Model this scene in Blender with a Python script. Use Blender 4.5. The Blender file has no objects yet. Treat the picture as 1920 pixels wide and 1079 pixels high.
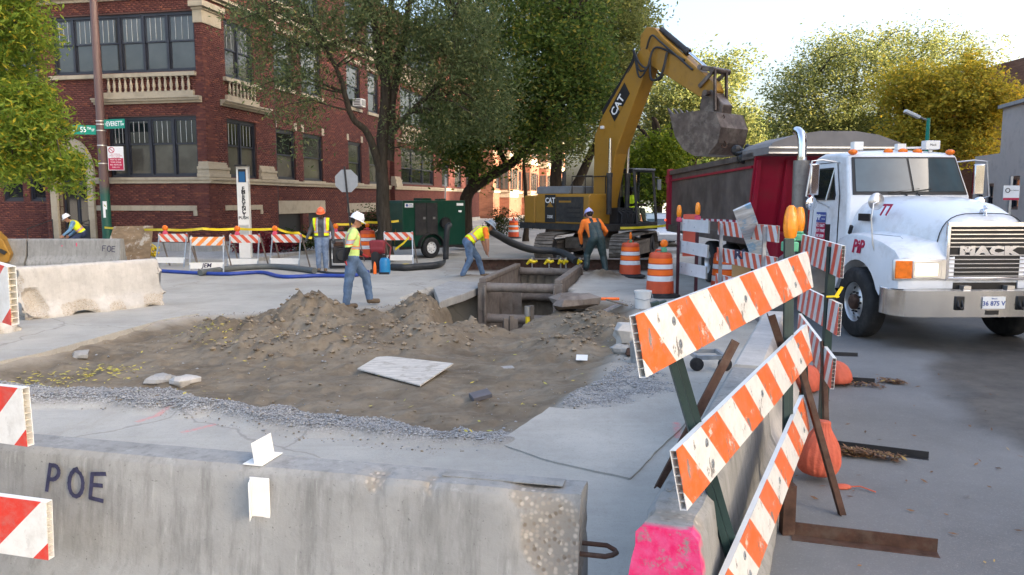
import bpy, bmesh, math, random
import numpy as np
from mathutils import Vector, Matrix, Euler, noise as mnoise
random.seed(7); rng = np.random.default_rng(7)
S = bpy.context.scene; COL = S.collection; R = math.radians
# ------------------------------------------------------------------ camera, sky, sun, exposure
CAMH = 2.05; PITCH = R(6.57); FPX = 1450.0
cd = bpy.data.cameras.new('camera'); cam = bpy.data.objects.new('camera', cd); COL.objects.link(cam)
cam.location = (0, 0, CAMH); cam.rotation_euler = (R(90) - PITCH, 0, 0)
cd.sensor_width = 36; cd.lens = FPX / 1920 * 36; cd.clip_start = .05; cd.clip_end = 2000
S.camera = cam
SUN_AZ = R(112); SUN_EL = R(19)          # clockwise from +Y (camera forward)
w = bpy.data.worlds.new('World'); S.world = w; w.use_nodes = True
nt = w.node_tree; bg = nt.nodes['Background']; sky = nt.nodes.new('ShaderNodeTexSky')
sky.sky_type = 'NISHITA'; sky.sun_disc = False; sky.sun_elevation = SUN_EL; sky.sun_rotation = SUN_AZ
sky.air_density = .9; sky.dust_density = 7.0; sky.ozone_density = 1.0
nt.links.new(sky.outputs[0], bg.inputs[0]); bg.inputs[1].default_value = .15
ld = bpy.data.lights.new('sun', 'SUN'); ld.energy = 3.6; ld.angle = R(.6); ld.color = (1, .83, .62)
sun = bpy.data.objects.new('sun', ld); COL.objects.link(sun)
sd = Vector((math.sin(SUN_AZ) * math.cos(SUN_EL), math.cos(SUN_AZ) * math.cos(SUN_EL), math.sin(SUN_EL)))
sun.rotation_euler = sd.to_track_quat('Z', 'Y').to_euler(); sun.location = (20, -10, 30)
vs = S.view_settings; vs.view_transform = 'Standard'; vs.look = 'None'; vs.gamma = 1; vs.use_curve_mapping = False
vs.exposure = 2.4
S.cycles.max_bounces = 6; S.cycles.diffuse_bounces = 3; S.cycles.transparent_max_bounces = 8

# ------------------------------------------------------------------ helpers
_c, _s = math.cos(PITCH), math.sin(PITCH)
def ray(u, v):
    a = (u - 960) / FPX; b = (539.5 - v) / FPX
    return Vector((a, _c + b * _s, -_s + b * _c))
def G(u, v, z=0.0):                      # where the sight line of a photo pixel meets height z
    d = ray(u, v); t = (z - CAMH) / d.z
    return Vector((d.x * t, d.y * t, z))
def Z(u, v, Y):                          # where it meets the depth Y
    d = ray(u, v); t = Y / d.y
    return Vector((d.x * t, Y, CAMH + d.z * t))
TH = R(11.5)
AX = Vector((-math.cos(TH), math.sin(TH), 0)); BX = Vector((math.sin(TH), math.cos(TH), 0)); UP = Vector((0, 0, 1))

def link(o, parent=None):
    COL.objects.link(o)
    if parent is not None: o.parent = parent
    return o
def tag(o, label=None, cat=None, group=None, kind=None):
    if label: o['label'] = label
    if cat: o['category'] = cat
    if group: o['group'] = group
    if kind: o['kind'] = kind
    return o
def thing(name, label, cat, loc=(0, 0, 0), rz=0.0, group=None):
    o = bpy.data.objects.new(name, None); o.empty_display_size = .2; COL.objects.link(o)
    o.location = loc; o.rotation_euler = (0, 0, rz)
    return tag(o, label, cat, group)
def copy_tree(o, parent=None):
    c = o.copy(); COL.objects.link(c)
    if parent is not None: c.parent = parent
    for ch in list(o.children): copy_tree(ch, c)
    return c

def frame(zdir, up=UP):
    z = Vector(zdir).normalized(); u = Vector(up)
    if abs(z.dot(u)) > .98: u = Vector((0, 1, 0)) if abs(z.y) < .9 else Vector((1, 0, 0))
    x = u.cross(z).normalized(); y = z.cross(x)
    return Matrix((x, y, z)).transposed()
class MB:
    def __init__(s): s.v = []; s.f = []; s.m = []
    def add(s, vs, fs, mi=0):
        o = len(s.v); s.v.extend([tuple(p) for p in vs]); s.f.extend([tuple(i + o for i in q) for q in fs]); s.m.extend([mi] * len(fs)); return s
    def box(s, c, d, mi=0, R=None, taper=None):
        h = Vector(d) / 2; P = []
        for sz in (-1, 1):
            k = taper if (taper and sz == 1) else 1
            for sx, sy in ((-1, -1), (1, -1), (1, 1), (-1, 1)): P.append(Vector((sx * h.x * k, sy * h.y * k, sz * h.z)))
        if R is not None:
            if isinstance(R, (int, float)): R = Matrix.Rotation(R, 3, 'Z')
            P = [R @ p for p in P]
        c = Vector(c)
        return s.add([p + c for p in P], [(3, 2, 1, 0), (4, 5, 6, 7), (0, 1, 5, 4), (1, 2, 6, 5), (2, 3, 7, 6), (3, 0, 4, 7)], mi)
    def beam(s, p0, p1, w, h, mi=0, up=UP):
        p0 = Vector(p0); p1 = Vector(p1); F = frame(p1 - p0, up)
        return s.box((p0 + p1) / 2, (w, h, (p1 - p0).length), mi, F)
    def cyl(s, p0, p1, r0, r1=None, n=12, mi=0, cap=True):
        r1 = r0 if r1 is None else r1; p0 = Vector(p0); p1 = Vector(p1); F = frame(p1 - p0); P = []
        for p, r in ((p0, r0), (p1, r1)):
            for i in range(n):
                a = 2 * math.pi * i / n; P.append(p + F @ Vector((r * math.cos(a), r * math.sin(a), 0)))
        fs = [(i, (i + 1) % n, n + (i + 1) % n, n + i) for i in range(n)]
        if cap: fs += [tuple(range(n - 1, -1, -1)), tuple(range(n, 2 * n))]
        return s.add(P, fs, mi)
    def tube(s, pts, r, n=8, mi=0, cap=True):
        pts = [Vector(p) for p in pts]; k = len(pts); rs = [float(q) for q in (r if isinstance(r, (list, tuple)) else [r] * k)]; P = []; x = None
        for i, p in enumerate(pts):
            t = (pts[min(i + 1, k - 1)] - pts[max(i - 1, 0)]).normalized()
            if x is None: x = frame(t).col[0].copy()
            x = (x - t * x.dot(t)).normalized(); y = t.cross(x)
            for j in range(n):
                a = 2 * math.pi * j / n; P.append(p + rs[i] * (math.cos(a) * x + math.sin(a) * y))
        fs = [(i * n + j, i * n + (j + 1) % n, (i + 1) * n + (j + 1) % n, (i + 1) * n + j) for i in range(k - 1) for j in range(n)]
        if cap: fs += [tuple(range(n - 1, -1, -1)), tuple((k - 1) * n + j for j in range(n))]
        return s.add(P, fs, mi)
    def lathe(s, prof, n=20, mi=0, M=None, cap=True):
        P = []; k = len(prof)
        for r, z in prof:
            for j in range(n):
                a = 2 * math.pi * j / n; P.append(Vector((r * math.cos(a), r * math.sin(a), z)))
        if M is not None: P = [M @ p for p in P]
        fs = [(i * n + j, i * n + (j + 1) % n, (i + 1) * n + (j + 1) % n, (i + 1) * n + j) for i in range(k - 1) for j in range(n)]
        if cap: fs += [tuple(range(n - 1, -1, -1)), tuple((k - 1) * n + j for j in range(n))]
        return s.add(P, fs, mi)
    def prism(s, poly, d0, d1, M=None, mi=0, mside=None):     # polygon in local XY, pushed along local Z
        n = len(poly); P = [Vector((x, y, d0)) for x, y in poly] + [Vector((x, y, d1)) for x, y in poly]
        if M is not None: P = [M @ p for p in P]
        s.add(P, [tuple(range(n - 1, -1, -1)), tuple(range(n, 2 * n))], mi)
        o = len(s.v) - 2 * n
        q = [(o + i, o + (i + 1) % n, o + n + (i + 1) % n, o + n + i) for i in range(n)]
        s.f.extend(q); s.m.extend([mi if mside is None else mside] * n); return s
    def ell(s, c, r, Rm=None, n=14, k=9, mi=0):
        P = []; c = Vector(c)
        if isinstance(r, (int, float)): r = (r, r, r)
        for i in range(k + 1):
            t = math.pi * i / k
            for j in range(n):
                a = 2 * math.pi * j / n
                p = Vector((r[0] * math.sin(t) * math.cos(a), r[1] * math.sin(t) * math.sin(a), r[2] * math.cos(t)))
                P.append((Rm @ p if Rm is not None else p) + c)
        fs = [(i * n + (j + 1) % n, i * n + j, (i + 1) * n + j, (i + 1) * n + (j + 1) % n) for i in range(k) for j in range(n)]
        return s.add(P, fs, mi)
    def loft(s, rings, mi=0, cap=True, closed=True):          # rings of equal count
        n = len(rings[0]); k = len(rings); P = [p for r in rings for p in r]
        m = n if closed else n - 1
        fs = [(i * n + j, i * n + (j + 1) % n, (i + 1) * n + (j + 1) % n, (i + 1) * n + j) for i in range(k - 1) for j in range(m)]
        if cap and closed: fs += [tuple(range(n - 1, -1, -1)), tuple((k - 1) * n + j for j in range(n))]
        return s.add(P, fs, mi)
    def mesh(s, name, mats, smooth=35):
        me = bpy.data.meshes.new(name); me.from_pydata(s.v, [], s.f)
        for m in (mats if isinstance(mats, (list, tuple)) else [mats]): me.materials.append(m)
        if any(s.m): me.polygons.foreach_set('material_index', s.m)
        bm = bmesh.new(); bm.from_mesh(me)
        bmesh.ops.remove_doubles(bm, verts=bm.verts, dist=1e-5); bmesh.ops.recalc_face_normals(bm, faces=bm.faces)
        bm.to_mesh(me); bm.free()
        if smooth: me.shade_smooth(); me.set_sharp_from_angle(angle=R(smooth))
        return me
    def obj(s, name, mats, parent=None, smooth=35, bevel=0, loc=None, rz=None, seg=2, label=None):
        o = bpy.data.objects.new(name, s.mesh(name, mats, smooth)); link(o, parent)
        if loc is not None: o.location = loc
        if rz is not None: o.rotation_euler = (0, 0, rz)
        if bevel:
            b = o.modifiers.new('bevel', 'BEVEL'); b.width = bevel; b.segments = seg; b.limit_method = 'ANGLE'; b.angle_limit = R(40)
        if label: o['label'] = label
        return o
def npmesh(name, V, F, mats, parent=None, mi=None, smooth=False):   # numpy arrays, all quads
    me = bpy.data.meshes.new(name); nv = len(V); nf = len(F)
    me.vertices.add(nv); me.vertices.foreach_set('co', np.asarray(V, np.float32).ravel())
    me.loops.add(nf * 4); me.loops.foreach_set('vertex_index', np.asarray(F, np.int32).ravel())
    me.polygons.add(nf); me.polygons.foreach_set('loop_start', np.arange(0, nf * 4, 4, dtype=np.int32))
    for m in (mats if isinstance(mats, (list, tuple)) else [mats]): me.materials.append(m)
    if mi is not None: me.polygons.foreach_set('material_index', np.asarray(mi, np.int32))
    me.update(calc_edges=True)
    if smooth: me.shade_smooth()
    return link(bpy.data.objects.new(name, me), parent)
DG = None
def text(name, body, size, M, mat, parent, ext=.0015, align='CENTER', shear=0, bold=0, sx=1.0, spacing=1.0):
    cu = bpy.data.curves.new('t', 'FONT'); cu.body = body; cu.size = size; cu.extrude = ext; cu.align_x = align; cu.align_y = 'CENTER'
    cu.shear = shear; cu.offset = bold; cu.resolution_u = 2; cu.space_character = spacing
    ob = bpy.data.objects.new('t', cu); COL.objects.link(ob)
    me = bpy.data.meshes.new_from_object(ob.evaluated_get(bpy.context.evaluated_depsgraph_get()))
    bpy.data.objects.remove(ob); bpy.data.curves.remove(cu)
    me.transform(M @ Matrix.Diagonal((sx, 1, 1, 1))); me.materials.clear(); me.materials.append(mat)
    return link(bpy.data.objects.new(name, me), parent)
def facing(loc, normal, up=UP):          # 4x4: local X right, Y up, Z = normal
    z = Vector(normal).normalized(); x = Vector(up).cross(z).normalized(); y = z.cross(x)
    m = Matrix((x, y, z)).transposed().to_4x4(); m.translation = Vector(loc); return m

# ------------------------------------------------------------------ materials
def sock(n, *names):
    for k in names:
        if k in n.inputs: return n.inputs[k]
class NT:
    def __init__(s, name):
        s.m = bpy.data.materials.new(name); s.m.use_nodes = True; s.t = s.m.node_tree; s.b = s.t.nodes['Principled BSDF']
        s.tc = s.n('ShaderNodeTexCoord').outputs['Object']
    def n(s, ty, **kw):
        x = s.t.nodes.new(ty)
        for k, v in kw.items(): setattr(x, k, v)
        return x
    def l(s, a, b): s.t.links.new(a, b)
    def noise(s, sc, det=5, rough=.6, vec=None, dist=0):
        n = s.n('ShaderNodeTexNoise'); n.inputs['Scale'].default_value = sc; n.inputs['Detail'].default_value = det
        n.inputs['Roughness'].default_value = rough; n.inputs['Distortion'].default_value = dist; s.l(vec or s.tc, n.inputs['Vector']); return n.outputs['Fac']
    def math(s, op, a, b=None, c=None, clamp=False):
        n = s.n('ShaderNodeMath', operation=op, use_clamp=clamp)
        for i, x in enumerate((a, b, c)):
            if x is None: continue
            if isinstance(x, (int, float)): n.inputs[i].default_value = x
            else: s.l(x, n.inputs[i])
        return n.outputs[0]
    def ramp(s, fac, lo, hi):            # 0..1 step between lo and hi
        n = s.n('ShaderNodeMapRange'); n.inputs[1].default_value = lo; n.inputs[2].default_value = hi; s.l(fac, n.inputs[0]); return n.outputs[0]
    def mix(s, f, a, b):
        n = s.n('ShaderNodeMix', data_type='RGBA')
        if isinstance(f, (int, float)): n.inputs['Factor'].default_value = f
        else: s.l(f, n.inputs['Factor'])
        for x, k in ((a, 'A'), (b, 'B')):
            q = [i for i in n.inputs if i.name == k and i.type == 'RGBA'][0]
            if isinstance(x, (tuple, list)): q.default_value = (*x[:3], 1)
            else: s.l(x, q)
        return [o for o in n.outputs if o.type == 'RGBA'][0]
    def xyz(s, v=None):
        n = s.n('ShaderNodeSeparateXYZ'); s.l(v or s.tc, n.inputs[0]); return n.outputs
    def scaled(s, sx, sy, sz):
        n = s.n('ShaderNodeMapping'); n.inputs['Scale'].default_value = (sx, sy, sz); s.l(s.tc, n.inputs[0]); return n.outputs[0]
    def attr(s, name):
        n = s.n('ShaderNodeAttribute', attribute_name=name); return n.outputs['Color']
    def island(s): return s.n('ShaderNodeNewGeometry').outputs['Random Per Island']
    def bump(s, h, st=.3, dist=.01):
        n = s.n('ShaderNodeBump'); n.inputs['Strength'].default_value = st; n.inputs['Distance'].default_value = dist
        s.l(h, n.inputs['Height']); s.l(n.outputs[0], s.b.inputs['Normal'])
    def col(s, c):
        if isinstance(c, (tuple, list)): s.b.inputs['Base Color'].default_value = (*c[:3], 1)
        else: s.l(c, s.b.inputs['Base Color'])
    def set(s, rough=None, metal=None, spec=None):
        if rough is not None:
            if isinstance(rough, (int, float)): s.b.inputs['Roughness'].default_value = rough
            else: s.l(rough, s.b.inputs['Roughness'])
        if metal is not None: s.b.inputs['Metallic'].default_value = metal
        if spec is not None: s.b.inputs['Specular IOR Level'].default_value = spec
def mul(c, k): return tuple(min(1, x * k) for x in c)
def pm(name, c, rough=.6, metal=0, var=.2, sc=4, bump=.15, bsc=60, dirt=None, dsc=3, dlo=.5, dhi=.75, isl=0, spec=.4, bdist=.004):
    t = NT(name); f = t.noise(sc)
    x = t.mix(t.ramp(f, .3, .7), mul(c, 1 - var), mul(c, 1 + var))
    if isl: x = t.mix(t.math('MULTIPLY', t.island(), isl), x, mul(c, .35))
    if dirt: x = t.mix(t.math('MULTIPLY', t.ramp(t.noise(dsc, 8, .68), dlo, dhi), .85), x, dirt)
    t.col(x); t.set(rough, metal, spec)
    if bump: t.bump(t.noise(bsc, 4), bump, bdist)
    return t.m
def stripes(name, ca, cb, period, slope, wear=.5, ax=0, off=0.0):   # diagonal sheeting bands across local X/Z, worn
    t = NT(name); o = t.xyz()
    k = t.math('FRACT', t.math('ADD', t.math('DIVIDE', t.math('ADD', o[ax], t.math('MULTIPLY', o[2], slope)), period), 50.0 + off))
    f = t.math('GREATER_THAN', k, .5)
    x = t.mix(f, ca, cb)
    x = t.mix(t.math('MULTIPLY', t.ramp(t.noise(3, 6), .4, .75), .35), x, t.mix(f, mul(ca, .72), mul(cb, .72)))
    if wear:
        x = t.mix(t.math('MULTIPLY', t.ramp(t.noise(17, 6, .75, t.scaled(1, 1, .4)), .6, .62), wear), x, (.2, .18, .17))
        x = t.mix(t.math('MULTIPLY', t.ramp(t.noise(8, 8, .8), .595, .615), wear * .8), x, (.62, .6, .56))
        x = t.mix(t.math('MULTIPLY', t.ramp(t.noise(14, 8, .8), .45, .85), .6), x, (.32, .29, .25))
    t.col(x); t.set(.38, 0, .4); t.bump(t.noise(90, 2), .08, .002); return t.m
# ------------------------------------------------------------------ common materials
M = {}
M['concrete'] = None
def concrete(name, c=(.36, .35, .33), stain=.5, streak=True, pebble=False):
    t = NT(name); f = t.noise(2.2, 8, .65)
    x = t.mix(t.ramp(f, .3, .72), mul(c, .78), mul(c, 1.14))
    x = t.mix(t.math('MULTIPLY', t.ramp(t.noise(14, 6, .7), .5, .75), .4), x, mul(c, .62))
    if streak:                                             # rain streaks running down the faces
        q = t.noise(1, 7, .7, t.scaled(13, 13, 1.1)); x = t.mix(t.math('MULTIPLY', t.ramp(q, .48, .68), stain), x, mul(c, .55))
        q = t.noise(1, 7, .7, t.scaled(21, 21, 1.6)); x = t.mix(t.math('MULTIPLY', t.ramp(q, .57, .72), stain * .7), x, mul(c, 1.45))
    x = t.mix(t.math('MULTIPLY', t.ramp(t.noise(60, 3), .66, .72), .7), x, mul(c, .35))
    if pebble:
        at = t.n('ShaderNodeAttribute', attribute_name='chip').outputs['Fac']
        v = t.n('ShaderNodeTexVoronoi'); v.inputs['Scale'].default_value = 46; t.l(t.tc, v.inputs['Vector'])
        hue = t.n('ShaderNodeSeparateColor'); t.l(v.outputs['Color'], hue.inputs[0])
        kb = c[0] / .3; peb = t.mix(t.ramp(hue.outputs[0], .0, .9), mul((.16, .13, .1), kb), mul((.44, .39, .33), min(kb, 1.2)))
        peb = t.mix(t.ramp(v.outputs['Distance'], .25, .6), peb, mul((.25, .23, .2), kb))
        x = t.mix(t.ramp(at, .25, .6), x, peb)
        x = t.mix(t.math('MULTIPLY', t.n('ShaderNodeAttribute', attribute_name='pink').outputs['Fac'], t.ramp(t.noise(11, 8, .75), .36, .47)), x, t.mix(t.ramp(t.noise(18, 5), .35, .7), (.72, .02, .13), (.7, .1, .25)))
    t.col(x); t.set(.85, 0, .25); t.bump(t.noise(70, 6, .7), .35, .006); return t.m
M['concrete'] = concrete('concrete'); M['barrier'] = concrete('barrier_concrete', (.30, .297, .285), .75, True, True)
M['barrier_light'] = concrete('barrier_concrete_light', (.5, .475, .44), .25, True, True)
M['limestone'] = pm('limestone', (.36, .31, .23), .8, var=.22, sc=3, dirt=(.18, .16, .13), dlo=.52, dhi=.8)
M['brick'] = pm('brick', (.148, .036, .026), .8, var=.3, sc=1.1, isl=.55, bump=.3, bsc=120)
M['mortar'] = pm('mortar', (.085, .04, .034), .9, var=.15)
M['brick_far'] = None
M['frame_dark'] = pm('window_frame', (.022, .025, .036), .4, var=.2)
M['muntin'] = pm('muntin', (.4, .42, .42), .5)
M['steel_dark'] = pm('dark_steel', (.03, .03, .032), .45, .3, var=.3)
M['steel'] = pm('galvanised', (.38, .4, .42), .42, .7, var=.2, sc=8)
M['rust'] = pm('rusty_steel', (.075, .038, .026), .75, .2, var=.45, sc=9, bump=.4, bsc=120, dirt=(.13, .1, .08), dsc=6)
M['rust_grey'] = pm('weathered_steel', (.19, .155, .13), .7, .25, var=.35, sc=5, bump=.3, dirt=(.26, .23, .2), dsc=4, dlo=.45, dhi=.7)
M['green_post'] = pm('green_post', (.016, .035, .034), .4, .2, var=.3)
M['chrome'] = pm('chrome', (.78, .78, .8), .12, 1, var=.08, bump=0)
M['alu'] = pm('aluminium', (.6, .6, .6), .32, .85, var=.15, bump=.05)
M['rubber'] = pm('rubber', (.018, .018, .019), .75, var=.3, sc=10, dirt=(.06, .055, .05), dsc=5)
M['black'] = pm('black_plastic', (.013, .013, .014), .45, var=.2)
M['white_plastic'] = pm('white_plastic', (.74, .73, .7), .4, var=.06, dirt=(.5, .46, .4), dlo=.62, dhi=.85)
M['cell'] = pm('board_core', (.62, .58, .5), .6, var=.15, dirt=(.34, .26, .17), dlo=.5, dhi=.75)
M['amber'] = pm('amber_lens', (.85, .27, .015), .18, var=.18, sc=14, bump=.5, bsc=70, spec=.6)
M['orange_lens'] = pm('orange_lens', (.78, .17, .01), .22, var=.2, sc=14)
M['pink_plastic'] = pm('pink_plastic', (.62, .075, .14), .45, var=.2)
M['green_plastic'] = pm('green_plastic', (.1, .38, .22), .45, var=.2)
M['drum_orange'] = pm('drum_orange', (.6, .085, .03), .45, var=.15, dirt=(.3, .06, .03), dlo=.58, dhi=.85)
M['drum_bright'] = pm('drum_reflective_orange', (.98, .16, .012), .35, var=.06)
M['refl_white'] = pm('reflective_white', (.72, .73, .74), .35, var=.08, dirt=(.42, .4, .38), dlo=.58, dhi=.85)
M['tape'] = pm('caution_yellow', (.75, .55, .015), .45, var=.15)
M['wood'] = None
def wood(name, c, worn=None):
    t = NT(name); n = t.noise(1, 7, .65, t.scaled(3, 22, 3)); x = t.mix(t.ramp(n, .3, .7), mul(c, .6), mul(c, 1.25))
    if worn: x = t.mix(t.math('MULTIPLY', t.ramp(t.noise(4, 6, .7), .52, .62), .9), x, worn)
    t.col(x); t.set(.8, 0, .2); t.bump(n, .3, .004); return t.m
M['wood'] = wood('weathered_wood', (.25, .19, .135)); M['wood_grey'] = wood('grey_timber', (.2, .165, .135))
M['ply'] = wood('plywood', (.24, .17, .105), (.46, .42, .36)); M['plank_white'] = wood('painted_plank', (.5, .54, .58), (.2, .36, .55))
M['cardboard'] = pm('cardboard', (.3, .2, .1), .85, var=.12)
M['bark'] = None
def bark(name, c):
    t = NT(name); n = t.noise(1, 6, .7, t.scaled(14, 14, 2.5)); x = t.mix(t.ramp(n, .3, .7), mul(c, .45), mul(c, 1.3))
    t.col(x); t.set(.9, 0, .1); t.bump(n, .8, .03); return t.m
M['bark'] = bark('bark', (.105, .085, .06)); M['bark_dark'] = bark('bark_dark', (.05, .038, .028))

# ------------------------------------------------------------------ the ground: one dug-up sheet, a far ring, an asphalt lane
def hsh(i, j, s):
    n = (i * 374761393 + j * 668265263 + s * 1442695041) & 0x7fffffff; n = ((n ^ (n >> 13)) * 1274126177) & 0x7fffffff
    return ((n ^ (n >> 16)) & 0xffff) / 65535.0
def vnoise(x, y, s=0):
    i = np.floor(x).astype(np.int64); j = np.floor(y).astype(np.int64); fx = x - i; fy = y - j
    fx = fx * fx * (3 - 2 * fx); fy = fy * fy * (3 - 2 * fy)
    a, b, c, d = hsh(i, j, s), hsh(i + 1, j, s), hsh(i, j + 1, s), hsh(i + 1, j + 1, s)
    return (a + (b - a) * fx) * (1 - fy) + (c + (d - c) * fx) * fy
def fbm(x, y, sc, oct=5, s=0, gain=.5):
    t = np.zeros_like(x); a = 1; tot = 0
    for o in range(oct):
        t += a * vnoise(x * sc, y * sc, s + o); tot += a; a *= gain; sc *= 2.03
    return t / tot
def inside(X, Y, poly):
    r = np.zeros(X.shape, bool); n = len(poly)
    for i in range(n):
        x0, y0 = poly[i]; x1, y1 = poly[(i + 1) % n]
        if y0 == y1: continue
        r ^= ((y0 > Y) != (y1 > Y)) & (X < (x1 - x0) * (Y - y0) / (y1 - y0) + x0)
    return r
def blur(a, k):
    ker = np.ones(2 * k + 1) / (2 * k + 1)
    p = np.pad(a, k, mode='edge')
    p = np.apply_along_axis(lambda m: np.convolve(m, ker, 'valid'), 0, p)
    return np.apply_along_axis(lambda m: np.convolve(m, ker, 'valid'), 1, p)
def sstep(x, a, b):
    t = np.clip((x - a) / (b - a), 0, 1); return t * t * (3 - 2 * t)
def gp(*px): return [tuple(G(u, v)[:2]) for u, v in px]
DIRT = gp((-90, 700), (0, 683), (70, 668), (130, 646), (230, 622), (310, 603), (370, 594), (430, 592), (600, 588), (720, 580), (800, 566), (840, 556), (880, 545), (905, 535), (1050, 552), (1085, 566), (1130, 562), (1185, 577), (1200, 612), (1160, 655), (1130, 690), (1035, 765), (930, 832), (760, 815), (640, 800), (560, 792), (420, 770), (330, 760), (200, 748), (0, 742), (-90, 740))
GRAVEL = gp((-90, 705), (0, 712), (200, 720), (330, 728), (450, 748), (560, 752), (640, 778), (720, 772), (800, 790), (955, 804), (925, 836), (760, 826), (640, 814), (560, 806), (420, 786), (330, 776), (200, 764), (-90, 764))
GRAVEL2 = gp((1050, 762), (1130, 702), (1180, 682), (1250, 705), (1258, 735), (1180, 760), (1090, 770))
AC = -AX                                                    # across the trench, to the right
T0 = G(905, 527, .2); T0.z = 0
TW, TL = 1.72, 4.1
X0, X1, Y0, Y1, ST = -10.0, 5.2, 2.2, 25.0, .045
nx, ny = int((X1 - X0) / ST) + 1, int((Y1 - Y0) / ST) + 1
gx, gy = np.meshgrid(np.linspace(X0, X1, nx), np.linspace(Y0, Y1, ny))
wx = gx + (fbm(gx, gy, 2.2, 4, 11) - .5) * .34; wy = gy + (fbm(gx, gy, 2.2, 4, 21) - .5) * .34
dirt = inside(wx, wy, DIRT).astype(float); grav = inside(wx, wy, GRAVEL).astype(float); grav2 = inside(wx, wy, GRAVEL2).astype(float)
db = blur(dirt, 3); dwide = blur(dirt, 8)
def bump_at(u, v, h, sx, sy, z0=0.0, rot=0.0):
    c = G(u, v, z0); dx, dy = gx - c.x, gy - c.y; cr, sr = math.cos(rot), math.sin(rot)
    return h * np.exp(-(((dx * cr + dy * sr) / sx) ** 2 + ((-dx * sr + dy * cr) / sy) ** 2))
mound = np.maximum.reduce([bump_at(585, 606, .60, .95, .8), bump_at(460, 624, .36, .85, .6), bump_at(690, 602, .31, .8, .6), bump_at(790, 592, .52, .6, .8),
                           bump_at(860, 590, .22, .5, .8), bump_at(520, 650, .12, 1.1, .6), bump_at(1125, 612, .36, .55, 1.1, 0, .3), bump_at(1060, 640, .16, .6, .9),
                           bump_at(600, 648, .26, 1.5, .75), bump_at(800, 632, .3, .75, .7), bump_at(870, 612, .34, .5, .7), bump_at(700, 630, .3, .9, .8), bump_at(1135, 523, .22, .55, .5), bump_at(880, 523, .12, .45, .6), bump_at(960, 520, .0, 1, 1)])
rough = fbm(gx, gy, 1.6, 6, 5, .55) - .5; rough2 = fbm(gx, gy, 7, 4, 9, .6) - .5; lumps = np.maximum(0, fbm(gx, gy, 4.5, 3, 31) - .6)
h = -.13 * dwide * sstep(db, .1, .9)
h += mound * (.62 + .7 * fbm(gx, gy, 1.5, 6, 44, .52) + (fbm(gx, gy, 14, 4, 71, .65) - .5) * .35) + (db + np.clip(mound * 4, 0, 1)).clip(0, 1) * (.32 + .68 * np.clip(mound * 5, 0, 1)) * (rough * .20 + rough2 * .075 + lumps * .26 + (np.abs(fbm(gx, gy, 3.1, 4, 91) - .5) - .1) * -.28)
ruts = np.sin((gx * .45 + gy * .9 + rough * 1.6) * 8) * .02 * dwide * (mound < .06); h += ruts
h += blur(grav, 2) * (.10 + rough2 * .05) + blur(grav2, 3) * (.02 + rough2 * .05)
la = (gx - T0.x) * BX.x + (gy - T0.y) * BX.y; lc = (gx - T0.x) * AC.x + (gy - T0.y) * AC.y
jit = (fbm(gx, gy, 2.5, 4, 77) - .5) * .35
ramp_d = sstep(la + jit, -5.6, -2.4)
mid = .85 + (la < 0) * 0
half = 1.15 - .55 * sstep(-la, 1.2, 5.2)
cut = 1 - sstep(np.abs(lc - mid) + jit * .5, half - .32, half + .08)
boxcut = ((lc > -.14) & (lc < TW + .14) & (la > -.3) & (la < TL + .1)).astype(float)
und = (1 - sstep(np.abs(lc + .7), .45, .62)) * (1 - sstep(np.abs(la + .7), .9, 1.25))   # the washed-out hollow under the slab, left of the box
hole = np.maximum.reduce([ramp_d * cut * (la < .4), boxcut, und * .75])
h = h * (1 - hole) - 1.75 * hole
cr = sstep(np.abs(gx - X0 - .0), 0, .6) * sstep(np.abs(X1 - gx), 0, .6) * sstep(gy - Y0, 0, .6) * sstep(Y1 - gy, 0, .6)
h = h * cr + (fbm(gx, gy, .8, 4, 3) - .5) * .012 * cr * (1 - db)
plm = blur(inside(gx, gy, gp((655, 693), (790, 732), (868, 686), (712, 664))).astype(float), 2); h = h * (1 - plm) + (-.09) * plm
soil = np.clip(np.maximum.reduce([db, np.clip((mound - .03) * 9, 0, 1), hole]), 0, 1)
dust = np.clip(np.maximum(blur(np.maximum(dirt, (mound > .05)), 14) * 1.3, 1.6 * np.exp(-((gx - 1.2) / 3.4) ** 2 - ((gy - 23.4) / 2.6) ** 2)), 0, 1)
soil = np.maximum(soil, .85 * sstep(np.exp(-((gx - 1.2) / 3.2) ** 2 - ((gy - 23.2) / 2.2) ** 2) + (fbm(gx, gy, 1.2, 4, 61) - .5) * .9, .42, .6) * cr)
def ground_z(x, y):
    i = int(round((y - Y0) / ST)); j = int(round((x - X0) / ST))
    return float(h[min(max(i, 0), ny - 1), min(max(j, 0), nx - 1)])
V = np.stack([gx.ravel(), gy.ravel(), h.ravel()], 1)
idx = np.arange(nx * ny).reshape(ny, nx)
F = np.stack([idx[:-1, :-1].ravel(), idx[:-1, 1:].ravel(), idx[1:, 1:].ravel(), idx[1:, :-1].ravel()], 1)
t = NT('ground'); zc = t.attr('zone'); sep = t.n('ShaderNodeSeparateColor'); t.l(zc, sep.inputs[0]); zr, zg, zb = sep.outputs
C0 = (.435, .412, .365)
con = t.mix(t.ramp(t.noise(.45, 8, .62), .32, .7), mul(C0, .74), mul(C0, 1.16))
con = t.mix(t.math('MULTIPLY', t.ramp(t.noise(2.6, 8, .72), .5, .8), .5), con, mul(C0, .6))
con = t.mix(t.math('MULTIPLY', t.ramp(t.noise(1, 7, .7, t.scaled(.5, 5, 1)), .5, .78), .38), con, mul(C0, .62))
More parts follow.
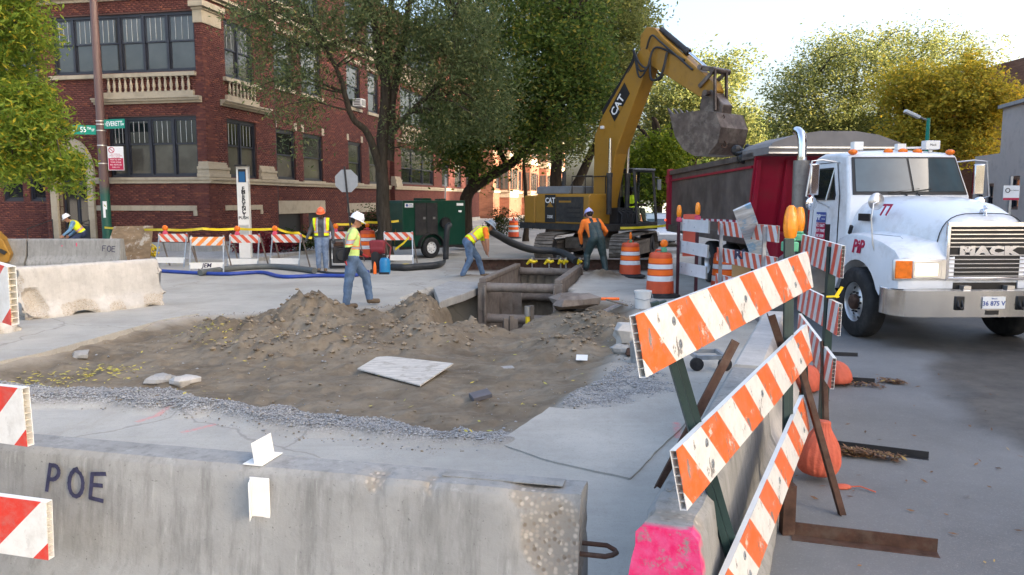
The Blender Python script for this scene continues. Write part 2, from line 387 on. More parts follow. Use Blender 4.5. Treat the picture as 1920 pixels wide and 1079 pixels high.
con = t.mix(t.math('MULTIPLY', t.ramp(t.noise(40, 5, .7), .56, .7), .45), con, mul(C0, .5)); con = t.mix(t.math('MULTIPLY', t.ramp(t.noise(150, 3, .7), .52, .66), .35), con, mul(C0, .55)); con = t.mix(t.math('MULTIPLY', t.ramp(t.noise(.9, 9, .8, t.scaled(1.2, .35, 1)), .52, .66), .35), con, (.3, .265, .215))
con = t.mix(t.math('MULTIPLY', t.math('MULTIPLY', zb, t.ramp(t.noise(1.7, 7, .7), .3, .65)), .75), con, (.27, .235, .19))
vc = t.n('ShaderNodeTexVoronoi'); vc.feature = 'DISTANCE_TO_EDGE'; vc.inputs['Scale'].default_value = .2
vd = t.n('ShaderNodeVectorMath', operation='ADD'); nn_ = t.n('ShaderNodeTexNoise'); nn_.inputs['Scale'].default_value = 1.4; nn_.inputs['Detail'].default_value = 7; t.l(t.tc, nn_.inputs['Vector']); sc_ = t.n('ShaderNodeVectorMath', operation='SCALE'); sc_.inputs['Scale'].default_value = .7; t.l(nn_.outputs['Color'], sc_.inputs[0]); t.l(t.tc, vd.inputs[0]); t.l(sc_.outputs[0], vd.inputs[1]); t.l(vd.outputs[0], vc.inputs['Vector'])
con = t.mix(t.math('MULTIPLY', t.ramp(vc.outputs['Distance'], .004, .0012), .38), con, mul(C0, .3))
con = t.mix(t.math('MULTIPLY', t.ramp(t.noise(6, 6, .8), .6, .72), .45), con, mul(C0, 1.2))
for (u0, v0, u1, v1) in ((340, 812, 405, 796), (255, 792, 345, 765), (1268, 795, 1272, 822)):    # sprayed utility marks
    p, q = G(u0, v0), G(u1, v1); d = (q - p); L = d.length; d.normalize(); o = t.xyz()
    al = t.math('ADD', t.math('MULTIPLY', t.math('SUBTRACT', o[0], p.x), d.x), t.math('MULTIPLY', t.math('SUBTRACT', o[1], p.y), d.y))
    ac = t.math('SUBTRACT', t.math('MULTIPLY', t.math('SUBTRACT', o[0], p.x), d.y), t.math('MULTIPLY', t.math('SUBTRACT', o[1], p.y), d.x))
    k = t.math('MULTIPLY', t.math('LESS_THAN', t.math('ABSOLUTE', t.math('SUBTRACT', al, L / 2)), L / 2), t.ramp(t.math('ABSOLUTE', ac), .045, .012))
    con = t.mix(t.math('MULTIPLY', t.math('MULTIPLY', k, t.ramp(t.noise(25, 5), .3, .7)), .6), con, (.8, .16, .16))
soilc = t.mix(t.ramp(t.noise(1.1, 8, .7), .33, .68), (.115, .089, .061), (.24, .197, .143))
soilc = t.mix(t.math('MULTIPLY', t.ramp(t.noise(7, 7, .75), .5, .72), .6), soilc, (.085, .066, .046))
soilc = t.mix(t.math('MULTIPLY', t.ramp(t.noise(3.2, 5, .7), .62, .78), .5), soilc, (.3, .265, .21))
vo = t.n('ShaderNodeTexVoronoi'); vo.inputs['Scale'].default_value = 55; t.l(t.tc, vo.inputs['Vector'])
hs = t.n('ShaderNodeSeparateColor'); t.l(vo.outputs['Color'], hs.inputs[0])
gra = t.mix(hs.outputs[0], (.2, .2, .2), (.5, .5, .48)); gra = t.mix(t.ramp(vo.outputs['Distance'], .3, .7), gra, (.13, .125, .12))
sk = t.noise(1, 7, .75, t.scaled(1.6, 9, 3)); soilc = t.mix(t.math('MULTIPLY', t.ramp(sk, .5, .68), .45), soilc, (.27, .235, .185)); x = t.mix(zr, con, soilc); x = t.mix(zg, x, gra); t.col(x); t.set(.9, 0, .2)
bh = t.math('ADD', t.noise(30, 7, .72), t.math('MULTIPLY', t.math('MULTIPLY', vo.outputs['Distance'], zg), -1.5)); t.bump(bh, .55, .012)
M['ground'] = t.m
go = npmesh('road', V, F, M['ground'], smooth=True); tag(go, kind='structure')
ca = go.data.color_attributes.new('zone', 'FLOAT_COLOR', 'POINT')
gm = np.clip(np.maximum(blur(grav, 1), blur(grav2, 2) * (.35 + .6 * (rough2 > -.05))), 0, 1)
ca.data.foreach_set('color', np.stack([soil.ravel(), gm.ravel(), dust.ravel(), np.ones(nx * ny)], 1).astype(np.float32).ravel())
# far ring round the dug sheet, out to the horizon
def ring_sheet(name, mat):
    E = 900; o = [(-E, -E), (E, -E), (E, E), (-E, E)]; i = [(X0, Y0), (X1, Y0), (X1, Y1), (X0, Y1)]
    v = [(x, y, 0) for x, y in o + i]
    mb = MB(); mb.add(v, [(k, (k + 1) % 4, 4 + (k + 1) % 4, 4 + k) for k in range(4)]); return mb.obj(name, mat, smooth=0)
tag(ring_sheet('ground', M['ground']), kind='structure')
# asphalt lane to the right of the barrier line, with the damp tracked band the trucks leave
BL = [(-.2, -3), (.75, 2.6), (2.75, 7.6), (3.9, 11.5), (4.6, 16), (5.2, 22), (8, 33), (13, 60)]
ys = np.concatenate([np.arange(-3, 24, .12), np.arange(24, 60, .6)]); na = 120
lx = np.interp(ys, [p[1] for p in BL], [p[0] for p in BL])
ss = np.linspace(0, 1, na); ax_, ay_ = lx[:, None] + ss[None, :] * (26 - lx[:, None] * .3), np.repeat(ys[:, None], na, 1)
az = np.full(ax_.shape, .006)
band = [(4.2, 1.5), (4.15, 3.4), (4.0, 5.0), (4.2, 7.0), (5.2, 9.5), (6.2, 13), (6.8, 22), (8, 40)]
cxx = np.interp(ay_, [p[1] for p in band], [p[0] for p in band]) + (fbm(ax_, ay_, 1.3, 5, 66) - .5) * 1.1
wet = sstep(ax_, cxx - .25, cxx + .35) * (.45 + .55 * fbm(ax_, ay_, .9, 5, 55)) * (1 - .55 * sstep(ax_, cxx + 1.6, cxx + 2.6) * (fbm(ax_, ay_, .5, 3, 56) > .45))
t = NT('asphalt'); zc = t.attr('zone'); sep = t.n('ShaderNodeSeparateColor'); t.l(zc, sep.inputs[0])
A0 = (.16, .162, .163)
x = t.mix(t.ramp(t.noise(.8, 8, .65), .3, .7), mul(A0, .8), mul(A0, 1.2)); x = t.mix(t.math('MULTIPLY', t.ramp(t.noise(90, 3, .7), .55, .7), .5), x, mul(A0, 1.8))
x = t.mix(t.math('MULTIPLY', t.ramp(t.noise(2.2, 7, .75), .6, .78), .35), x, (.3, .29, .27))
x = t.mix(t.ramp(sep.outputs[0], .1, .75), x, t.mix(t.ramp(t.noise(3, 7, .75), .35, .7), (.042, .039, .036), (.1, .09, .08)))
t.col(x); t.set(t.math('SUBTRACT', .85, t.math('MULTIPLY', sep.outputs[0], .3)), 0, .35); t.bump(t.noise(140, 4, .7), .5, .006); M['asphalt'] = t.m
ia = np.arange(ax_.size).reshape(ax_.shape)
ao = npmesh('asphalt_road', np.stack([ax_.ravel(), ay_.ravel(), az.ravel()], 1), np.stack([ia[:-1, :-1].ravel(), ia[:-1, 1:].ravel(), ia[1:, 1:].ravel(), ia[1:, :-1].ravel()], 1), M['asphalt'], smooth=True)
tag(ao, kind='structure'); ca = ao.data.color_attributes.new('zone', 'FLOAT_COLOR', 'POINT')
ca.data.foreach_set('color', np.stack([wet.ravel()] * 3 + [np.ones(wet.size)], 1).astype(np.float32).ravel())
# raised pavement round the corner building
K = G(397, 478); K.z = 0
def W(a, b, z=0.0): return K + AX * a + BX * b + UP * z
mb = MB()
def slab(poly, z0, z1, name, mat):
    mb = MB(); n = len(poly); vs = [(*p[:2], z0) for p in poly] + [(*p[:2], z1) for p in poly]
    mb.add(vs, [tuple(range(n, 2 * n))] + [(i, (i + 1) % n, n + (i + 1) % n, n + i) for i in range(n)]); return tag(mb.obj(name, mat, smooth=0, bevel=.02), kind='structure')
slab([W(60, -3.2), W(-3.2, -3.2), W(-3.2, 120), W(60, 120)], -.05, .12, 'pavement', M['concrete'])
# pavement across Everett and behind the truck
slab([W(-14.6, 4), W(-19, 4), W(-19, 120), W(-14.6, 120)], -.05, .12, 'pavement', M['concrete'])

# crisp broken slab at the near right corner of the dig
def flat_slab(px, th, seed):
    P = [G(*q) for q in px]; r_ = random.Random(seed); Q = []
    for i in range(len(P)):
        a, b = P[i], P[(i + 1) % len(P)]; k = max(2, int((b - a).length / .12))
        for j in range(k): q = a.lerp(b, j / k); Q.append((q.x + r_.uniform(-.012, .012), q.y + r_.uniform(-.012, .012)))
    mb = MB(); mb.prism(Q, -.2, th); return tag(mb.obj('road_slab', M['ground'], smooth=0), kind='structure')
flat_slab([(930, 833), (1032, 766), (1090, 772), (1180, 762), (1262, 738), (1300, 780), (1180, 900), (1040, 870)], .016, 2)
flat_slab([(-120, 700), (0, 680), (72, 666), (300, 603), (372, 590), (300, 570), (0, 600), (-160, 640)], .02, 3)
# ------------------------------------------------------------------ jersey barriers
def barrier(label, p0, p1, mat, group, top=.2, hgt=.81, seed=0, chips=(), pink=0.0, rough=.008, notch=None, lean=0, brk=0.0):
    """p0,p1: ends of its base line. chips: (t, side, amount) bites along the top or bottom edge."""
    p0, p1 = Vector(p0), Vector(p1); L = (p1 - p0).length; rz = math.atan2(p1.y - p0.y, p1.x - p0.x)
    hb = .3
    half = [(hb, 0), (hb, .075), (top / 2 + .075, .30), (top / 2 + .012, hgt - .03), (top / 2 - .015, hgt)]
    prof = []
    dens = []
    for i in range(len(half) - 1):
        a, b = half[i], half[i + 1]; k = 2 if i in (0, 3) else (5 if i == 1 else 9)
        for q in range(k): dens.append((a[0] + (b[0] - a[0]) * q / k, a[1] + (b[1] - a[1]) * q / k))
    dens.append(half[-1]); k = 5
    topl = [(half[-1][0] * (1 - 2 * q / k), hgt) for q in range(1, k)]
    prof = dens + topl + [(-a, b) for a, b in reversed(dens)]
    n = max(24, int(L / .045)); V = []; chip = []; pk = []
    for i in range(n + 1):
        x = L * i / n
        for (y, z) in prof:
            p = Vector((x + seed * 7.3, y, z)); nn = mnoise.noise(p * 6) * .5 + mnoise.noise(p * 17) * .35 + mnoise.noise(p * 40) * .2
            edge = max(0, 1 - abs(z - hgt) / .06) * (1 if abs(y) > top * .3 else .3)
            bite = 0
            for (t_, sd, zc, r, am) in chips:
                dd = ((x / L - t_) * L / r) ** 2 + ((z - zc) / r) ** 2
                if (sd == 0 or sd * y > 0) and dd < 1.6: bite = max(bite, am * min(1, max(0, 1.25 - dd + nn * .9)))
            low = max(0, 1 - z / .3) * brk * max(0, mnoise.noise(Vector((x * 2.3 + seed, 3, 1))) + .15) * 1.6
            endc = max(0, 1 - min(x, L - x) / .14) * (brk * .6 + .006) * (1 + 2 * nn)
            inset = bite + max(0, low) + edge * max(0, nn) * (.02 + brk * .12) 
            yy = y * (1 - min(.8, inset / max(.05, abs(y)) * .9)) + nn * rough * (1 if y > 0 else -1)
            xx = x + (endc if x < L / 2 else -endc) * (.15 if pink else 1)
            V.append((xx, yy, max(0, z - edge * max(0, nn) * brk * .3 - bite * (.6 if z > hgt - .05 else 0)) + (low * .35 if z < .06 else 0)))
            chip.append(min(1, (bite + low * .8) * 34)); pk.append(1.0 if (pink and x < pink + nn * .12 and bite < .5) else 0.0)
    m = len(prof)
    Fq = [(i * m + j, i * m + (j + 1) % m, (i + 1) * m + (j + 1) % m, (i + 1) * m + j) for i in range(n) for j in range(m)]
    me = bpy.data.meshes.new('jersey_barrier'); me.from_pydata(V, [], Fq + [tuple(range(m - 1, -1, -1)), tuple(n * m + j for j in range(m))]); me.materials.append(mat)
    for nm, da in (('chip', chip), ('pink', pk)):
        at = me.attributes.new(nm, 'FLOAT', 'POINT'); at.data.foreach_set('value', np.array(da, np.float32))
    bm = bmesh.new(); bm.from_mesh(me); bmesh.ops.recalc_face_normals(bm, faces=bm.faces); bm.to_mesh(me); bm.free()
    me.shade_smooth(); me.set_sharp_from_angle(angle=R(38))
    o = link(bpy.data.objects.new('jersey_barrier', me)); o.location = p0; o.rotation_euler = (lean, 0, rz)
    return tag(o, label, 'barrier', group)
BG = 'concrete jersey barriers'
# foreground, marked POE: the right end of its top front edge is seen at (1090, 930), the line runs off the frame on the left
e1 = G(1090, 931, .81); e0 = G(0, 833, .81); d = (e0 - e1).normalized(); nrm = Vector((-d.y, d.x, 0))
if nrm.y < 0: nrm = -nrm
b1 = e1 + nrm * .1; b1.z = 0; b0 = b1 + d * 4.0
POE = barrier('long grey barrier in the foreground sprayed with POE on its face', b1, b0, M['barrier'], BG, top=.2, seed=1,
              chips=((.025, 1, .68, .13, .03), (.03, -1, .66, .16, .02), (.02, 1, .50, .14, .03), (.045, 1, .62, .09, .03), (.05, -1, .8, .1, .03), (.055, 1, .8, .1, .025), (.17, 1, .8, .05, .02), (.235, 1, .8, .05, .025)), rough=.004)
PF = d, nrm, e1
# right line, painted pink at its near end
a = (G(1193, 985, .81) + G(1308, 1000, .81)) / 2; a.z = 0
bdir = (G(1425, 640, .81) - G(1250, 992, .81)); bdir.z = 0; bdir.normalize()
c1 = a + bdir * 3.02
RB1 = barrier('barrier with its near end sprayed bright pink', a - bdir * .0, c1, M['barrier'], BG, top=.215, seed=3, pink=.05, rough=.006,
        chips=((.03, 1, .72, .1, .03), (.05, 0, .81, .07, .015)))
c2 = c1 + bdir * .1
RB2 = barrier('second barrier of the right hand line behind the striped boards', c2, c2 + bdir * 3.02, M['barrier_light'], BG, top=.215, seed=4)
c3 = c2 + bdir * 3.12 + Vector((-.08, 0, 0))
# far left pair, chewed along the bottom
q1, q0 = G(322, 573), G(34, 606)
dd = (q1 - q0).normalized(); nq = Vector((-dd.y, dd.x, 0)) * .3
barrier('pale chewed barrier slanting in the road left of the sand heap', q0 + nq, q1 + nq, M['barrier_light'], BG, top=.2, hgt=.9, seed=8, brk=.2, rough=.02,
        chips=((.1, -1, .4, .16, .1), (.13, -1, .22, .16, .12), (0.0, -1, .62, .2, .12), (.3, -1, .12, .12, .03), (.6, -1, .08, .1, .03), (.97, -1, .12, .14, .06)))
q3, q2 = G(52, 622), G(-420, 692)
nq = Vector((-(q3 - q2).normalized().y, (q3 - q2).normalized().x, 0)) * .3
barrier('broken barrier end at the left edge beside the pale chewed one', q2 + nq, q3 + nq, M['barrier_light'], BG, top=.2, hgt=.9, seed=9, brk=.2, rough=.02,
        chips=((.99, -1, .8, .2, .05), (.98, -1, .1, .15, .05)))
s0, s1 = G(-150, 497), G(58, 497); s2 = G(232, 497)
barrier('barrier at the back left beside the yellow machine', s0, s1 - Vector((.03, 0, 0)), M['barrier'], BG, seed=12, rough=.006)
BF = barrier('barrier at the back left sprayed with FOE behind the plywood', s1 + Vector((.03, 0, 0)), s2, M['barrier'], BG, seed=13, rough=.006)

# writing and fittings on the foreground barrier
d, nrm, e1 = PF
M['spray'] = pm('blue_black_spray', (.035, .035, .075), .8, var=.4, sc=30)
def spray(name, strokes, M4, parent, wdt, mat):           # hand sprayed letters as thin strokes lying on a face
    mb = MB()
    for st in strokes:
        P = [M4 @ Vector((x, y, .002)) for x, y in st]; n = M4.to_3x3() @ Vector((0, 0, 1))
        for i in range(len(P) - 1):
            t_ = (P[i + 1] - P[i]).normalized(); s_ = t_.cross(n) * wdt / 2
            mb.add([P[i] - s_ - t_ * wdt * .3, P[i] + s_ - t_ * wdt * .3, P[i + 1] + s_ + t_ * wdt * .3, P[i + 1] - s_ + t_ * wdt * .3], [(0, 1, 2, 3)])
            for k in range(len(mb.v) - 4, len(mb.v)): mb.v[k] = tuple(Vector(mb.v[k]) + n * .0012 * i)
    return mb.obj(name, mat, parent, smooth=0)
def arc(cx, cy, rx, ry, a0, a1, n=10): return [(cx + rx * math.cos(R(a0 + (a1 - a0) * i / n)), cy + ry * math.sin(R(a0 + (a1 - a0) * i / n))) for i in range(n + 1)]
LP = [[(0, 0), (.12, 1)], [(.12, .95)] + arc(.3, .72, .26, .25, 100, -100)]
LO = [arc(.38, .48, .34, .5, 95, 455, 16)]
LE = [[(.6, .95), (.05, .9), (.0, .02), (.55, -.05)], [(.05, .5), (.48, .5)]]
LF = [[(.6, .95), (.05, .95), (.0, 0)], [(.05, .52), (.45, .52)]]
inv = POE.matrix_world
POE.matrix_world  # local frame of a barrier: x along, y across, z up
def word(letters, x, z, hgt, face_y, flip, parent, name, gap=.95, wdt=.014, slope=None, mat=None):
    # x runs to the reader's right; barrier local x may run the other way
    sx = -1 if flip else 1
    nrm_ = Vector((0, 1, 0)) if face_y > 0 else Vector((0, -1, 0))
    for i, L in enumerate(letters):
        o = Matrix(((sx * hgt, 0, 0, x + sx * hgt * gap * i), (0, -.131 * nrm_.y * hgt, nrm_.y, face_y), (0, hgt, 0, z - .004 * i * 2), (0, 0, 0, 1)))
        spray(name, L, o, parent, wdt, mat or M['spray'])
pL = (G(105, 930, .55)); 
def along(u, v, zz):                                       # local x on the POE barrier of a seen pixel
    p = G(u, v, zz) - b1; return p.x * d.x + p.y * d.y
word([LP, LO, LE], along(107, 915, .60), .61, .13, .141, True, POE, 'lettering', .98, .021)
# white delineator brackets
def bracket(loc_x, top):
    mb = MB()
    if top: mb.box((0, 0, .004), (.1, .19, .006)); mb.box((0, 0, .055), (.005, .17, .1), 0, Matrix.Rotation(R(8), 3, 'Y'))
    else: mb.box((0, .003, -.02), (.1, .006, .19)); mb.box((.03, .035, -.02), (.005, .075, .18), 0, Matrix.Rotation(R(25), 3, 'Z'))
    return mb
x0 = along(484, 868, .81)
o = bracket(0, True).obj('delineator_bracket', M['white_plastic'], None, bevel=.002); o.matrix_world = POE.matrix_world
o.location = b1 + d * x0 + Vector((0, 0, .812)); o.rotation_euler = (0, 0, math.atan2(d.y, d.x))
tag(o, 'white bracket reflector standing on top of the foreground barrier', 'reflector', 'white barrier reflectors')
o = bracket(0, False).obj('delineator_bracket', M['white_plastic'], None, bevel=.002)
fx = Vector((-d.y, d.x, 0)); fx = fx if fx.y < 0 else -fx
o.location = b1 + d * along(468, 930, .72) + fx * .132 + Vector((0, 0, .70)); o.rotation_euler = (0, 0, math.atan2(d.y, d.x))
tag(o, 'white bracket reflector fixed to the face of the foreground barrier', 'reflector', 'white barrier reflectors')
mb = MB(); xe = -.0
mb.tube([(.02, 0, .56), (-.1, .0, .56), (-.135, .015, .55), (-.145, .04, .55), (-.13, .065, .55), (-.1, .075, .545), (.02, .075, .545)], .011, 8)
mb.obj('lifting_loop', M['rust'], POE)
mb = MB(); mb.box((.37, -.03, .8125), (.55, .085, .004)); mb.obj('cast_plate', M['barrier'], POE, smooth=0)
# inset plate on the right barrier
mb = MB(); mb.box((.42, 0, .8115), (.24, .11, .003)); pl_ = mb.obj('cast_plate', M['barrier'], RB1, smooth=0)
for i, tx in enumerate(('PIPE-2', 'UNION')):
    text('lettering', tx, .05, Matrix.Translation((.42 + .02 - .05 * i, 0, .8135)) @ Matrix.Rotation(R(-90), 4, 'Z'), M['barrier'], pl_, .002)
x_ = (G(195, 470) - s1).x
word([LF, LO, LE], (s2 - s1).length - .58, .44, .17, -.162, False, BF, 'lettering', .85, .022)
for i, (u, hh) in enumerate(((157, .34), (183, .48))):
    mb = MB(); mb.box((G(u, 492).x - s1.x - .03, -.135, .45), (.035, .008, hh)); mb.obj('red_stripe', M['pink_plastic'], BF, smooth=0)

# ------------------------------------------------------------------ striped barricades
OR, WH, RD = (.72, .135, .024), (.7, .69, .66), (.68, .05, .025)
S_OR = stripes('orange_white_stripes', OR, WH, .455, .95, 1.0, 0, .1)
S_ORb = stripes('orange_white_stripes_fine', (.62, .06, .03), (.6, .6, .6), .24, -.5, .45)
S_RD = stripes('red_white_stripes', (.6, .035, .02), WH, .42, -1.0, .2, 0, .3)
S_SM = stripes('small_red_stripes', (.72, .1, .04), WH, .27, 1.0, .15)
S_SMO = stripes('small_orange_stripes', (.86, .24, .03), WH, .27, -1.0, .15)
def hollow_board(L, hgt, th, front, parent, name='rail', M4=None, cells=8, bolts=(), label=None):
    """An extruded plastic rail, length along local X from 0, height along Z, face towards -Y; open cells at the ends."""
    mb = MB(); s = .0025
    mb.box((L / 2, -th / 2 + s / 2, 0), (L, s, hgt), 0); mb.box((L / 2, th / 2 - s / 2, 0), (L, s, hgt), 1)
    ncell = max(12, int(L / .2))
    for z in (-1, 1): mb.box((L / 2, 0, z * (hgt / 2 - s / 2)), (L, th - 2 * s, s), 1)
    for i in range(1, cells): mb.box((L / 2, 0, -hgt / 2 + hgt * i / cells), (L - .006, th - 2 * s, s), 2)
    mb.box((L / 2, 0, 0), (L - .09, th - 3 * s, hgt - 2 * s), 2)
    o = mb.obj(name, [front, M['white_plastic'], M['cell']], parent, smooth=0, label=label)
    if M4 is not None: o.matrix_local = M4
    for (bx_, bz) in bolts:
        b = MB(); b.cyl((bx_, -th / 2 - .006, bz), (bx_, -th / 2, bz), .006, n=8); b.cyl((bx_, -th / 2 - .002, bz), (bx_, -th / 2 + .001, bz), .019, n=12)
        b.obj('bolt', M['steel'], o)
    return o
def board_between(pl, pr, up, hgt, th, front, parent, base, **k):     # top edge pl->pr (seen left to right), up: board's own up
    X = (Vector(pr) - Vector(pl)); L = X.length; X.normalize(); Zv = (Vector(up) - X * X.dot(Vector(up))).normalized(); Y = Zv.cross(X)
    m = Matrix((X, Y, Zv)).transposed().to_4x4(); m.translation = Vector(pl) - Zv * hgt / 2 - Vector(base)
    return hollow_board(L, hgt, th, front, parent, M4=m, **k)
def lamp(parent, p, kind='amber', base='pink', sc=1.0, flat=False, face=(0, -1, 0)):
    """Barricade warning light: battery case with a round or tall faceted lens."""
    p = Vector(p); lens = M['amber'] if kind == 'amber' else M['orange_lens']
    mb = MB(); mb.box(p + Vector((0, 0, .045 * sc)), (.13 * sc, .11 * sc, .09 * sc)); mb.cyl(p + Vector((0, 0, .09 * sc)), p + Vector((0, 0, .12 * sc)), .05 * sc, .055 * sc, 14)
    b = mb.obj('lamp_case', M[base + '_plastic'], parent, bevel=.012 * sc)
    mb = MB()
    if flat:                                               # two-sided disc lens
        f = Vector(face).normalized(); c = p + Vector((0, 0, .2 * sc))
        Mx = Matrix.Translation(c) @ frame(f).to_4x4()
        mb.lathe([(.0, -.045), (.05, -.043), (.085, -.03), (.095, -.012), (.095, .012), (.085, .03), (.05, .043), (.0, .045)], 20, 0, Mx @ Matrix.Scale(sc, 4), cap=False)
    else:
        n = 14
        for k in range(n):
            pass
        pr = [(.04, .12), (.055, .14), (.066, .22), (.06, .32), (.042, .4), (.02, .42)]; V = []; nn = 20
        rings = []
        for r, z in pr: rings.append([p + Vector((r * sc * (1 if j % 2 else .9) * math.cos(2 * math.pi * j / nn), r * sc * (1 if j % 2 else .9) * .8 * math.sin(2 * math.pi * j / nn), z * sc)) for j in range(nn)])
        mb.loft(rings)
    mb.obj('lamp_lens', lens, b, smooth=50)
    return b
def angle_iron(p0, p1, w, mat, parent, base=(0, 0, 0), up=UP, name='angle_base'):
    p0, p1 = Vector(p0) - Vector(base), Vector(p1) - Vector(base); t_ = (p1 - p0).normalized(); sd_ = t_.cross(up).normalized(); mb = MB()
    mb.beam(p0 + up * w / 2, p1 + up * w / 2, w, .006, 0, sd_); q = sd_ * w / 2 + up * .004
    mb.beam(p0 + q, p1 + q, .006, w, 0, sd_)
    return mb.obj(name, mat, parent, smooth=0)
# --- the near one: three long orange boards, its left side kicked out
base = G(1475, 1002)
t = thing('type_three_barricade', 'near leaning barricade of three orange and white striped boards', 'barricade', base, 0, 'board barricades')
ends = []
for i, ((ul, vl), (ur, vr), Yl, Yr) in enumerate((((1186, 592), (1511, 472), 2.83, 5.0), ((1262, 845), (1509, 609), 2.83, 5.0), ((1352, 1082), (1503, 741), 2.86, 5.0))):
    ends.append((Z(ul, vl, Yl), Z(ur, vr, Yr)))
ul_ = ends[0][0] - ends[2][0]
for i, (pl, pr) in enumerate(ends):
    upv = (ul_.normalized() * .65 + (ends[0][1] - ends[2][1]).normalized() * .35)
    board_between(pl, pr, upv, .235, .028, S_OR, t, base, cells=7, bolts=((.33, .04), (.36, -.06), (2.2, .05), (2.2, -.05), (1.25, 0)))
def lerp(a, b, k): return a + (b - a) * k
yb = Vector((-.84, .55, 0)) * .045                          # posts stand behind the boards
lp0 = lerp(*ends[0], .13) + yb; lp2 = lerp(*ends[2], .13) + yb; ldn = (lp2 - lp0).normalized(); lf = lp0 + ldn * (lp0.z / -ldn.z)
mb = MB()
for off in (-.017, .019): mb.beam(lp0 - base + Vector((off, off * .6, .0)), lf - base + Vector((off, off * .6, 0)), .028, .03)
mb.obj('post', M['green_post'], t, smooth=0)
rp0 = lerp(*ends[0], .9) + yb; rp0.z += .1; rf = Vector((base.x, base.y, .12)); mb = MB()
for off in (-.017, .019): mb.beam(rp0 - base + Vector((off, off * .6, 0)), Vector((off, off * .6, .02)), .028, .03)
mb.obj('post', M['green_post'], t, smooth=0)
mb = MB(); mb.box((0, 0, .16), (.075, .07, .32)); mb.obj('post_socket', M['rust'], t, smooth=0)
angle_iron(base + Vector((.02, -.02, .004)), G(1757, 1037), .085, M['rust'], t, base)
def brace(p, q, parent, b, mat=None):
    mb = MB(); p, q = Vector(p) - Vector(b), Vector(q) - Vector(b); mb.beam(p, q, .045, .006, 0, (1, 0, 0)); mb.beam(p + Vector((.02, 0, 0)), q + Vector((.02, 0, 0)), .006, .045, 0, (1, 0, 0))
    mb.obj('brace', mat or M['rust'], parent, smooth=0)
brace(Z(1497, 690, 4.98), G(1575, 968), t, base); brace(Z(1372, 640, 3.9), Z(1228, 915, 3.55), t, base); brace(Z(1440, 592, 4.5), Z(1472, 690, 4.7), t, base)
lamp(t, Z(1484, 452, 5.1) - base + Vector((-.01, .0, -.07)), 'amber', 'green', .72)
# --- the next one, seen from its back
base = G(1540, 832)
t = thing('type_three_barricade', 'barricade on dark green posts right of the near one by the truck wheel', 'barricade', base, 0, 'board barricades')
for i, ((ul, vl), (ur, vr)) in enumerate((((1506, 440), (1582, 461)), ((1500, 534), (1576, 570)), ((1500, 588), (1565, 672)))):
    board_between(Z(ul, vl, 7.6), Z(ur, vr, 5.9), Vector((0.02, 0, 1)), .25, .028, S_ORb, t, base, cells=8, bolts=((.5, .03),))
mb = MB(); p = Z(1560, 463, 6.28); mb.beam(p - base, Vector((0, 0, 0)), .062, .055); mb.obj('post', M['green_post'], t, smooth=0)
mb = MB(); p = Z(1497, 440, 7.7); q = G(1510, 745); mb.beam(p - base, q - base, .06, .05); mb.obj('post', M['green_post'], t, smooth=0)
lamp(t, Z(1498, 452, 7.7) - base, 'amber', 'green', .8)
angle_iron(G(1490, 830), G(1741, 861), .06, M['steel_dark'], t, base); angle_iron(G(1540, 714), G(1640, 720), .06, M['steel_dark'], t, base)
brace(Z(1540, 640, 6.3), Z(1545, 800, 6.1), t, base, M['rust'])
mb = MB(); p = Z(1558, 556, 6.22) - base; mb.tube([p + Vector((-.05, -.03, 0)), p + Vector((.0, -.05, .005)), p + Vector((.05, -.03, 0))], .009, 6); mb.add([p + Vector((0, -.05, 0)), p + Vector((.05, -.06, .09)), p + Vector((.075, -.06, .08)), p + Vector((.03, -.05, -.01))], [(0, 1, 2, 3)]); mb.obj('yellow_tie', M['tape'], t)
# --- third: silver posts beside the truck
S_B3 = stripes('red_white_stripes_mid', (.7, .09, .035), (.7, .71, .72), .3, .62, .15)
base = G(1353, 560)
t = thing('type_three_barricade', 'barricade on silver square posts by the dump truck rear wheel', 'barricade', base, 0, 'board barricades')
for i, ((ul, vl), (ur, vr)) in enumerate((((1348, 415), (1460, 424)), ((1346, 464), (1456, 483)), ((1343, 513), (1452, 541)))):
    ob = board_between(Z(ul, vl, 13.6), Z(ur, vr, 10.9), UP, .235, .03, S_B3, t, base, cells=8)
for u, v0, v1, Y in ((1353, 420, 560, 13.2), (1434, 425, 600, 11.3)):
    mb = MB(); mb.beam(Z(u, v0, Y) - base, G(u, v1) * 0 + Vector((Z(u, v0, Y).x, Y, 0)) - base, .05, .05); mb.obj('post', M['steel'], t, smooth=0)
text('lettering', 'RH', .2, facing(Z(1392, 478, 12.25) - base, (.0, -1, .0)), M['spray'], t, .002, bold=.008)
# --- fourth: white boards on maroon posts, orange panel between
M['maroon'] = pm('maroon_post', (.06, .013, .022), .5, var=.2); M['panel'] = pm('faded_orange_panel', (.62, .12, .08), .5, var=.12)
base = G(1272, 558)
t = thing('type_three_barricade', 'plain white barricade on maroon posts behind the orange drum', 'barricade', base, 0, 'board barricades')
for i, ((ul, vl), (ur, vr)) in enumerate((((1277, 411), (1330, 414)), ((1275, 451), (1328, 460)), ((1272, 491), (1325, 500)))):
    board_between(Z(ul, vl, 16.6), Z(ur, vr, 14.9), UP, .245, .03, M['refl_white'], t, base, cells=8, bolts=((.25, .03), (.9, -.03)))
for u, v0, Y in ((1273, 412, 16.5), (1308, 408, 15.9)):
    p = Z(u, v0, Y); mb = MB(); mb.beam(p - base, Vector((p.x, Y, 0)) - base, .06, .06); mb.obj('post', M['maroon'], t, smooth=0)
    lamp(t, p - base + Vector((0, 0, -.05)), 'amber', 'pink', .85)
mb = MB(); p = Z(1296, 402, 16.6); mb.box(p - base + Vector((0, 0, -.45)), (.33, .02, .9)); mb.obj('orange_panel', M['panel'], t, smooth=0)
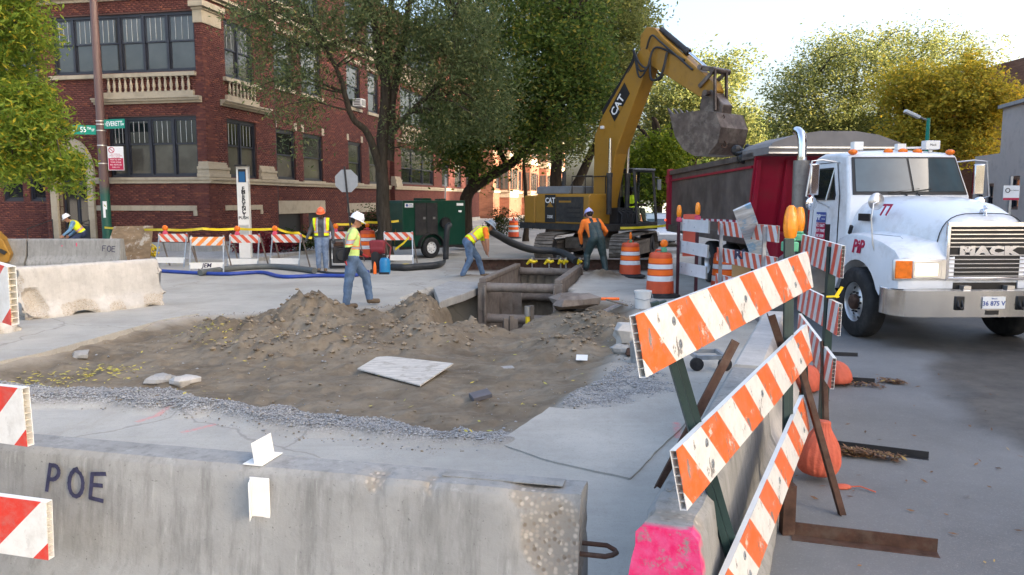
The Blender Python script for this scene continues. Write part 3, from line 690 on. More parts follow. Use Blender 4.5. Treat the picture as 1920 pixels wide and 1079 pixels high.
# --- the one standing in front of the photographer, three red board ends at the left edge
base = Vector((-2.6, 3.0, 0))
t = thing('type_three_barricade', 'red and white striped barricade cut off by the left edge', 'barricade', base, 0, 'board barricades')
for (ur, vr, vl, Y) in ((22, 500, 494, 3.35), (48, 727, 722, 3.3), (92, 940, 928, 3.22)):
    pr = Z(ur, vr, Y); pl = Z(0, vl, Y + .05); dr = (pl - pr).normalized()
    board_between(pr + dr * 1.5, pr, (Vector((-.1, .02, 1))), .262, .035, S_RD, t, base, cells=9)
for x in (-.35,):
    mb = MB(); mb.beam((x, .28, 0), (x - .1, .35, 2.0), .05, .05); mb.obj('post', M['green_post'], t, smooth=0)
# --- loose boards by the truck
o = MB(); p, q = Z(1391, 388, 11.4), G(1466, 590); ddn = (q - p).normalized(); X = Vector((1, .25, 0)).normalized()
o.beam(p, q, .028, .27, 0, X); o = o.obj('leaning_plank', M['plank_white'], smooth=0)
me = o.data; c_ = (p + q) / 2; me.transform(Matrix.Translation(-c_)); o.location = c_
tag(o, 'pale paint smeared plank leaning against the silver barricade', 'plank')
o = MB(); o.box((0, 0, .5), (.3, .06, 1.0)); o = o.obj('cardboard_sheet', M['cardboard'], smooth=0); p = Z(1396, 480, 12.6); o.location = (p.x, p.y + .15, .0)
o.rotation_euler = (0, 0, R(-20)); tag(o, 'flat brown cardboard sheet standing behind the silver barricade', 'cardboard')
for (u0, v0, u1, v1, lab) in ((1560, 667, 1608, 669, 'dark angle iron on the asphalt nearest the truck wheel'),):
    p = G(u0, v0); t = thing('angle_iron', lab, 'angle iron', p, 0); angle_iron(p, G(u1, v1), .05, M['steel_dark'], t, p, name='flange')

# ------------------------------------------------------------------ drums
def drum():
    t = thing('traffic_drum', 'x', 'traffic drum', (0, 0, 0), 0, 'orange traffic drums')
    def seg(name, z0, z1, r0, r1, mat):
        mb = MB(); mb.lathe([(r0, z0), (r1, z1)], 28, 0, cap=False); mb.obj(name, mat, t, smooth=60)
    prof = [(.31, .07), (.305, .1), (.3, .33)]
    mb = MB(); mb.lathe([(.0, .06), (.305, .07), (.295, .335), (.285, .345), (.285, .35), (.28, .475), (.272, .485), (.27, .605), (.262, .612), (.262, .62), (.26, .73), (.252, .742), (.25, .86), (.245, .93), (.225, .96), (.19, .975), (.06, .98), (.0, .98)], 32, 0, cap=False)
    mb.obj('body', M['drum_orange'], t, smooth=40)
    for z0, z1, m in ((.355, .47, 'refl_white'), (.49, .6, 'drum_bright'), (.625, .725, 'refl_white'), (.748, .855, 'drum_bright')):
        r = lambda z: .305 - (z - .07) * .0655 + .004
        seg('reflective_band', z0, z1, r(z0), r(z1), M[m])
    mb = MB(); mb.lathe([(.0, 0), (.44, 0), (.45, .02), (.43, .045), (.33, .06), (.31, .09), (.0, .09)], 32, 0, cap=False); mb.obj('rubber_base', M['rubber'], t)
    mb = MB(); mb.tube([(-.12, 0, .97), (-.1, 0, 1.03), (.1, 0, 1.03), (.12, 0, .97)], .018, 8); mb.obj('handle', M['drum_orange'], t)
    return t
proto = drum()
DR = [((1237, 556), 'largest orange drum with a disc lamp beside the white barricade', 1, (.95, -.1)), ((1181, 522), 'orange drum with a slim lamp right of the worker in waders', 2, (.9, 0)),
      ((963, 447), 'far orange drum with a lamp on the pavement left of the excavator', 3, (.93, 0)), ((1238, 458), 'orange drum behind the excavator track beside the truck tail', 2, (.92, 0)),
      ((1358, 556), 'orange drum mostly hidden behind the silver barricade', 0, (.95, 0)), ((690, 486), 'orange drum standing behind the worker in the white hat', 3, (1, 0))]
for i, ((u, v), lab, lm, (sc, q)) in enumerate(DR):
    t = proto if i == 0 else copy_tree(proto)
    p = G(u, v); t.location = (p.x, p.y, ground_z(p.x, p.y) if Y0 < p.y < Y1 else 0); t.scale = (sc, sc, sc); t['label'] = lab; t.rotation_euler = (0, 0, i * .7)
for i, ch in enumerate([o for o in bpy.data.objects if o.name.startswith('traffic_drum')]):
    lm = [x[2] for x in DR if x[1] == ch['label']][0]
    if lm == 1: b = lamp(ch, (.07, 0, .98), 'orange', 'green', .95, True, (.3, -1, 0))
    elif lm == 2: b = lamp(ch, (.0, 0, .98), 'orange', 'green', .7)
    elif lm == 3: b = lamp(ch, (.0, 0, .98), 'orange', 'pink', .8, True)

# ------------------------------------------------------------------ A-frame barricades along the back
def a_frame(label, p, rz, board, sc=1.0, lampkind=None, lower='white_plastic', word_=None, skew=0):
    t = thing('folding_barricade', label, 'barricade', p, rz, 'folding barricades')
    hw = .46 * sc; hh = 1.0 * sc; sp = .3 * sc
    mb = MB(); mb.box((0, -.035, hh - .13), (2 * hw, .02, .24 * sc)); mb.obj('striped_board', board, t, smooth=0)
    mb = MB(); mb.box((0, -sp + .065, .21), (2 * hw * .98, .02, .17 * sc)); lo = mb.obj('lower_board', M[lower], t, smooth=0)
    for s_ in (-1, 1):
        mb = MB(); mb.beam((s_ * hw * .93, .0, hh + .02), (s_ * hw * (.98 + skew), -sp, 0), .035, .03, 0, (0, 1, 0)); mb.obj('leg', M['steel'], t, smooth=0)
        mb = MB(); mb.beam((s_ * hw * .93, .02, hh), (s_ * hw * .98 + .12, sp, 0), .035, .03, 0, (0, 1, 0)); mb.obj('leg', M['rust_grey'], t, smooth=0)
    if lampkind: lamp(t, (lampkind * hw, 0, hh - .03), 'orange', 'pink', .95, True)
    if word_: text('lettering', word_, .16, facing((0, -sp + .053, .21), (0, -1, 0)), M['spray'], lo, .002, bold=.004, shear=.2)
    return t
AF = [((328, 500), 'folding barricade with a lamp leftmost of the row before the brick wall', S_SM, -.55, None, -.1), ((392, 511), 'folding barricade lettered JEM on its lower board', S_SMO, None, 'JEM', .15),
      ((462, 503), 'folding barricade with a lamp standing before the white emergency pylon', S_SM, -.5, None, -.05), ((540, 502), 'folding barricade leaning at the right end of the taped row', S_SM, -.8, None, -.1),
      ((647, 492), 'folding barricade between the two standing workers', S_SM, -.6, None, 0), ((748, 495), 'folding barricade draped with yellow tape beside the green pump trailer', S_SM, 0, None, .1)]
for i, ((u, v), lab, bd, lk, wd, rz) in enumerate(AF):
    a_frame(lab, G(u, v), rz, bd, 1.0, lk if lk else None, word_=wd)
# ------------------------------------------------------------------ brick corner building
t = NT('brick'); oi = t.n('ShaderNodeObjectInfo').outputs['Random']
k = t.math('FRACT', t.math('ADD', t.island(), oi)); B0 = (.138, .05, .04)
x = t.mix(t.ramp(t.noise(.35, 6, .6), .3, .7), mul(B0, .78), mul(B0, 1.15)); x = t.mix(t.math('MULTIPLY', t.math('POWER', k, 2.0), .6), x, (.06, .02, .022))
x = t.mix(t.math('MULTIPLY', t.ramp(k, .0, .12), -.0), x, B0); x = t.mix(t.math('MULTIPLY', t.math('LESS_THAN', k, .12), .45), x, (.24, .085, .05))
t.col(x); t.set(.85, 0, .2); t.bump(t.noise(80, 4), .3, .004); M['brick'] = t.m
def brickwall_tex(name, c, cm=(.2, .15, .12)):              # far brick: too small to pick apart
    t = NT(name); o = t.xyz(); br = t.n('ShaderNodeTexBrick'); cb = t.n('ShaderNodeCombineXYZ')
    t.l(t.math('ADD', t.math('MULTIPLY', o[0], .75), t.math('MULTIPLY', o[1], .8)), cb.inputs[0]); t.l(o[2], cb.inputs[1]); t.l(cb.outputs[0], br.inputs[0])
    br.inputs['Scale'].default_value = 1; br.inputs['Brick Width'].default_value = .21; br.inputs['Row Height'].default_value = .075; br.inputs['Mortar Size'].default_value = .006
    br.inputs['Color1'].default_value = (*mul(c, .8), 1); br.inputs['Color2'].default_value = (*mul(c, 1.2), 1); br.inputs['Mortar'].default_value = (*cm, 1)
    x = t.mix(t.math('MULTIPLY', t.ramp(t.noise(.5, 6, .65), .4, .7), .4), br.outputs[0], mul(c, .55)); t.col(x); t.set(.9, 0, .15); return t.m
M['brick_far'] = brickwall_tex('far_brick', (.105, .035, .028), (.1, .05, .045)); M['brick_sun'] = brickwall_tex('orange_brick', (.23, .085, .05)); M['brick_tan'] = brickwall_tex('brown_brick', (.2, .1, .075))
def glassmat(name, c, rough=.04):
    t = NT(name); t.col(t.mix(t.ramp(t.noise(.8, 4), .35, .65), mul(c, .7), mul(c, 1.3))); t.set(rough, 0, .9); t.bump(t.noise(1.3, 2), .03, .02); return t.m
M['pane_dark'] = glassmat('dark_pane', (.012, .014, .017)); M['pane_blind'] = glassmat('pane_with_blind', (.085, .082, .07), .12); M['pane_grey'] = glassmat('pane_grey', (.045, .047, .045), .07)
M['pane_car'] = glassmat('windscreen', (.05, .075, .085), .03)
bld = thing('corner_building', 'red brick corner apartment building with limestone balustrades and dark windows', 'building', K)
def wl(a, b, z): return AX * a + BX * b + UP * z
wallmb = MB(); BR = []
class Face:
    def __init__(s, a, b, U, N): s.o = AX * a + BX * b; s.U = U; s.N = N
    def p(s, u, z, n=0.0): return s.o + s.U * u + UP * z + s.N * n
def facade(fc, u0, u1, z0, z1, holes, bricks=True, mb=None, mi=0):
    mb = mb or wallmb
    us = sorted({u0, u1, *[min(max(x, u0), u1) for hh in holes for x in hh[:2]]}); zs = sorted({z0, z1, *[min(max(x, z0), z1) for hh in holes for x in hh[2:4]]})
    for i in range(len(us) - 1):
        for j in range(len(zs) - 1):
            cu, cz = (us[i] + us[i + 1]) / 2, (zs[j] + zs[j + 1]) / 2
            if any(hh[0] < cu < hh[1] and hh[2] < cz < hh[3] for hh in holes): continue
            mb.add([fc.p(us[i], zs[j]), fc.p(us[i + 1], zs[j]), fc.p(us[i + 1], zs[j + 1]), fc.p(us[i], zs[j + 1])], [(0, 1, 2, 3)], mi)
    for (a, b, c, d) in [hh[:4] for hh in holes]:                        # reveals
        for q in (((a, c), (b, c)), ((b, c), (b, d)), ((b, d), (a, d)), ((a, d), (a, c))):
            mb.add([fc.p(*q[0]), fc.p(*q[1]), fc.p(*q[1], -.24), fc.p(*q[0], -.24)], [(0, 1, 2, 3)], mi)
    if not bricks: return
    cw, chh, jt = .215, .0735, .012
    for r in range(int((z1 - z0) / chh)):
        za, zb = z0 + r * chh + jt / 2, z0 + (r + 1) * chh - jt / 2
        hs = [hh for hh in holes if hh[2] < zb and hh[3] > za]
        segs = [(u0, u1)]
        for hh in hs:
            nsg = []
            for (a, b) in segs:
                if hh[1] <= a or hh[0] >= b: nsg.append((a, b))
                else:
                    if hh[0] - a > .03: nsg.append((a, hh[0]))
                    if b - hh[1] > .03: nsg.append((hh[1], b))
            segs = nsg
        off = (r % 2) * cw / 2
        for (a, b) in segs:
            k0 = math.floor((a - off) / cw); x = k0 * cw + off
            while x < b:
                xa, xb = max(x + jt / 2, a), min(x + cw - jt / 2, b)
                if xb - xa > .03: BR.append((fc, xa, xb, za, zb))
                x += cw
LF_ = Face(0, 0, AX, -BX); RF = Face(0, 0, BX, -AX); RF2 = Face(.3, 0, BX, -AX); LF2 = Face(0, .9, AX, -BX)
ROOF = 13.3
holesL = [(.38, 4.02, 2.84, 5.02), (.3, 6.18, 6.6, 8.68), (4.98, 6.32, .0, 3.9), (.3, 6.1, 10.2, 12.3)]
facade(LF_, 0.0, 6.9, .43, ROOF, holesL)
holesL2 = [(7.55, 8.45, 1.95, 4.1), (8.75, 9.7, 1.95, 4.1), (7.3, 9.6, 6.6, 8.6)]
facade(LF2, 6.9, 22, .43, ROOF, holesL2, True)
wallmb.add([wl(6.9, 0, .43), wl(6.9, .9, .43), wl(6.9, .9, ROOF), wl(6.9, 0, ROOF)], [(0, 1, 2, 3)])
holesR = [(1.35, 3.45, 2.85, 5.05), (1.4, 3.45, 6.6, 8.7), (1.4, 3.45, 10.2, 12.3)]
facade(RF, .0, 5.05, .43, ROOF, holesR)
hw = []
for (a, b) in ((5.6, 7.35), (8.15, 10.2), (13.3, 15.1), (16.2, 17.8)):
    for (c, d) in ((2.88, 5.05), (6.9, 9.1), (10.5, 12.4)): hw.append((a, b, c, d))
cell = [(5.5, 8.0, .25, 1.35), (8.4, 10.2, .25, 1.25)]
facade(RF2, 5.05, 19.5, .43, ROOF, hw + [(5.5, 7.9, .43, 1.35), (8.5, 10.1, .43, 1.35)], True)
wallmb.add([wl(0, 5.05, 0), wl(.3, 5.05, 0), wl(.3, 5.05, ROOF), wl(0, 5.05, ROOF)], [(0, 1, 2, 3)])
hb2 = [(20.7, 27.5, 2.95, 5.2), (20.7, 27.5, 6.7, 8.9), (20.7, 27.5, 10.4, 12.4), (30.5, 32.3, 2.95, 5.2), (30.5, 32.3, 6.7, 8.9), (34, 36, 2.95, 5.2), (34, 36, 6.7, 8.9), (37.5, 39.5, 2.95, 5.2), (37.5, 39.5, 6.7, 8.9)]
facade(RF, 19.5, 28.6, .43, ROOF, hb2[:3], False, mi=1)
facade(RF2, 28.6, 42, .43, ROOF, hb2[3:], False, mi=1)
for q in (19.5, 28.6): wallmb.add([wl(0, q, 0), wl(.3, q, 0), wl(.3, q, ROOF), wl(0, q, ROOF)], [(0, 1, 2, 3)], 1)
# foundation, roof and back walls
def box_ab(mb, a0, a1, b0, b1, z0, z1, mi=0):
    c = wl((a0 + a1) / 2, (b0 + b1) / 2, (z0 + z1) / 2); Rm = Matrix((AX, BX, UP)).transposed()
    return mb.box(c, (a1 - a0, b1 - b0, z1 - z0), mi, Rm)
wallmb.obj('wall', [M['mortar'], M['brick_far']], bld, smooth=0)
mb = MB(); box_ab(mb, .35, 21.9, 1.0, 41.9, 13.0, 13.2); box_ab(mb, .6, 21.9, 41.9, 42.1, 0, 13.2); box_ab(mb, 21.9, 22, .9, 42, 0, 13.2); mb.obj('roof', M['concrete'], bld, smooth=0)
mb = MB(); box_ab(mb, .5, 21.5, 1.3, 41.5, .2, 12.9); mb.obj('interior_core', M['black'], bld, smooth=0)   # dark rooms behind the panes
mb = MB()
box_ab(mb, -.05, 4.85, -.06, .3, 0, .43); box_ab(mb, 6.45, 6.95, -.06, .3, 0, .43); box_ab(mb, 6.95, 22, .85, 1.2, 0, .43); box_ab(mb, -.06, .3, -.05, 5.1, 0, .43); box_ab(mb, .24, .6, 5.1, 19.5, 0, .25); box_ab(mb, -.06, .3, 19.5, 28.6, 0, .43); box_ab(mb, .24, .6, 28.6, 42, 0, .43)
mb.obj('foundation', M['concrete'], bld, smooth=0)
# bricks: the 300 that show largest (the corner pier and the bay beside it) one by one, the rest as one part
bm0 = MB(); bm0.box((0, 0, 0), (1, 1, 1)); bme = bm0.mesh('brick', M['brick'], 0)
def bkey(q): 
    fc, xa, xb, za, zb = q; full = (xb - xa) > .15
    return (0 if full else 1, (xa if fc in (LF_, RF) else 50) + abs((za + zb) / 2 - 3.6) * .12)
BR.sort(key=bkey)
for q in BR[:300]:
    fc, xa, xb, za, zb = q; o = link(bpy.data.objects.new('brick', bme), bld)
    m = Matrix((fc.U * (xb - xa), fc.N * .02, UP * (zb - za))).transposed().to_4x4(); m.translation = fc.p((xa + xb) / 2, (za + zb) / 2, -.002)
    o.matrix_local = m
V = []; F = []
for q in BR[300:]:
    fc, xa, xb, za, zb = q; n0 = len(V); jn = random.uniform(.006, .011)
    for nn in (-.006, jn):
        V += [fc.p(xa, za, nn), fc.p(xb, za, nn), fc.p(xb, zb, nn), fc.p(xa, zb, nn)]
    F += [(n0 + 4, n0 + 5, n0 + 6, n0 + 7), (n0, n0 + 1, n0 + 5, n0 + 4), (n0 + 1, n0 + 2, n0 + 6, n0 + 5), (n0 + 2, n0 + 3, n0 + 7, n0 + 6), (n0 + 3, n0, n0 + 4, n0 + 7)]
tag(npmesh('brickwork', np.array([tuple(v) for v in V]), np.array(F), M['brick'], bld), kind='stuff')
# windows
def window(fc, u0, u1, z0, z1, muls, parent, rail=.5, munt=3, panes=None, thin=.055, rng_=random):
    mb = MB(); n = -.12; us = [u0] + list(muls) + [u1]; Rm = Matrix((fc.U, fc.N, UP)).transposed()
    def bx(ua, ub, za, zb, na, d): mb.box(fc.p((ua + ub) / 2, (za + zb) / 2, na), (ub - ua, d, zb - za), 0, Rm)
    bx(u0, u1, z1 - .1, z1, n, .1); bx(u0, u1, z0, z0 + .08, n, .1)
    for i, u in enumerate(us):
        wd = .07 if i in (0, len(us) - 1) else .09
        a = u if i == 0 else (u - wd if i == len(us) - 1 else u - wd / 2); bx(a, a + wd, z0 + .08, z1 - .1, n, .1)
    zr = z0 + (z1 - z0) * rail; w = mb.obj('window', M['frame_dark'], parent, smooth=0)
    for i in range(len(us) - 1):
        a, b = us[i] + .05, us[i + 1] - .05
        sb = MB()
        def sx(ua, ub, za, zb, na): sb.box(fc.p((ua + ub) / 2, (za + zb) / 2, na), (ub - ua, .035, zb - za), 0, Rm)
        for (za, zb, na) in ((zr - .03, z1 - .1, n - .005), (z0 + .08, zr + .03, n - .042)):
            sx(a, b, za, za + thin, na); sx(a, b, zb - thin, zb, na); sx(a, a + thin, za + thin, zb - thin, na); sx(b - thin, b, za + thin, zb - thin, na)
        sb.obj('sash', M['frame_dark'], w, smooth=0)
        for up_, (za, zb, na) in enumerate(((zr, z1 - .12, n - .01), (z0 + .1, zr, n - .045))):
            pb = MB(); pb.box(fc.p((a + b) / 2, (za + zb) / 2, na), (b - a - .03, .006, zb - za - .02), 0, Rm)
            mt = panes[up_] if panes else rng_.choice(['pane_dark', 'pane_grey', 'pane_blind'])
            pb.obj('pane', M[mt], w, smooth=0)
        for q in range(munt):
            ua = a + (b - a) * (q + 1) / (munt + 1); g = MB(); g.box(fc.p(ua, (zr + .05 + z1 - .15) / 2, n + .002), (.016, .012, z1 - .2 - zr), 0, Rm); g.obj('muntin', M['muntin'], w, smooth=0)
    return w
rr = random.Random(3)
window(LF_, .38, 4.02, 2.84, 5.02, (1.38, 2.33, 3.31), bld, .55, 3, ('pane_dark', 'pane_blind'))
window(LF_, .3, 6.18, 6.6, 8.68, (1.43, 2.4, 3.38, 4.36, 5.33), bld, .52, 3, ('pane_grey', 'pane_grey'))
window(LF_, .3, 6.1, 10.2, 12.3, (1.7, 3.2, 4.7), bld, .5, 0)
window(RF, 1.35, 3.45, 2.85, 5.05, (2.4,), bld, .55, 3, ('pane_dark', 'pane_blind'))
window(RF, 1.4, 3.45, 6.6, 8.7, (2.42,), bld, .5, 2, ('pane_grey', 'pane_grey')); window(RF, 1.4, 3.45, 10.2, 12.3, (2.4,), bld, .5, 0)
for hh in holesL2: window(LF2, *hh, (), bld, .5, 0, ('pane_dark', 'pane_dark'))
for hh in hw: window(RF2, *hh, (), bld, .5, 0, None, rng_=rr)
for hh in hb2[:3]: window(RF, *hh, (22.9, 25.2), bld, .45, 0, ('pane_grey', 'pane_dark'))
for hh in hb2[3:]: window(RF2, *hh, (), bld, .5, 0, None, rng_=rr)
for hh in ((5.5, 7.9, .25, 1.35), (8.5, 10.1, .25, 1.35)):
    mb = MB(); Rm = Matrix((BX, -AX, UP)).transposed(); mb.box(RF2.p((hh[0] + hh[1]) / 2, .8, -.15), (hh[1] - hh[0], .03, 1.1), 0, Rm); mb.obj('cellar_window', M['black'], bld, smooth=0)
# limestone
def course(name, fc, u0, u1, prof, mat='limestone', cut=.95, bevel=.006):   # prof: list of (z0, z1, proud); split in stones of about `cut` metres
    ns = max(1, round((u1 - u0) / cut)); Rm = Matrix((fc.U, fc.N, UP)).transposed()
    for i in range(ns):
        mb = MB(); a, b = u0 + (u1 - u0) * i / ns + .002, u0 + (u1 - u0) * (i + 1) / ns - .002
        for (z0, z1, pr) in prof: mb.box(fc.p((a + b) / 2, (z0 + z1) / 2, pr / 2 - .02), (b - a, pr + .04, z1 - z0), 0, Rm)
        mb.obj(name, M[mat], bld, smooth=0)
LEDGE = [(2.6, 2.72, .09), (2.722, 2.82, .14)]
course('stone_ledge', LF_, -.14, 4.75, LEDGE, cut=1.6); course('stone_ledge', RF, .0, 5.05, LEDGE, cut=1.6); course('stone_ledge', RF2, 5.08, 19.5, LEDGE, cut=2.4); course('stone_ledge', RF, 19.5, 28.6, LEDGE, cut=3); course('stone_ledge', RF2, 28.6, 42, LEDGE, cut=4)
course('stone_band', LF_, .5, 4.7, [(1.6, 1.79, .04)], cut=1.4); course('stone_band', RF, 1.0, 3.7, [(1.6, 1.79, .04)], cut=1.4)
for fc, u in ((LF_, .55), (RF, 3.62)): course('stone_drop', fc, u - .07, u + .09, [(1.42, 1.6, .05)])
CORN = [(5.48, 5.56, .1), (5.562, 5.64, .2), (5.642, 5.7, .26)]
course('cornice', LF_, .1, 4.5, CORN, cut=1.5); course('cornice', RF, .95, 4.4, CORN, cut=1.5)
course('balustrade_base', LF_, .38, 4.3, [(5.702, 5.9, .12)], cut=4); course('balustrade_base', RF, 1.3, 3.6, [(5.702, 5.9, .12)], cut=3)
course('stone_sill', LF_, .28, 6.3, [(6.42, 6.56, .15)], cut=2); course('stone_sill', RF, 1.2, 3.75, [(6.42, 6.56, .15)], cut=3)
course('balustrade_back', LF_, .4, 4.0, [(5.902, 6.418, .0)], cut=4); course('balustrade_back', RF, 1.35, 3.45, [(5.902, 6.418, .0)], cut=3)
def balusters(fc, u0, u1, n, z0, z1, single=True):
    mb0 = MB(); hgt = z1 - z0; pr = [(.055, 0), (.055, .05), (.035, .06), (.06, .2), (.052, .27), (.032, .4), (.03, .44), (.055, .46), (.055, hgt)]
    mb0.lathe([(r_, z_ * hgt / .516 if z_ < .5 else hgt) for r_, z_ in pr], 10); me = mb0.mesh('baluster', M['limestone'], 45)
    for i in range(n):
        o = link(bpy.data.objects.new('baluster', me), bld); o.location = fc.p(u0 + (u1 - u0) * (i + .5) / n, z0, .075)
balusters(LF_, .45, 3.95, 15, 5.902, 6.418); balusters(RF, 1.4, 3.45, 8, 5.902, 6.418)
for (z, b_) in ((5.7, 1), (9.35, 1)):
    course('cornice', RF, 20.0, 28.2, [(z - .2, z - .1, .1), (z - .098, z, .24)], cut=3); course('stone_sill', RF, 20.2, 28, [(z + .72, z + .86, .15)], cut=3); balusters(RF, 20.7, 27.5, 22, z + .002, z + .718)
course('cornice', LF_, -.2, 6.9, [(9.15, 9.26, .08), (9.262, 9.36, .2)], cut=2); course('cornice', RF, 0, 5.05, [(9.15, 9.26, .08), (9.262, 9.36, .2)], cut=2)
course('cornice', RF2, 5.1, 19.5, [(9.75, 9.95, .08)], cut=3)
for (a, b) in ((5.6, 7.35), (8.15, 10.2), (13.3, 15.1), (16.2, 17.8)):
    for z in (2.82, 6.78, 10.36): course('window_sill', RF2, a - .12, b + .12, [(z - .06 if z > 3 else z + .002, z + .1 if z > 3 else z + .06, .08)], cut=4)
    for z in (5.05, 9.1):
        for u in (a - .05, b + .05): course('keystone', RF2, u - .13, u + .13, [(z + .05, z + .38, .03)])
        course('stone_lintel', RF2, a + .12, b - .12, [(z + .12, z + .3, .02)], cut=3) if z > 9 else None
for i, (z0, z1, e) in enumerate(((2.822, 2.96, .16), (2.962, 3.1, .12), (3.102, 3.2, .15), (3.202, 3.3, .07), (3.302, 3.38, .04))):
    for (fa, fb, ba, bb) in ((-.0, .33, -.0, 1.15), (0, .2, 3.62, 4.75), (0, .2, 19.5, 20.4)):
        mb = MB(); box_ab(mb, fa - e, fb + .02, (ba - e) if ba == 0 else ba - e * .6, bb + e * .6, z0, z1); mb.obj('pier_base', M['limestone'], bld, smooth=0, bevel=.01)
for (z0, z1, e) in ((8.25, 8.7, .05), (8.702, 8.78, .1), (8.782, 8.98, .2)):
    mb = MB(); box_ab(mb, -e, .3 + e * .4, -e, 1.15 + e * .4, z0, z1); mb.obj('pier_capital', M['limestone'], bld, smooth=0, bevel=.01)
course('stone_panel', RF2, 5.4, 10.3, [(1.37, 1.95, .03)], cut=2.5); course('stone_panel', RF2, 13, 17, [(1.3, 1.8, .03)], cut=2)
mb = MB(); mb.tube([RF2.p(5.28, .3, .14), RF2.p(5.28, 12.9, .14)], .065, 10); mb.obj('downspout', M['steel_dark'], bld)
# arched entrance
for (a0, a1) in ((4.72, 4.98), (6.32, 6.6)):
    for z in range(5):
        mb = MB(); box_ab(mb, a0, a1, -.12, .2, .0 + z * .58, .575 + z * .58); mb.obj('jamb_stone', M['limestone'], bld, smooth=0, bevel=.01)
nv = 11
for i in range(nv):
    a0_, a1_ = math.pi * i / nv, math.pi * (i + 1) / nv; r0_, r1_ = .67, 1.0; pts = []
    poly = [(5.65 - r0_ * math.cos(a0_), 2.9 + r0_ * math.sin(a0_) * 1.35), (5.65 - r1_ * math.cos(a0_), 2.9 + r1_ * math.sin(a0_) * 1.4), (5.65 - r1_ * math.cos(a1_), 2.9 + r1_ * math.sin(a1_) * 1.4), (5.65 - r0_ * math.cos(a1_), 2.9 + r0_ * math.sin(a1_) * 1.35)]
    mb = MB(); mb.loft([[wl(a, bb, z) for a, z in poly] for bb in (-.1, .2)]); mb.obj('arch_stone', M['limestone'], bld, smooth=0)
mb = MB(); box_ab(mb, 5.0, 6.3, .22, .28, .0, 2.75); box_ab(mb, 5.6, 5.66, .19, .22, .1, 2.7); d_ = mb.obj('door', M['frame_dark'], bld, smooth=0)
for a in (5.08, 5.72): 
    mb = MB(); box_ab(mb, a, a + .46, .2, .215, 1.0, 2.5); mb.obj('pane', M['pane_dark'], d_, smooth=0)
mb = MB(); box_ab(mb, 5.0, 6.3, .24, .27, 2.78, 3.85); mb.obj('fanlight', M['pane_dark'], bld, smooth=0)
for s_ in (4.9, 6.5):
    mb = MB(); mb.tube([wl(s_, -1.4, .12), wl(s_, -1.4, .95), wl(s_, -.2, 1.25), wl(s_, -.2, .2)], .02, 6); mb.obj('handrail', M['steel_dark'], bld)
# window air conditioners
def aircon(label, fc, u, z):
    p = K + fc.p(u, z, .18); t = thing('air_conditioner', label, 'air conditioner', p, math.atan2(fc.N.y, fc.N.x) + R(90), 'window air conditioners')
    mb = MB(); mb.box((0, 0, .21), (.62, .5, .42)); mb.obj('case', M['white_plastic'], t, bevel=.02)
    mb = MB(); mb.box((-.0, -.256, .21), (.5, .012, .3)); g = mb.obj('grille', M['steel_dark'], t, smooth=0)
    for k in range(7):
        mb = MB(); mb.box((0, -.266, .08 + k * .043), (.5, .012, .014)); mb.obj('fin', M['white_plastic'], g, smooth=0)
    mb = MB()
    for s_ in (-1, 1):
        for k in range(4): mb.box((s_ * .311, .0, .1 + k * .08), (.006, .34, .04))
    mb.obj('side_vent', M['steel_dark'], t, smooth=0)
aircon('white window air conditioner jutting from a second floor window behind the tree', RF2, 14.5, 6.95)

# ------------------------------------------------------------------ other buildings
def simple_building(name, label, corner, U, V_, L, D, Hh, wall, windows, extra=None):
    t = thing(name, label, 'building', corner); mb = MB(); U = Vector(U); V_ = Vector(V_)
    f1 = Face(0, 0, U, -V_); f1.o = Vector((0, 0, 0)); facade(f1, 0, L, 0, Hh, windows, False, mb)
    P = [Vector((0, 0, 0)), U * L, U * L + V_ * D, V_ * D]
    for i in (1, 2, 3): a, b = P[i], P[(i + 1) % 4]; mb.add([a, b, b + UP * Hh, a + UP * Hh], [(0, 1, 2, 3)])
    mb.add([p + UP * Hh for p in P], [(0, 1, 2, 3)]); mb.obj('wall', wall, t, smooth=0); return t, f1
# next block down Everett, in the sun
hs = []
for i in range(13):
    u = 1.2 + i * 3.9
    for z in (3.0, 6.8, 10.4): hs.append((u, u + 1.7, z, z + 2.1))
sb, f1 = simple_building('row_building', 'sunlit orange brick apartment building with pale stone trim far down the street', W(.4, 48), BX, AX, 52, 14, 13.2, M['brick_sun'], hs)
for hh in hs[:24]: window(f1, *hh, (), sb, .5, 0, None, rng_=rr)
for i in range(4):
    u = 3.2 + i * 12; mb = MB(); Rm = Matrix((BX, AX, UP)).transposed(); mb.box(f1.p(u + 1.9, 6.5, .5), (4.4, 1.0, 13), 0, Rm); bw = mb.obj('bay', M['brick_sun'], sb, smooth=0)
    for z in (2.9, 6.7, 10.3):
        mb = MB()
        for k in range(3): mb.box(f1.p(u + .6 + k * 1.3, z + 1.1, 1.01), (1.0, .06, 2.0), 0, Rm)
        mb.box(f1.p(u - .31, z + 1.1, .5), (.06, .75, 2.0), 0, Rm); mb.obj('window', M['pane_grey'], bw, smooth=0)
        mb = MB(); mb.box(f1.p(u + 1.9, z - .12, .53), (4.7, 1.2, .22), 0, Rm); mb.box(f1.p(u + 1.9, z - .5, .53), (4.5, 1.08, .5), 0, Rm); mb.obj('stone_course', M['limestone'], bw, smooth=0)
mb = MB(); Rm = Matrix((BX, AX, UP)).transposed()
for z in (2.7, 6.5, 10.1): mb.box(f1.p(26, z, .03), (52, .16, .2), 0, Rm)
mb.obj('stone_course', M['limestone'], sb, smooth=0)
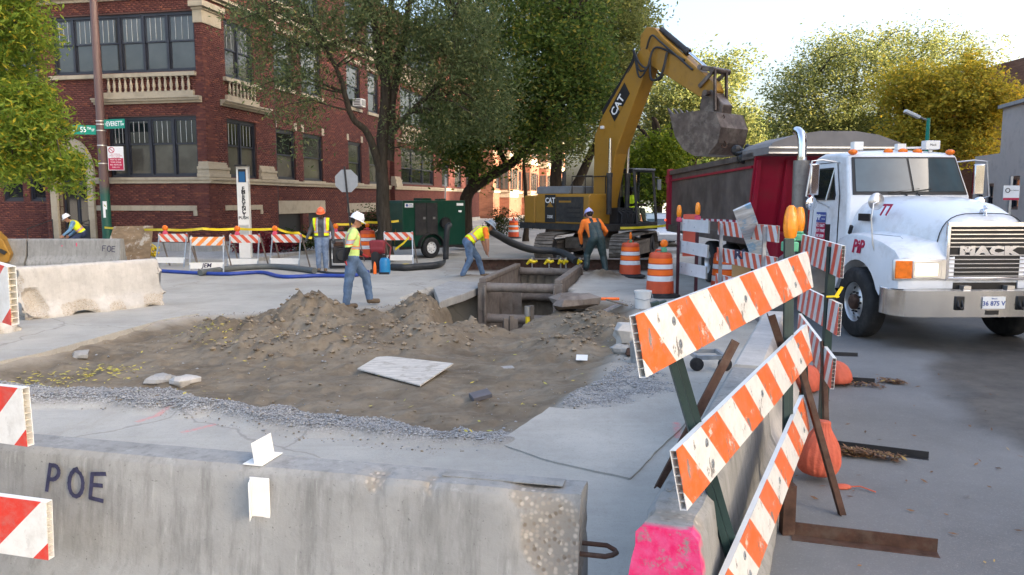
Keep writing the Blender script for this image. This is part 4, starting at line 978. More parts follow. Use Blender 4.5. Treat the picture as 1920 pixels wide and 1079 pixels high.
# grey low building on the right, its lower rear wing, brick block behind, unseen tall block added right to shade the site
M['render'] = pm('grey_render', (.47, .41, .36), .9, var=.18, sc=1.2, dirt=(.27, .24, .22), dsc=1.2, dlo=.5, dhi=.75)
gb, f1 = simple_building('grey_building', 'plain grey rendered building at the right edge of the street', W(-30, 10.9), -BX, -AX, 26, 13, 5.8, M['render'], [(1.2 + i * 2.2, 2.1 + i * 2.2, 1.6, 2.95) for i in range(8)])
for i in range(8): window(f1, 1.2 + i * 2.2, 2.1 + i * 2.2, 1.6, 2.95, (), gb, .5, 0, ('pane_dark', 'pane_dark'))
mb = MB(); Rm = Matrix((-BX, AX, UP)).transposed(); mb.box(f1.p(13, 5.86, -.1), (26.3, .5, .14), 0, Rm); mb.obj('coping', M['concrete'], gb, smooth=0)
gw, f1 = simple_building('grey_wing', 'low grey wing adjoining the rear of the grey rendered building', W(-30.05, 13.75), -BX, -AX, 2.75, 9, 3.95, M['render'], [(.5, 1.2, 1.5, 2.7), (1.6, 2.3, 1.5, 2.7)])
for u in (.5, 1.6): window(f1, u, u + .7, 1.5, 2.7, (), gw, .5, 0, ('pane_dark', 'pane_dark'))
bb, f1 = simple_building('brick_block', 'brown brick block rising behind the yellow tree at the right edge', (30.5, 46, 0), (1, 0, 0), (0, 1, 0), 20, 12, 10.4, M['brick_tan'], [(2 + i * 3, 3.2 + i * 3, 6, 7.8) for i in range(5)])
for i in range(5): window(f1, 2 + i * 3, 3.2 + i * 3, 6, 7.8, (), bb, .5, 0, ('pane_dark', 'pane_dark'))
hs = [(1.5 + i * 3.2, 3.2 + i * 3.2, 3 + k * 3.4, 5 + k * 3.4) for i in range(17) for k in range(8)]
tb, f1 = simple_building('shade_block', 'tall brown brick block added out of view to shade the crossing', (35, 37, 0), (0, -1, 0), (1, 0, 0), 57, 14, 31, M['brick_tan'], hs)
mb = MB()
for hh in hs: mb.add([f1.p(hh[0], hh[2], -.2), f1.p(hh[1], hh[2], -.2), f1.p(hh[1], hh[3], -.2), f1.p(hh[0], hh[3], -.2)], [(0, 1, 2, 3)])
mb.obj('pane', M['pane_grey'], tb, smooth=0)
# ------------------------------------------------------------------ dump truck (local -Y is forward)
M['truck_white'] = pm('truck_white_paint', (.72, .735, .76), .22, var=.04, bump=.02, sc=2, dirt=(.42, .4, .37), dsc=2.4, dlo=.5, dhi=.82, spec=.5)
M['truck_red'] = pm('truck_red_paint', (.33, .012, .036), .35, var=.15, bump=.03, sc=2, dirt=(.2, .03, .035), dsc=2)
M['bed_steel'] = pm('dusty_bed_steel', (.14, .12, .11), .42, .35, var=.4, sc=2.2, bump=.1, dirt=(.2, .17, .145), dsc=2.2, dlo=.5, dhi=.8)
M['tarp'] = pm('grey_tarp', (.2, .185, .175), .75, var=.15, sc=2)
M['crimson'] = pm('crimson_lettering', (.42, .012, .06), .4, var=.05, bump=0); M['blue_sign'] = pm('blue_sticker', (.05, .09, .3), .4, var=.05, bump=0)
M['white_print'] = pm('white_print', (.8, .8, .8), .4, var=.03, bump=0); M['black_print'] = pm('black_print', (.015, .015, .02), .5, var=.03, bump=0)
M['muffler'] = pm('muffler', (.24, .225, .21), .45, .6, var=.2, dirt=(.1, .085, .075), dsc=4)
def emis(name, c, e, base=None):
    t = NT(name); t.col(base or c); t.b.inputs['Emission Color'].default_value = (*c, 1); t.b.inputs['Emission Strength'].default_value = e; t.set(.2); return t.m
M['headlamp_lit'] = emis('headlamp_lit', (1, .72, .42), .55, (.8, .75, .68)); M['red_lamp'] = emis('red_lamp', (1, .06, .02), .9)
TRUCK = thing('dump_truck', 'white dump truck with crimson bed and one lit headlight numbered 77', 'dump truck', (6.31, 11.45, 0.006), R(2.6))
TK = TRUCK
# cab
prof = [(1.72, .85), (1.72, 2.6), (1.62, 2.74), (1.4, 2.79), (.75, 2.78), (.5, 2.72), (.22, 2.08), (.2, .85)]
mb = MB(); rings = []
for x in (-1.0, -.96, -.6, 0, .6, .96, 1.0):
    e = .05 if abs(x) > .97 else 0; ring = []
    for (y, z) in prof:
        k = 1 - .1 * max(0, z - 2.0) / .75; cy, cz = .95, 1.8; zz = z + (.05 * (1 - (x / 1.0) ** 2) if z > 2.6 else 0); yy = y - (.1 * (1 - (x / 1.0) ** 2) if y < .6 else 0)
        ring.append(Vector((x * k, yy + (cy - yy) * e * .8, zz + (cz - zz) * e * .6)))
    rings.append(ring)
mb.loft(rings); cab = mb.obj('cab', M['truck_white'], TK, smooth=28, bevel=.025, seg=3)
def wsq(x0, x1, z0, z1, off): # quad on the windscreen plane
    def P(x, z):
        k = 1 - .1 * max(0, z - 2.0) / .75; y = .22 + (z - 2.08) / (2.72 - 2.08) * .28 - .1 * (1 - x * x)
        return Vector((x * k, y - off, z + off * .45))
    return [P(x0, z0), P(x1, z0), P(x1, z1), P(x0, z1)]
def curved(x0, x1, z0, z1, off, mat, name, parent, n=6):
    mb = MB()
    for side in (0, 1):
        pass
    ra = [wsq(x0 + (x1 - x0) * i / n, x0 + (x1 - x0) * i / n, z0, z1, off) for i in range(n + 1)]
    V = []; 
    for q in ra: V += [q[0], q[3], q[3] + Vector((0, .02, -.01)), q[0] + Vector((0, .02, -.01))]
    fs = [(4 * i + j, 4 * i + (j + 1) % 4, 4 * i + 4 + (j + 1) % 4, 4 * i + 4 + j) for i in range(n) for j in range(4)] + [(0, 1, 2, 3), (4 * n + 3, 4 * n + 2, 4 * n + 1, 4 * n)]
    return mb.add(V, fs).obj(name, mat, parent)
gk = curved(-.93, .93, 2.1, 2.69, .022, M['black'], 'windscreen_gasket', TK, 12)
curved(-.89, -.02, 2.14, 2.66, .03, M['pane_car'], 'windscreen', TK); curved(.02, .89, 2.14, 2.66, .03, M['pane_car'], 'windscreen', TK)
for s_ in (-1, 1):
    mb = MB(); p = wsq(s_ * .1 - .3, 0, 2.12, 2, .03)[0]; mb.beam(p, p + Vector((.5, .02, .06)), .02, .012); mb.beam(p + Vector((.25, 0, .0)), p + Vector((.3, -.02, -.06)), .018, .018); mb.obj('wiper', M['black'], TK, smooth=0)
# doors, both sides
for s_ in (-1, 1):
    F4 = facing((s_ * 1.0, 0, 0), (s_, 0, 0))              # local x along the flank
    def fl(y, z, o=0): return Vector((s_ * (1.0 * (1 - .1 * max(0, z - 2.0) / .75) + o), y, z))
    def flank(poly, mat, name, parent, o0=-.02, o1=.004):
        mb = MB(); mb.loft([[fl(y, z, o0) for y, z in poly], [fl(y, z, o1) for y, z in poly]]); return mb.obj(name, mat, parent, smooth=0)
    door = flank([(.52, 1.0), (1.5, 1.0), (1.5, 2.62), (.78, 2.62), (.52, 2.1)], M['truck_white'], 'door', TK, -.02, .008)
    flank([(.66, 2.02), (1.44, 2.02), (1.44, 2.55), (.86, 2.55), (.63, 2.1)], M['black'], 'window_gasket', door, -.02, .011)
    flank([(.7, 2.05), (1.41, 2.05), (1.41, 2.52), (.87, 2.52), (.67, 2.12)], M['pane_dark'], 'window', door, -.02, .014)
    flank([(.76, 1.28), (.92, 1.28), (.92, 1.62), (.76, 1.62)], M['black'], 'handle_recess', door, -.02, .013)
    flank([(1.34, 1.18), (1.44, 1.18), (1.44, 1.34), (1.34, 1.34)], M['black'], 'step_hole', door, -.02, .013)
    for (y0, z0, y1, z1) in ((.505, 1.0, .505, 2.1), (1.515, 1.0, 1.515, 2.63), (.505, 2.1, .775, 2.635), (.775, 2.635, 1.515, 2.635)):
        mb = MB(); mb.beam(fl(y0, z0, .003), fl(y1, z1, .003), .01, .01); mb.obj('seam', M['black'], door, smooth=0)
    # mirrors
    mp = fl(.62, 2.35, .42); mb = MB(); mb.box(mp, (.17, .07, .5), 0, R(s_ * -12)); mr = mb.obj('mirror', M['chrome'], TK, bevel=.02)
    mb = MB(); mb.box(mp + Vector((s_ * .0, .04, 0)), (.15, .01, .45), 0, R(s_ * -12)); mb.obj('mirror_glass', M['pane_dark'], mr, smooth=0)
    mb = MB(); mb.tube([fl(.72, 2.62, -.02), fl(.6, 2.66, .35), fl(.55, 2.64, .53), fl(.55, 2.08, .53), fl(.6, 2.03, .4), fl(.85, 1.9, .0)], .014, 6); mb.tube([fl(.82, 2.6, 0), fl(.9, 2.02, .03)], .014, 6); mb.obj('mirror_arm', M['alu'], TK)
    mb = MB(); mb.lathe([(0, -.03), (.09, -.015), (.11, .0), (.11, .01), (0, .012)], 20, 0, facing(fl(.6, 1.96, .4), (s_ * .25, 1, .1)), cap=False); mb.obj('spot_mirror', M['chrome'], TK)
    # round mirror on the wing
    mp = Vector((s_ * 1.17, -.38, 2.0)); mb = MB(); mb.lathe([(0, -.05), (.06, -.045), (.11, -.02), (.125, .0), (.12, .012), (0, .014)], 22, 0, facing(mp, (s_ * .12, 1, .05)), cap=False)
    mb.obj('wing_mirror', M['alu'], TK)
    mb = MB(); mb.tube([mp + Vector((0, -.06, 0)), mp + Vector((s_ * .08, -.08, -.03)), mp + Vector((s_ * .1, -.08, -.25)), mp + Vector((s_ * .06, -.08, -.6)), mp + Vector((s_ * .03, -.1, -.72))], .011, 6)
    mb.tube([mp + Vector((s_ * .08, -.08, -.45)), mp + Vector((s_ * -.1, -.5, -.47)), mp + Vector((s_ * -.12, -.52, -.5))], .008, 6); mb.obj('wing_mirror_arm', M['alu'], TK)
# hood
def hring(y, hw, top, low, crown, sq=4.0, n=18):
    r = []
    for i in range(n + 1):
        a = math.pi * i / n; c, s2 = math.cos(a), math.sin(a)
        r.append(Vector((hw * math.copysign(abs(c) ** (2 / sq), c), y, low + (top - low + crown * (1 - c * c)) * abs(s2) ** (2 / sq))))
    return r
mb = MB(); mb.loft([hring(.92, .96, 2.06, 1.0, .03), hring(.4, .92, 2.04, 1.0, .04), hring(.0, .88, 2.02, 1.0, .04), hring(-.45, .82, 1.96, .98, .04), hring(-.85, .7, 1.85, .95, .03), hring(-1.05, .62, 1.78, .92, .02), hring(-1.1, .58, 1.74, .92, .02)])
hd_ = mb.obj('hood', M['truck_white'], TK, smooth=50)
for y_, hw_, tp in ((.93, .965, 2.095), (-1.0, .645, 1.815)):
    mb = MB(); mb.tube(hring(y_, hw_, tp, 1.0, .03)[1:-1], .007, 5); mb.obj('seam', M['black'], hd_)
for s_ in (-1, 1):
    mb = MB(); mb.tube([(s_ * .965, .95, 1.0), (s_ * .965, .95, 2.0)], .008, 5); mb.obj('seam', M['black'], hd_)
# fenders
for s_ in (-1, 1):
    arch = [(.0 + .63 * math.cos(R(a)), .52 + .63 * math.sin(R(a))) for a in range(12, 169, 12)]
    outer = [(-1.12, .84), (-1.13, 1.26), (-1.0, 1.36), (-.62, 1.46), (-.1, 1.53), (.3, 1.53), (.62, 1.45), (.85, 1.2), (.9, .9)]
    poly = [(.7, .66)] + arch + [(-.72, .8)] + outer if False else outer + [(.66, .65)] + arch[1:-1] + [(-.66, .7), (-.8, .82)]
    mb = MB(); rings = []
    for x, k in ((.45, 0), (1.0, 0), (1.12, .0), (1.19, .03), (1.215, .1)):
        ring = []
        for (y, z) in poly:
            r_ = math.hypot(y, z - .52); zz = z; yy = y
            if r_ > .7: zz = z - k * .6 * (z > 1.1); yy = y + (k * .8 if y < -.9 else 0)
            zz += (.16 * max(0, 1 - (x - .45) / .5) if z > 1.3 else 0)
            ring.append(Vector((s_ * x, yy, zz)))
        rings.append(ring)
    mb.loft(rings); fd = mb.obj('fender', M['truck_white'], TK, smooth=40)
    mb = MB(); mb.box((s_ * .92, -1.118, 1.1), (.74, .05, .29)); hb = mb.obj('headlight', M['alu'], TK, bevel=.02)
    mb = MB(); mb.box((s_ * 1.15, -1.142, 1.1), (.23, .03, .24)); mb.obj('turn_signal', M['orange_lens'], hb, bevel=.012)
    mb = MB(); mb.box((s_ * .83, -1.142, 1.1), (.4, .024, .24)); mb.obj('lamp_surround', M['alu'], hb, bevel=.01)
    mb = MB(); mb.box((s_ * .84, -1.152, 1.1), (.31, .03, .17)); mb.obj('lamp_glass', M['headlamp_lit'] if s_ < 0 else M['pane_grey'], hb, bevel=.03)
    mb = MB(); mb.box((s_ * .925, .42, 1.76), (.02, .34, .11)); mb.obj('air_intake', M['black'], TK, smooth=0)
    mb = MB(); mb.box((s_ * .99, .7, 1.56), (.04, .05, .14), 0, Matrix.Rotation(R(25), 3, 'X')); mb.obj('hood_latch', M['black'], TK, smooth=0)
# grille
mb = MB()
for (x, z, wx_, hz) in ((0, 1.7, 1.14, .07), (0, .975, 1.14, .04), (-.55, 1.33, .045, .72), (.55, 1.33, .045, .72)): mb.box((x, -1.12, z), (wx_, .05, hz))
gr = mb.obj('grille', M['chrome'], TK, bevel=.008)
mb = MB(); mb.box((0, -1.108, 1.33), (1.06, .03, .68)); mb.obj('grille_back', M['black'], gr, smooth=0)
for i in range(12):
    z = 1.01 + i * .056
    if 6 == i: continue
    mb = MB(); mb.box((0, -1.128, z + (.0)), (1.05, .02, .014)); mb.obj('grille_bar', M['chrome'], gr, smooth=0)
text('lettering', 'MACK', .15, facing((0, -1.135, 1.346), (0, -1, 0)), M['chrome'], gr, .008, bold=.012, sx=1.75, spacing=1.12)
mb = MB(); mb.ell((0, 0, .05), (.022, .05, .03)); mb.ell((0, -.035, .095), (.024, .03, .026)); mb.ell((0, -.06, .088), (.018, .018, .016)); mb.ell((0, .045, .05), (.016, .03, .02))
for s_ in (-1, 1): mb.cyl((s_ * .015, -.03, .04), (s_ * .018, -.045, -.02), .009, .008, 8); mb.cyl((s_ * .015, .05, .04), (s_ * .017, .055, -.02), .009, .008, 8); mb.ell((s_ * .018, -.03, .125), (.006, .008, .012))
mb.obj('hood_ornament', M['chrome'], TK).location = (0, -.98, 1.83)
# bumper
bp = [(-1.23, -.72), (-1.22, -.98), (-1.12, -1.17), (-.9, -1.22), (0, -1.25), (.9, -1.22), (1.12, -1.17), (1.22, -.98), (1.23, -.72)]
mb = MB(); mb.loft([[Vector((x, y, .47)), Vector((x, y, .82)), Vector((x * .985, y + .05, .84)), Vector((x * .985, y + .05, .46))] for x, y in bp]); bu = mb.obj('bumper', M['alu'], TK, smooth=40)
M['bumper'] = pm('bumper_chrome', (.66, .66, .66), .2, 1, var=.12, sc=3, bump=.04, bsc=12, dirt=(.4, .39, .37), dsc=3, dlo=.55, dhi=.85); bu.data.materials[0] = M['bumper']
for s_ in (-1, 1):
    mb = MB(); mb.box((s_ * .42, -1.245, .66), (.13, .03, .19)); k_ = mb.obj('tow_slot', M['black'], bu, bevel=.02)
    mb = MB(); mb.tube([(s_ * .42 - .025, -1.24, .72), (s_ * .42 - .03, -1.28, .62), (s_ * .42, -1.29, .585), (s_ * .42 + .03, -1.28, .62), (s_ * .42 + .025, -1.24, .72)], .016, 8); mb.obj('tow_hook', M['steel_dark'], k_)
    mb = MB(); mb.box((s_ * .3, -1.16, .86), (.1, .1, .05)); mb.obj('hood_hinge', M['alu'], TK, smooth=0)
mb = MB(); mb.box((.04, -1.263, .665), (.31, .008, .16)); pl = mb.obj('number_plate', M['white_print'], bu, bevel=.003)
text('lettering', '36 875 V', .085, facing((.035, -1.269, .655), (0, -1, 0)), M['blue_sign'], pl, .001, bold=.002); text('lettering', 'Illinois', .03, facing((.04, -1.269, .722), (0, -1, 0)), M['blue_sign'], pl, .001)
mb = MB(); mb.box((.03, -1.256, .535), (.17, .012, .06)); mb.obj('bumper_slot', M['black'], bu, smooth=0)
mb = MB(); mb.box((0, -1.0, .88), (1.5, .2, .09)); mb.box((0, .6, .9), (.9, 3.2, .25)); mb.obj('chassis', M['black'], TK, smooth=0)
# roof fittings
for x in (-.8, -.22, .02, .26, .8):
    mb = MB(); mb.ell((x, .52, 2.80 - .02 * abs(x)), (.075, .06, .045)); mb.obj('marker_light', M['orange_lens'], TK)
for (x, y, wdt) in ((-.55, .9, .16), (.52, .6, .24)):
    mb = MB(); mb.box((x, y, 2.9), (wdt, .14, .14)); mb.cyl((x, y, 2.78), (x, y, 2.85), .03); bc_ = mb.obj('beacon', M['white_plastic'], TK, bevel=.01)
text('lettering', 'Mack', .05, facing((.52, .528, 2.9), (0, -1, 0)), M['black_print'], bc_, .001)
mb = MB(); mb.beam((.1, .75, 2.86), (.52, .62, 2.87), .03, .03); mb.box((.1, .75, 2.88), (.14, .1, .1)); mb.obj('horn', M['white_plastic'], TK, smooth=0)

# lettering on the near flank
def flk(y, z, x=-1.0): return facing((x, y, z), (-1, 0, .0))
text('lettering', '77', .24, facing((-.895, -.12, 1.87), (-1, -.14, .16)), M['crimson'], TK, .004, bold=.004, shear=.15)
text('lettering', 'PiP', .27, facing((-1.222, -.02, 1.335), (-1, 0, .1)), M['crimson'], TK, .004, bold=.008, shear=.15)
mb = MB(); mb.box((-1.01, 1.1, 1.73), (.008, .34, .17)); st = mb.obj('door_sticker', M['blue_sign'], TK, smooth=0)
text('lettering', 'PiP', .13, flk(1.185, 1.725, -1.016), M['white_print'], st, .001, bold=.004); text('lettering', 'HAULING INC', .03, flk(1.0, 1.76, -1.016), M['white_print'], st, .001); text('lettering', 'CHICAGO', .03, flk(1.0, 1.70, -1.016), M['white_print'], st, .001)
mb = MB(); mb.box((-1.01, 1.1, 1.5), (.008, .34, .27)); st = mb.obj('door_sticker', M['crimson'], TK, smooth=0)
for i, tx in enumerate(('ICC 156677', 'DOT 190487', 'MC 68389')): text('lettering', tx, .075, flk(1.1, 1.59 - i * .088, -1.016), M['white_print'], st, .001, bold=.001, sx=.85)
# wheels
def wheel(parent, x, y, s_, r=.52, w_=.28, dual=False, front=True):
    Mx = Matrix.Translation((x, y, r)) @ Matrix.Rotation(R(90 * s_), 4, 'Y')   # local z points outward
    ri = r * .56
    mb = MB(); mb.lathe([(ri, -w_ * .5), (r * .88, -w_ * .52), (r * .97, -w_ * .42), (r, -w_ * .3), (r, w_ * .3), (r * .97, w_ * .42), (r * .88, w_ * .52), (ri * 1.04, w_ * .47), (ri, w_ * .4)], 40, 0, Mx, cap=False)
    for zg in (-.12, 0, .12): pass
    wo = mb.obj('wheel', M['rubber'], parent, smooth=40)
    mb = MB()
    k = 1 if front else -1
    prf = [(ri, w_ * .4), (ri * .97, w_ * .36), (ri * .93, w_ * .05 if front else -.02), (ri * .78, w_ * (.12 if front else -.2)), (ri * .5, w_ * (.28 if front else -.35)), (ri * .48, w_ * (.3 if front else -.35)), (0, w_ * (.3 if front else -.35))]
    mb.lathe(prf, 40, 0, Mx, cap=False); rim = mb.obj('rim', M['alu'], wo, smooth=40)
    for i in range(10):
        a = 2 * math.pi * i / 10; c = Vector((ri * .8 * math.cos(a), ri * .8 * math.sin(a), w_ * (.115 if front else -.19))); b = MB(); b.cyl(Mx @ (c - Vector((0, 0, .012))), Mx @ (c + Vector((0, 0, .006))), ri * .085, n=12); b.obj('hand_hole', M['black'], rim, smooth=0)
        c = Vector((ri * .5 * math.cos(a + .3), ri * .5 * math.sin(a + .3), w_ * (.27 if front else -.35))); b = MB(); b.cyl(Mx @ c, Mx @ (c + Vector((0, 0, .035))), .016, n=6); b.obj('lug_nut', M['steel_dark'], rim, smooth=0)
    mb = MB(); mb.lathe([(.0, w_ * .25), (ri * .4, w_ * .25), (ri * .38, w_ * .5), (ri * .3, w_ * .56), (0, w_ * .56)] if front else [(0, -w_ * .35), (ri * .42, -w_ * .3), (ri * .36, w_ * .2), (0, w_ * .25)], 18, 0, Mx, cap=False); mb.obj('hub', M['rust'], rim)
    return wo
for s_ in (-1, 1):
    wheel(TK, s_ * 1.12, 0, s_)
    for y in (4.9, 6.2, 7.5): wheel(TK, s_ * 1.05, y, s_, .51, .3, False, False)
    mb = MB(); mb.box((s_ * 1.1, 6.85, 1.12), (.34, 2.4, .04)); mb.obj('mudguard', M['black'], TK, smooth=0)
    mb = MB(); mb.cyl((s_ * .85, 1.95, .72), (s_ * .85, 3.3, .72), .31, n=24); mb.obj('fuel_tank', M['alu'], TK, smooth=30)
    mb = MB(); mb.box((s_ * .38, 4.8, .85), (.12, 7.2, .3)); mb.obj('chassis_rail', M['black'], TK, smooth=0)
    # exhaust, near side only
    if s_ > 0: continue
    mb = MB(); mb.cyl((s_ * .98, 2.05, .9), (s_ * .98, 2.05, 2.72), .145, n=20); mb.cyl((s_ * .98, 2.05, 1.72), (s_ * .98, 2.05, 1.76), .152, n=20); ms = mb.obj('muffler', M['muffler'], TK)
    mb = MB(); mb.tube([(s_ * .98, 2.05, 2.7), (s_ * .98, 2.05, 3.0), (s_ * .98, 2.07, 3.1), (s_ * .98, 2.14, 3.2), (s_ * .98, 2.26, 3.26), (s_ * .98, 2.33, 3.27)], [.078] * 4 + [.078, .078], 14); mb.cyl((s_ * .98, 2.05, 2.7), (s_ * .98, 2.05, 2.78), .09, n=16); mb.obj('exhaust_pipe', M['chrome'], TK, smooth=60)
mb = MB(); mb.box((0, 6.85, .55), (1.6, 2.6, .3)); mb.obj('axle', M['black'], TK, smooth=0)
# bed
BF0, BR0 = 4.35, 11.2
bed = MB()
for s_ in (-1, 1):
    bed.loft([[Vector((s_ * (1.22 + o), BF0 + .25, 1.28)), Vector((s_ * (1.22 + o), BR0, 1.28)), Vector((s_ * (1.22 + o), BR0, 2.72)), Vector((s_ * (1.22 + o), BF0 - .1, 2.86))] for o in (-.04, 0)])
bed.box((0, (BF0 + BR0) / 2, 1.25), (2.4, BR0 - BF0, .08)); bo = bed.obj('bed', M['bed_steel'], TK, smooth=0)
for s_ in (-1, 1):
    mb = MB(); mb.beam((s_ * 1.24, BF0 - .1, 2.9), (s_ * 1.24, BR0, 2.77), .12, .12); mb.obj('top_rail', M['bed_steel'], TK, smooth=0)
    mb = MB(); mb.beam((s_ * 1.235, BF0 + .1, 2.68), (s_ * 1.235, BR0, 2.55), .05, .05); mb.obj('side_rail', M['truck_red'], TK, smooth=0)
    mb = MB(); mb.beam((s_ * 1.24, BR0 - .08, 1.15), (s_ * 1.24, BR0 - .08, 2.88), .16, .22); mb.box((s_ * 1.24, BR0 + .1, 2.6), (.12, .3, .2)); mb.obj('rear_post', M['truck_red'], TK, smooth=0)
    mb = MB(); mb.beam((s_ * 1.22, BF0 + .2, 1.2), (s_ * 1.22, BR0, 1.2), .16, .2); mb.obj('sill_beam', M['bed_steel'], TK, smooth=0)
    for i in range(24):
        mb = MB(); mb.box((s_ * 1.224, BF0 + .5 + i * .22, 1.56 - i * .003), (.008, .21, .055)); mb.obj('reflective_tape', M['crimson'] if i % 2 else M['refl_white'], TK, smooth=0)
mb = MB(); mb.ell((-1.33, BR0 + .04, 1.42), (.02, .03, .03)); mb.obj('tail_lamp', M['red_lamp'], TK)
mb = MB(); mb.loft([[Vector((x, BF0 + .25, 1.28)), Vector((x, BF0 - .15, 2.88)), Vector((x, BF0 - .08, 2.88)), Vector((x, BF0 + .32, 1.28))] for x in (-1.27, 1.27)]); mb.obj('front_panel', M['truck_red'], TK, smooth=0)
for x in (-1.2, -.62, .62, 1.2):
    mb = MB(); mb.loft([[Vector((x + o, BF0 + .15 - .02, 1.28)), Vector((x + o, BF0 - .2, 2.8)), Vector((x + o, BF0 - .12, 2.8)), Vector((x + o, BF0 + .25, 1.28))] for o in (-.04, .04)])
    mb.obj('panel_rib', M['truck_red'], TK, smooth=0)
mb = MB(); mb.box((0, BF0 - .25, 1.12), (1.9, .7, .5)); mb.box((-.55, BF0 - .7, 1.55), (.2, .25, 1.0)); mb.obj('hoist_housing', M['truck_red'], TK, smooth=0, bevel=.02)
mb = MB(); mb.loft([[Vector((-1.3, y, 2.88)), Vector((-1.3, y, 3.02)), Vector((-1.22, y, 3.1)), Vector((-.8, y, 3.24)), Vector((-.35, y, 3.31 )), Vector((.35, y, 3.31)), Vector((.8, y, 3.24)), Vector((1.22, y, 3.1)), Vector((1.3, y, 3.02)), Vector((1.3, y, 2.88))] for y in (BF0 - .95, BF0 - .9, BF0 + .55)]); mb.obj('cab_shield', M['tarp'], TK, smooth=25)
mb = MB()
for z in (2.9, 3.0): mb.beam((-1.32, BF0 - .96, z), (1.32, BF0 - .96, z), .03, .03)
mb.obj('shield_rail', M['alu'], TK, smooth=0)
mb = MB()
for i in range(30):
    p = Vector((-1.22 + random.uniform(-.1, .25), BF0 + .55 + random.uniform(0, .5), 3.0 + random.uniform(-.15, .12))); mb.ell(p, (random.uniform(.05, .14), random.uniform(.06, .16), random.uniform(.04, .12)), None, 7, 5)
mb.obj('bunched_tarp', M['black'], TK, smooth=0)
# load of spoil showing over the side
mb = MB(); rings = []
for i in range(13):
    y = BF0 + .4 + (BR0 - BF0 - .5) * i / 12; rings.append([Vector((x, y, 2.25 + .3 * math.cos(x * 1.2) + .12 * mnoise.noise(Vector((x * 2, y * 2, 0))) )) for x in np.linspace(-1.17, 1.17, 9)])
mb.loft(rings, closed=False); mb.obj('load', M['ground'], TK)

for o in list(TRUCK.children):
    if o.name.split('.')[0] in ('cab', 'windscreen_gasket', 'windscreen', 'wiper', 'door', 'mirror', 'mirror_arm', 'spot_mirror', 'marker_light', 'beacon', 'horn', 'door_sticker', 'muffler', 'exhaust_pipe'): o.location.y += .62
# ------------------------------------------------------------------ excavator (local -Y is forward for the house)
M['cat_yellow'] = pm('machine_yellow', (.34, .175, .018), .45, var=.25, sc=2.5, bump=.05, dirt=(.13, .08, .03), dsc=2.5, dlo=.46, dhi=.8)
M['machine_dark'] = pm('machine_dark', (.022, .022, .024), .5, var=.3, sc=4, dirt=(.07, .06, .05))
M['track'] = pm('track_steel', (.15, .125, .1), .65, .4, var=.35, sc=8, dirt=(.26, .22, .18), dsc=6); M['bucket'] = pm('bucket_steel', (.11, .083, .07), .42, .45, var=.4, sc=4, bump=.2, dirt=(.3, .25, .21), dsc=3, dlo=.48, dhi=.75)
M['hose'] = pm('black_hose', (.02, .02, .022), .5, var=.2); M['rod'] = pm('hydraulic_rod', (.7, .7, .72), .15, 1, var=.05, bump=0)
def clear_glass(name, tint=(.75, .85, .82)):
    m = bpy.data.materials.new(name); m.use_nodes = True; n = m.node_tree; b = n.nodes['Principled BSDF']; b.inputs['Base Color'].default_value = (*tint, 1); b.inputs['Transmission Weight'].default_value = 1; b.inputs['Roughness'].default_value = .02; b.inputs['IOR'].default_value = 1.1; return m
M['clear'] = clear_glass('cab_glass')
EX0 = Vector((2.9, 25.6, 0))
EX = thing('excavator', 'yellow excavator with raised boom swinging its bucket over the dump truck', 'excavator', EX0, 0)
FW = R(40)                                                  # house heading: towards the viewer, swung to the right
tkr = Matrix.Rotation(R(-22), 3, 'Z')                       # tracks
for s_ in (-1, 1):
    cx = s_ * 1.2; r = .44; Lh = 1.75; pts = []
    n = 46; per = 4 * Lh + 2 * math.pi * r
    def trk(q):
        q = q % per
        if q < 2 * Lh: return (-Lh + q, .88, 0)
        q -= 2 * Lh
        if q < math.pi * r: a = q / r; return (Lh + r * math.sin(a), .44 + r * math.cos(a), -a)
        q -= math.pi * r
        if q < 2 * Lh: return (Lh - q, 0, math.pi)
        q -= 2 * Lh; a = q / r; return (-Lh - r * math.sin(a), .44 - r * math.cos(a), math.pi - a)
    smb = MB(); smb.box((0, 0, 0), (.6, per / n * .93, .045)); smb.box((0, .03, .035), (.6, .02, .04)); sme = smb.mesh('track_shoe', M['track'], 0)
    for i in range(n):
        y, z, a = trk(per * i / n); o = link(bpy.data.objects.new('track_shoe', sme), EX)
        m = (tkr @ Matrix.Rotation(a, 3, 'X')).to_4x4(); m.translation = tkr @ Vector((cx, y, z + .03)); o.matrix_local = m
    mb = MB(); mb.box(tkr @ Vector((cx, 0, .44)), (.36, 3.3, .42), 0, tkr); mb.box(tkr @ Vector((cx + .0, 0, .66)), (.42, 2.6, .1), 0, tkr); tf = mb.obj('track_frame', M['track'], EX, smooth=0, bevel=.02)
    for y in (-1.75, 1.75):
        mb = MB(); c = Vector((cx, y, .44)); mb.cyl(tkr @ (c - Vector((.2, 0, 0))), tkr @ (c + Vector((.2, 0, 0))), .36, n=20); mb.cyl(tkr @ (c - Vector((.25, 0, 0))), tkr @ (c + Vector((.25, 0, 0))), .14, n=12); mb.obj('idler', M['machine_dark'], tf)
mb = MB(); mb.box((0, 0, .62), (1.9, 1.5, .35), 0, tkr); mb.cyl((0, 0, .75), (0, 0, 1.1), .62, n=24); mb.obj('car_body', M['track'], EX, smooth=30)
Hr = Matrix.Rotation(FW, 3, 'Z')
def hp(x, y, z): return Hr @ Vector((x, y, z))
def hbox(mb, c, d, mi=0): return mb.box(hp(*c), d, mi, Hr)
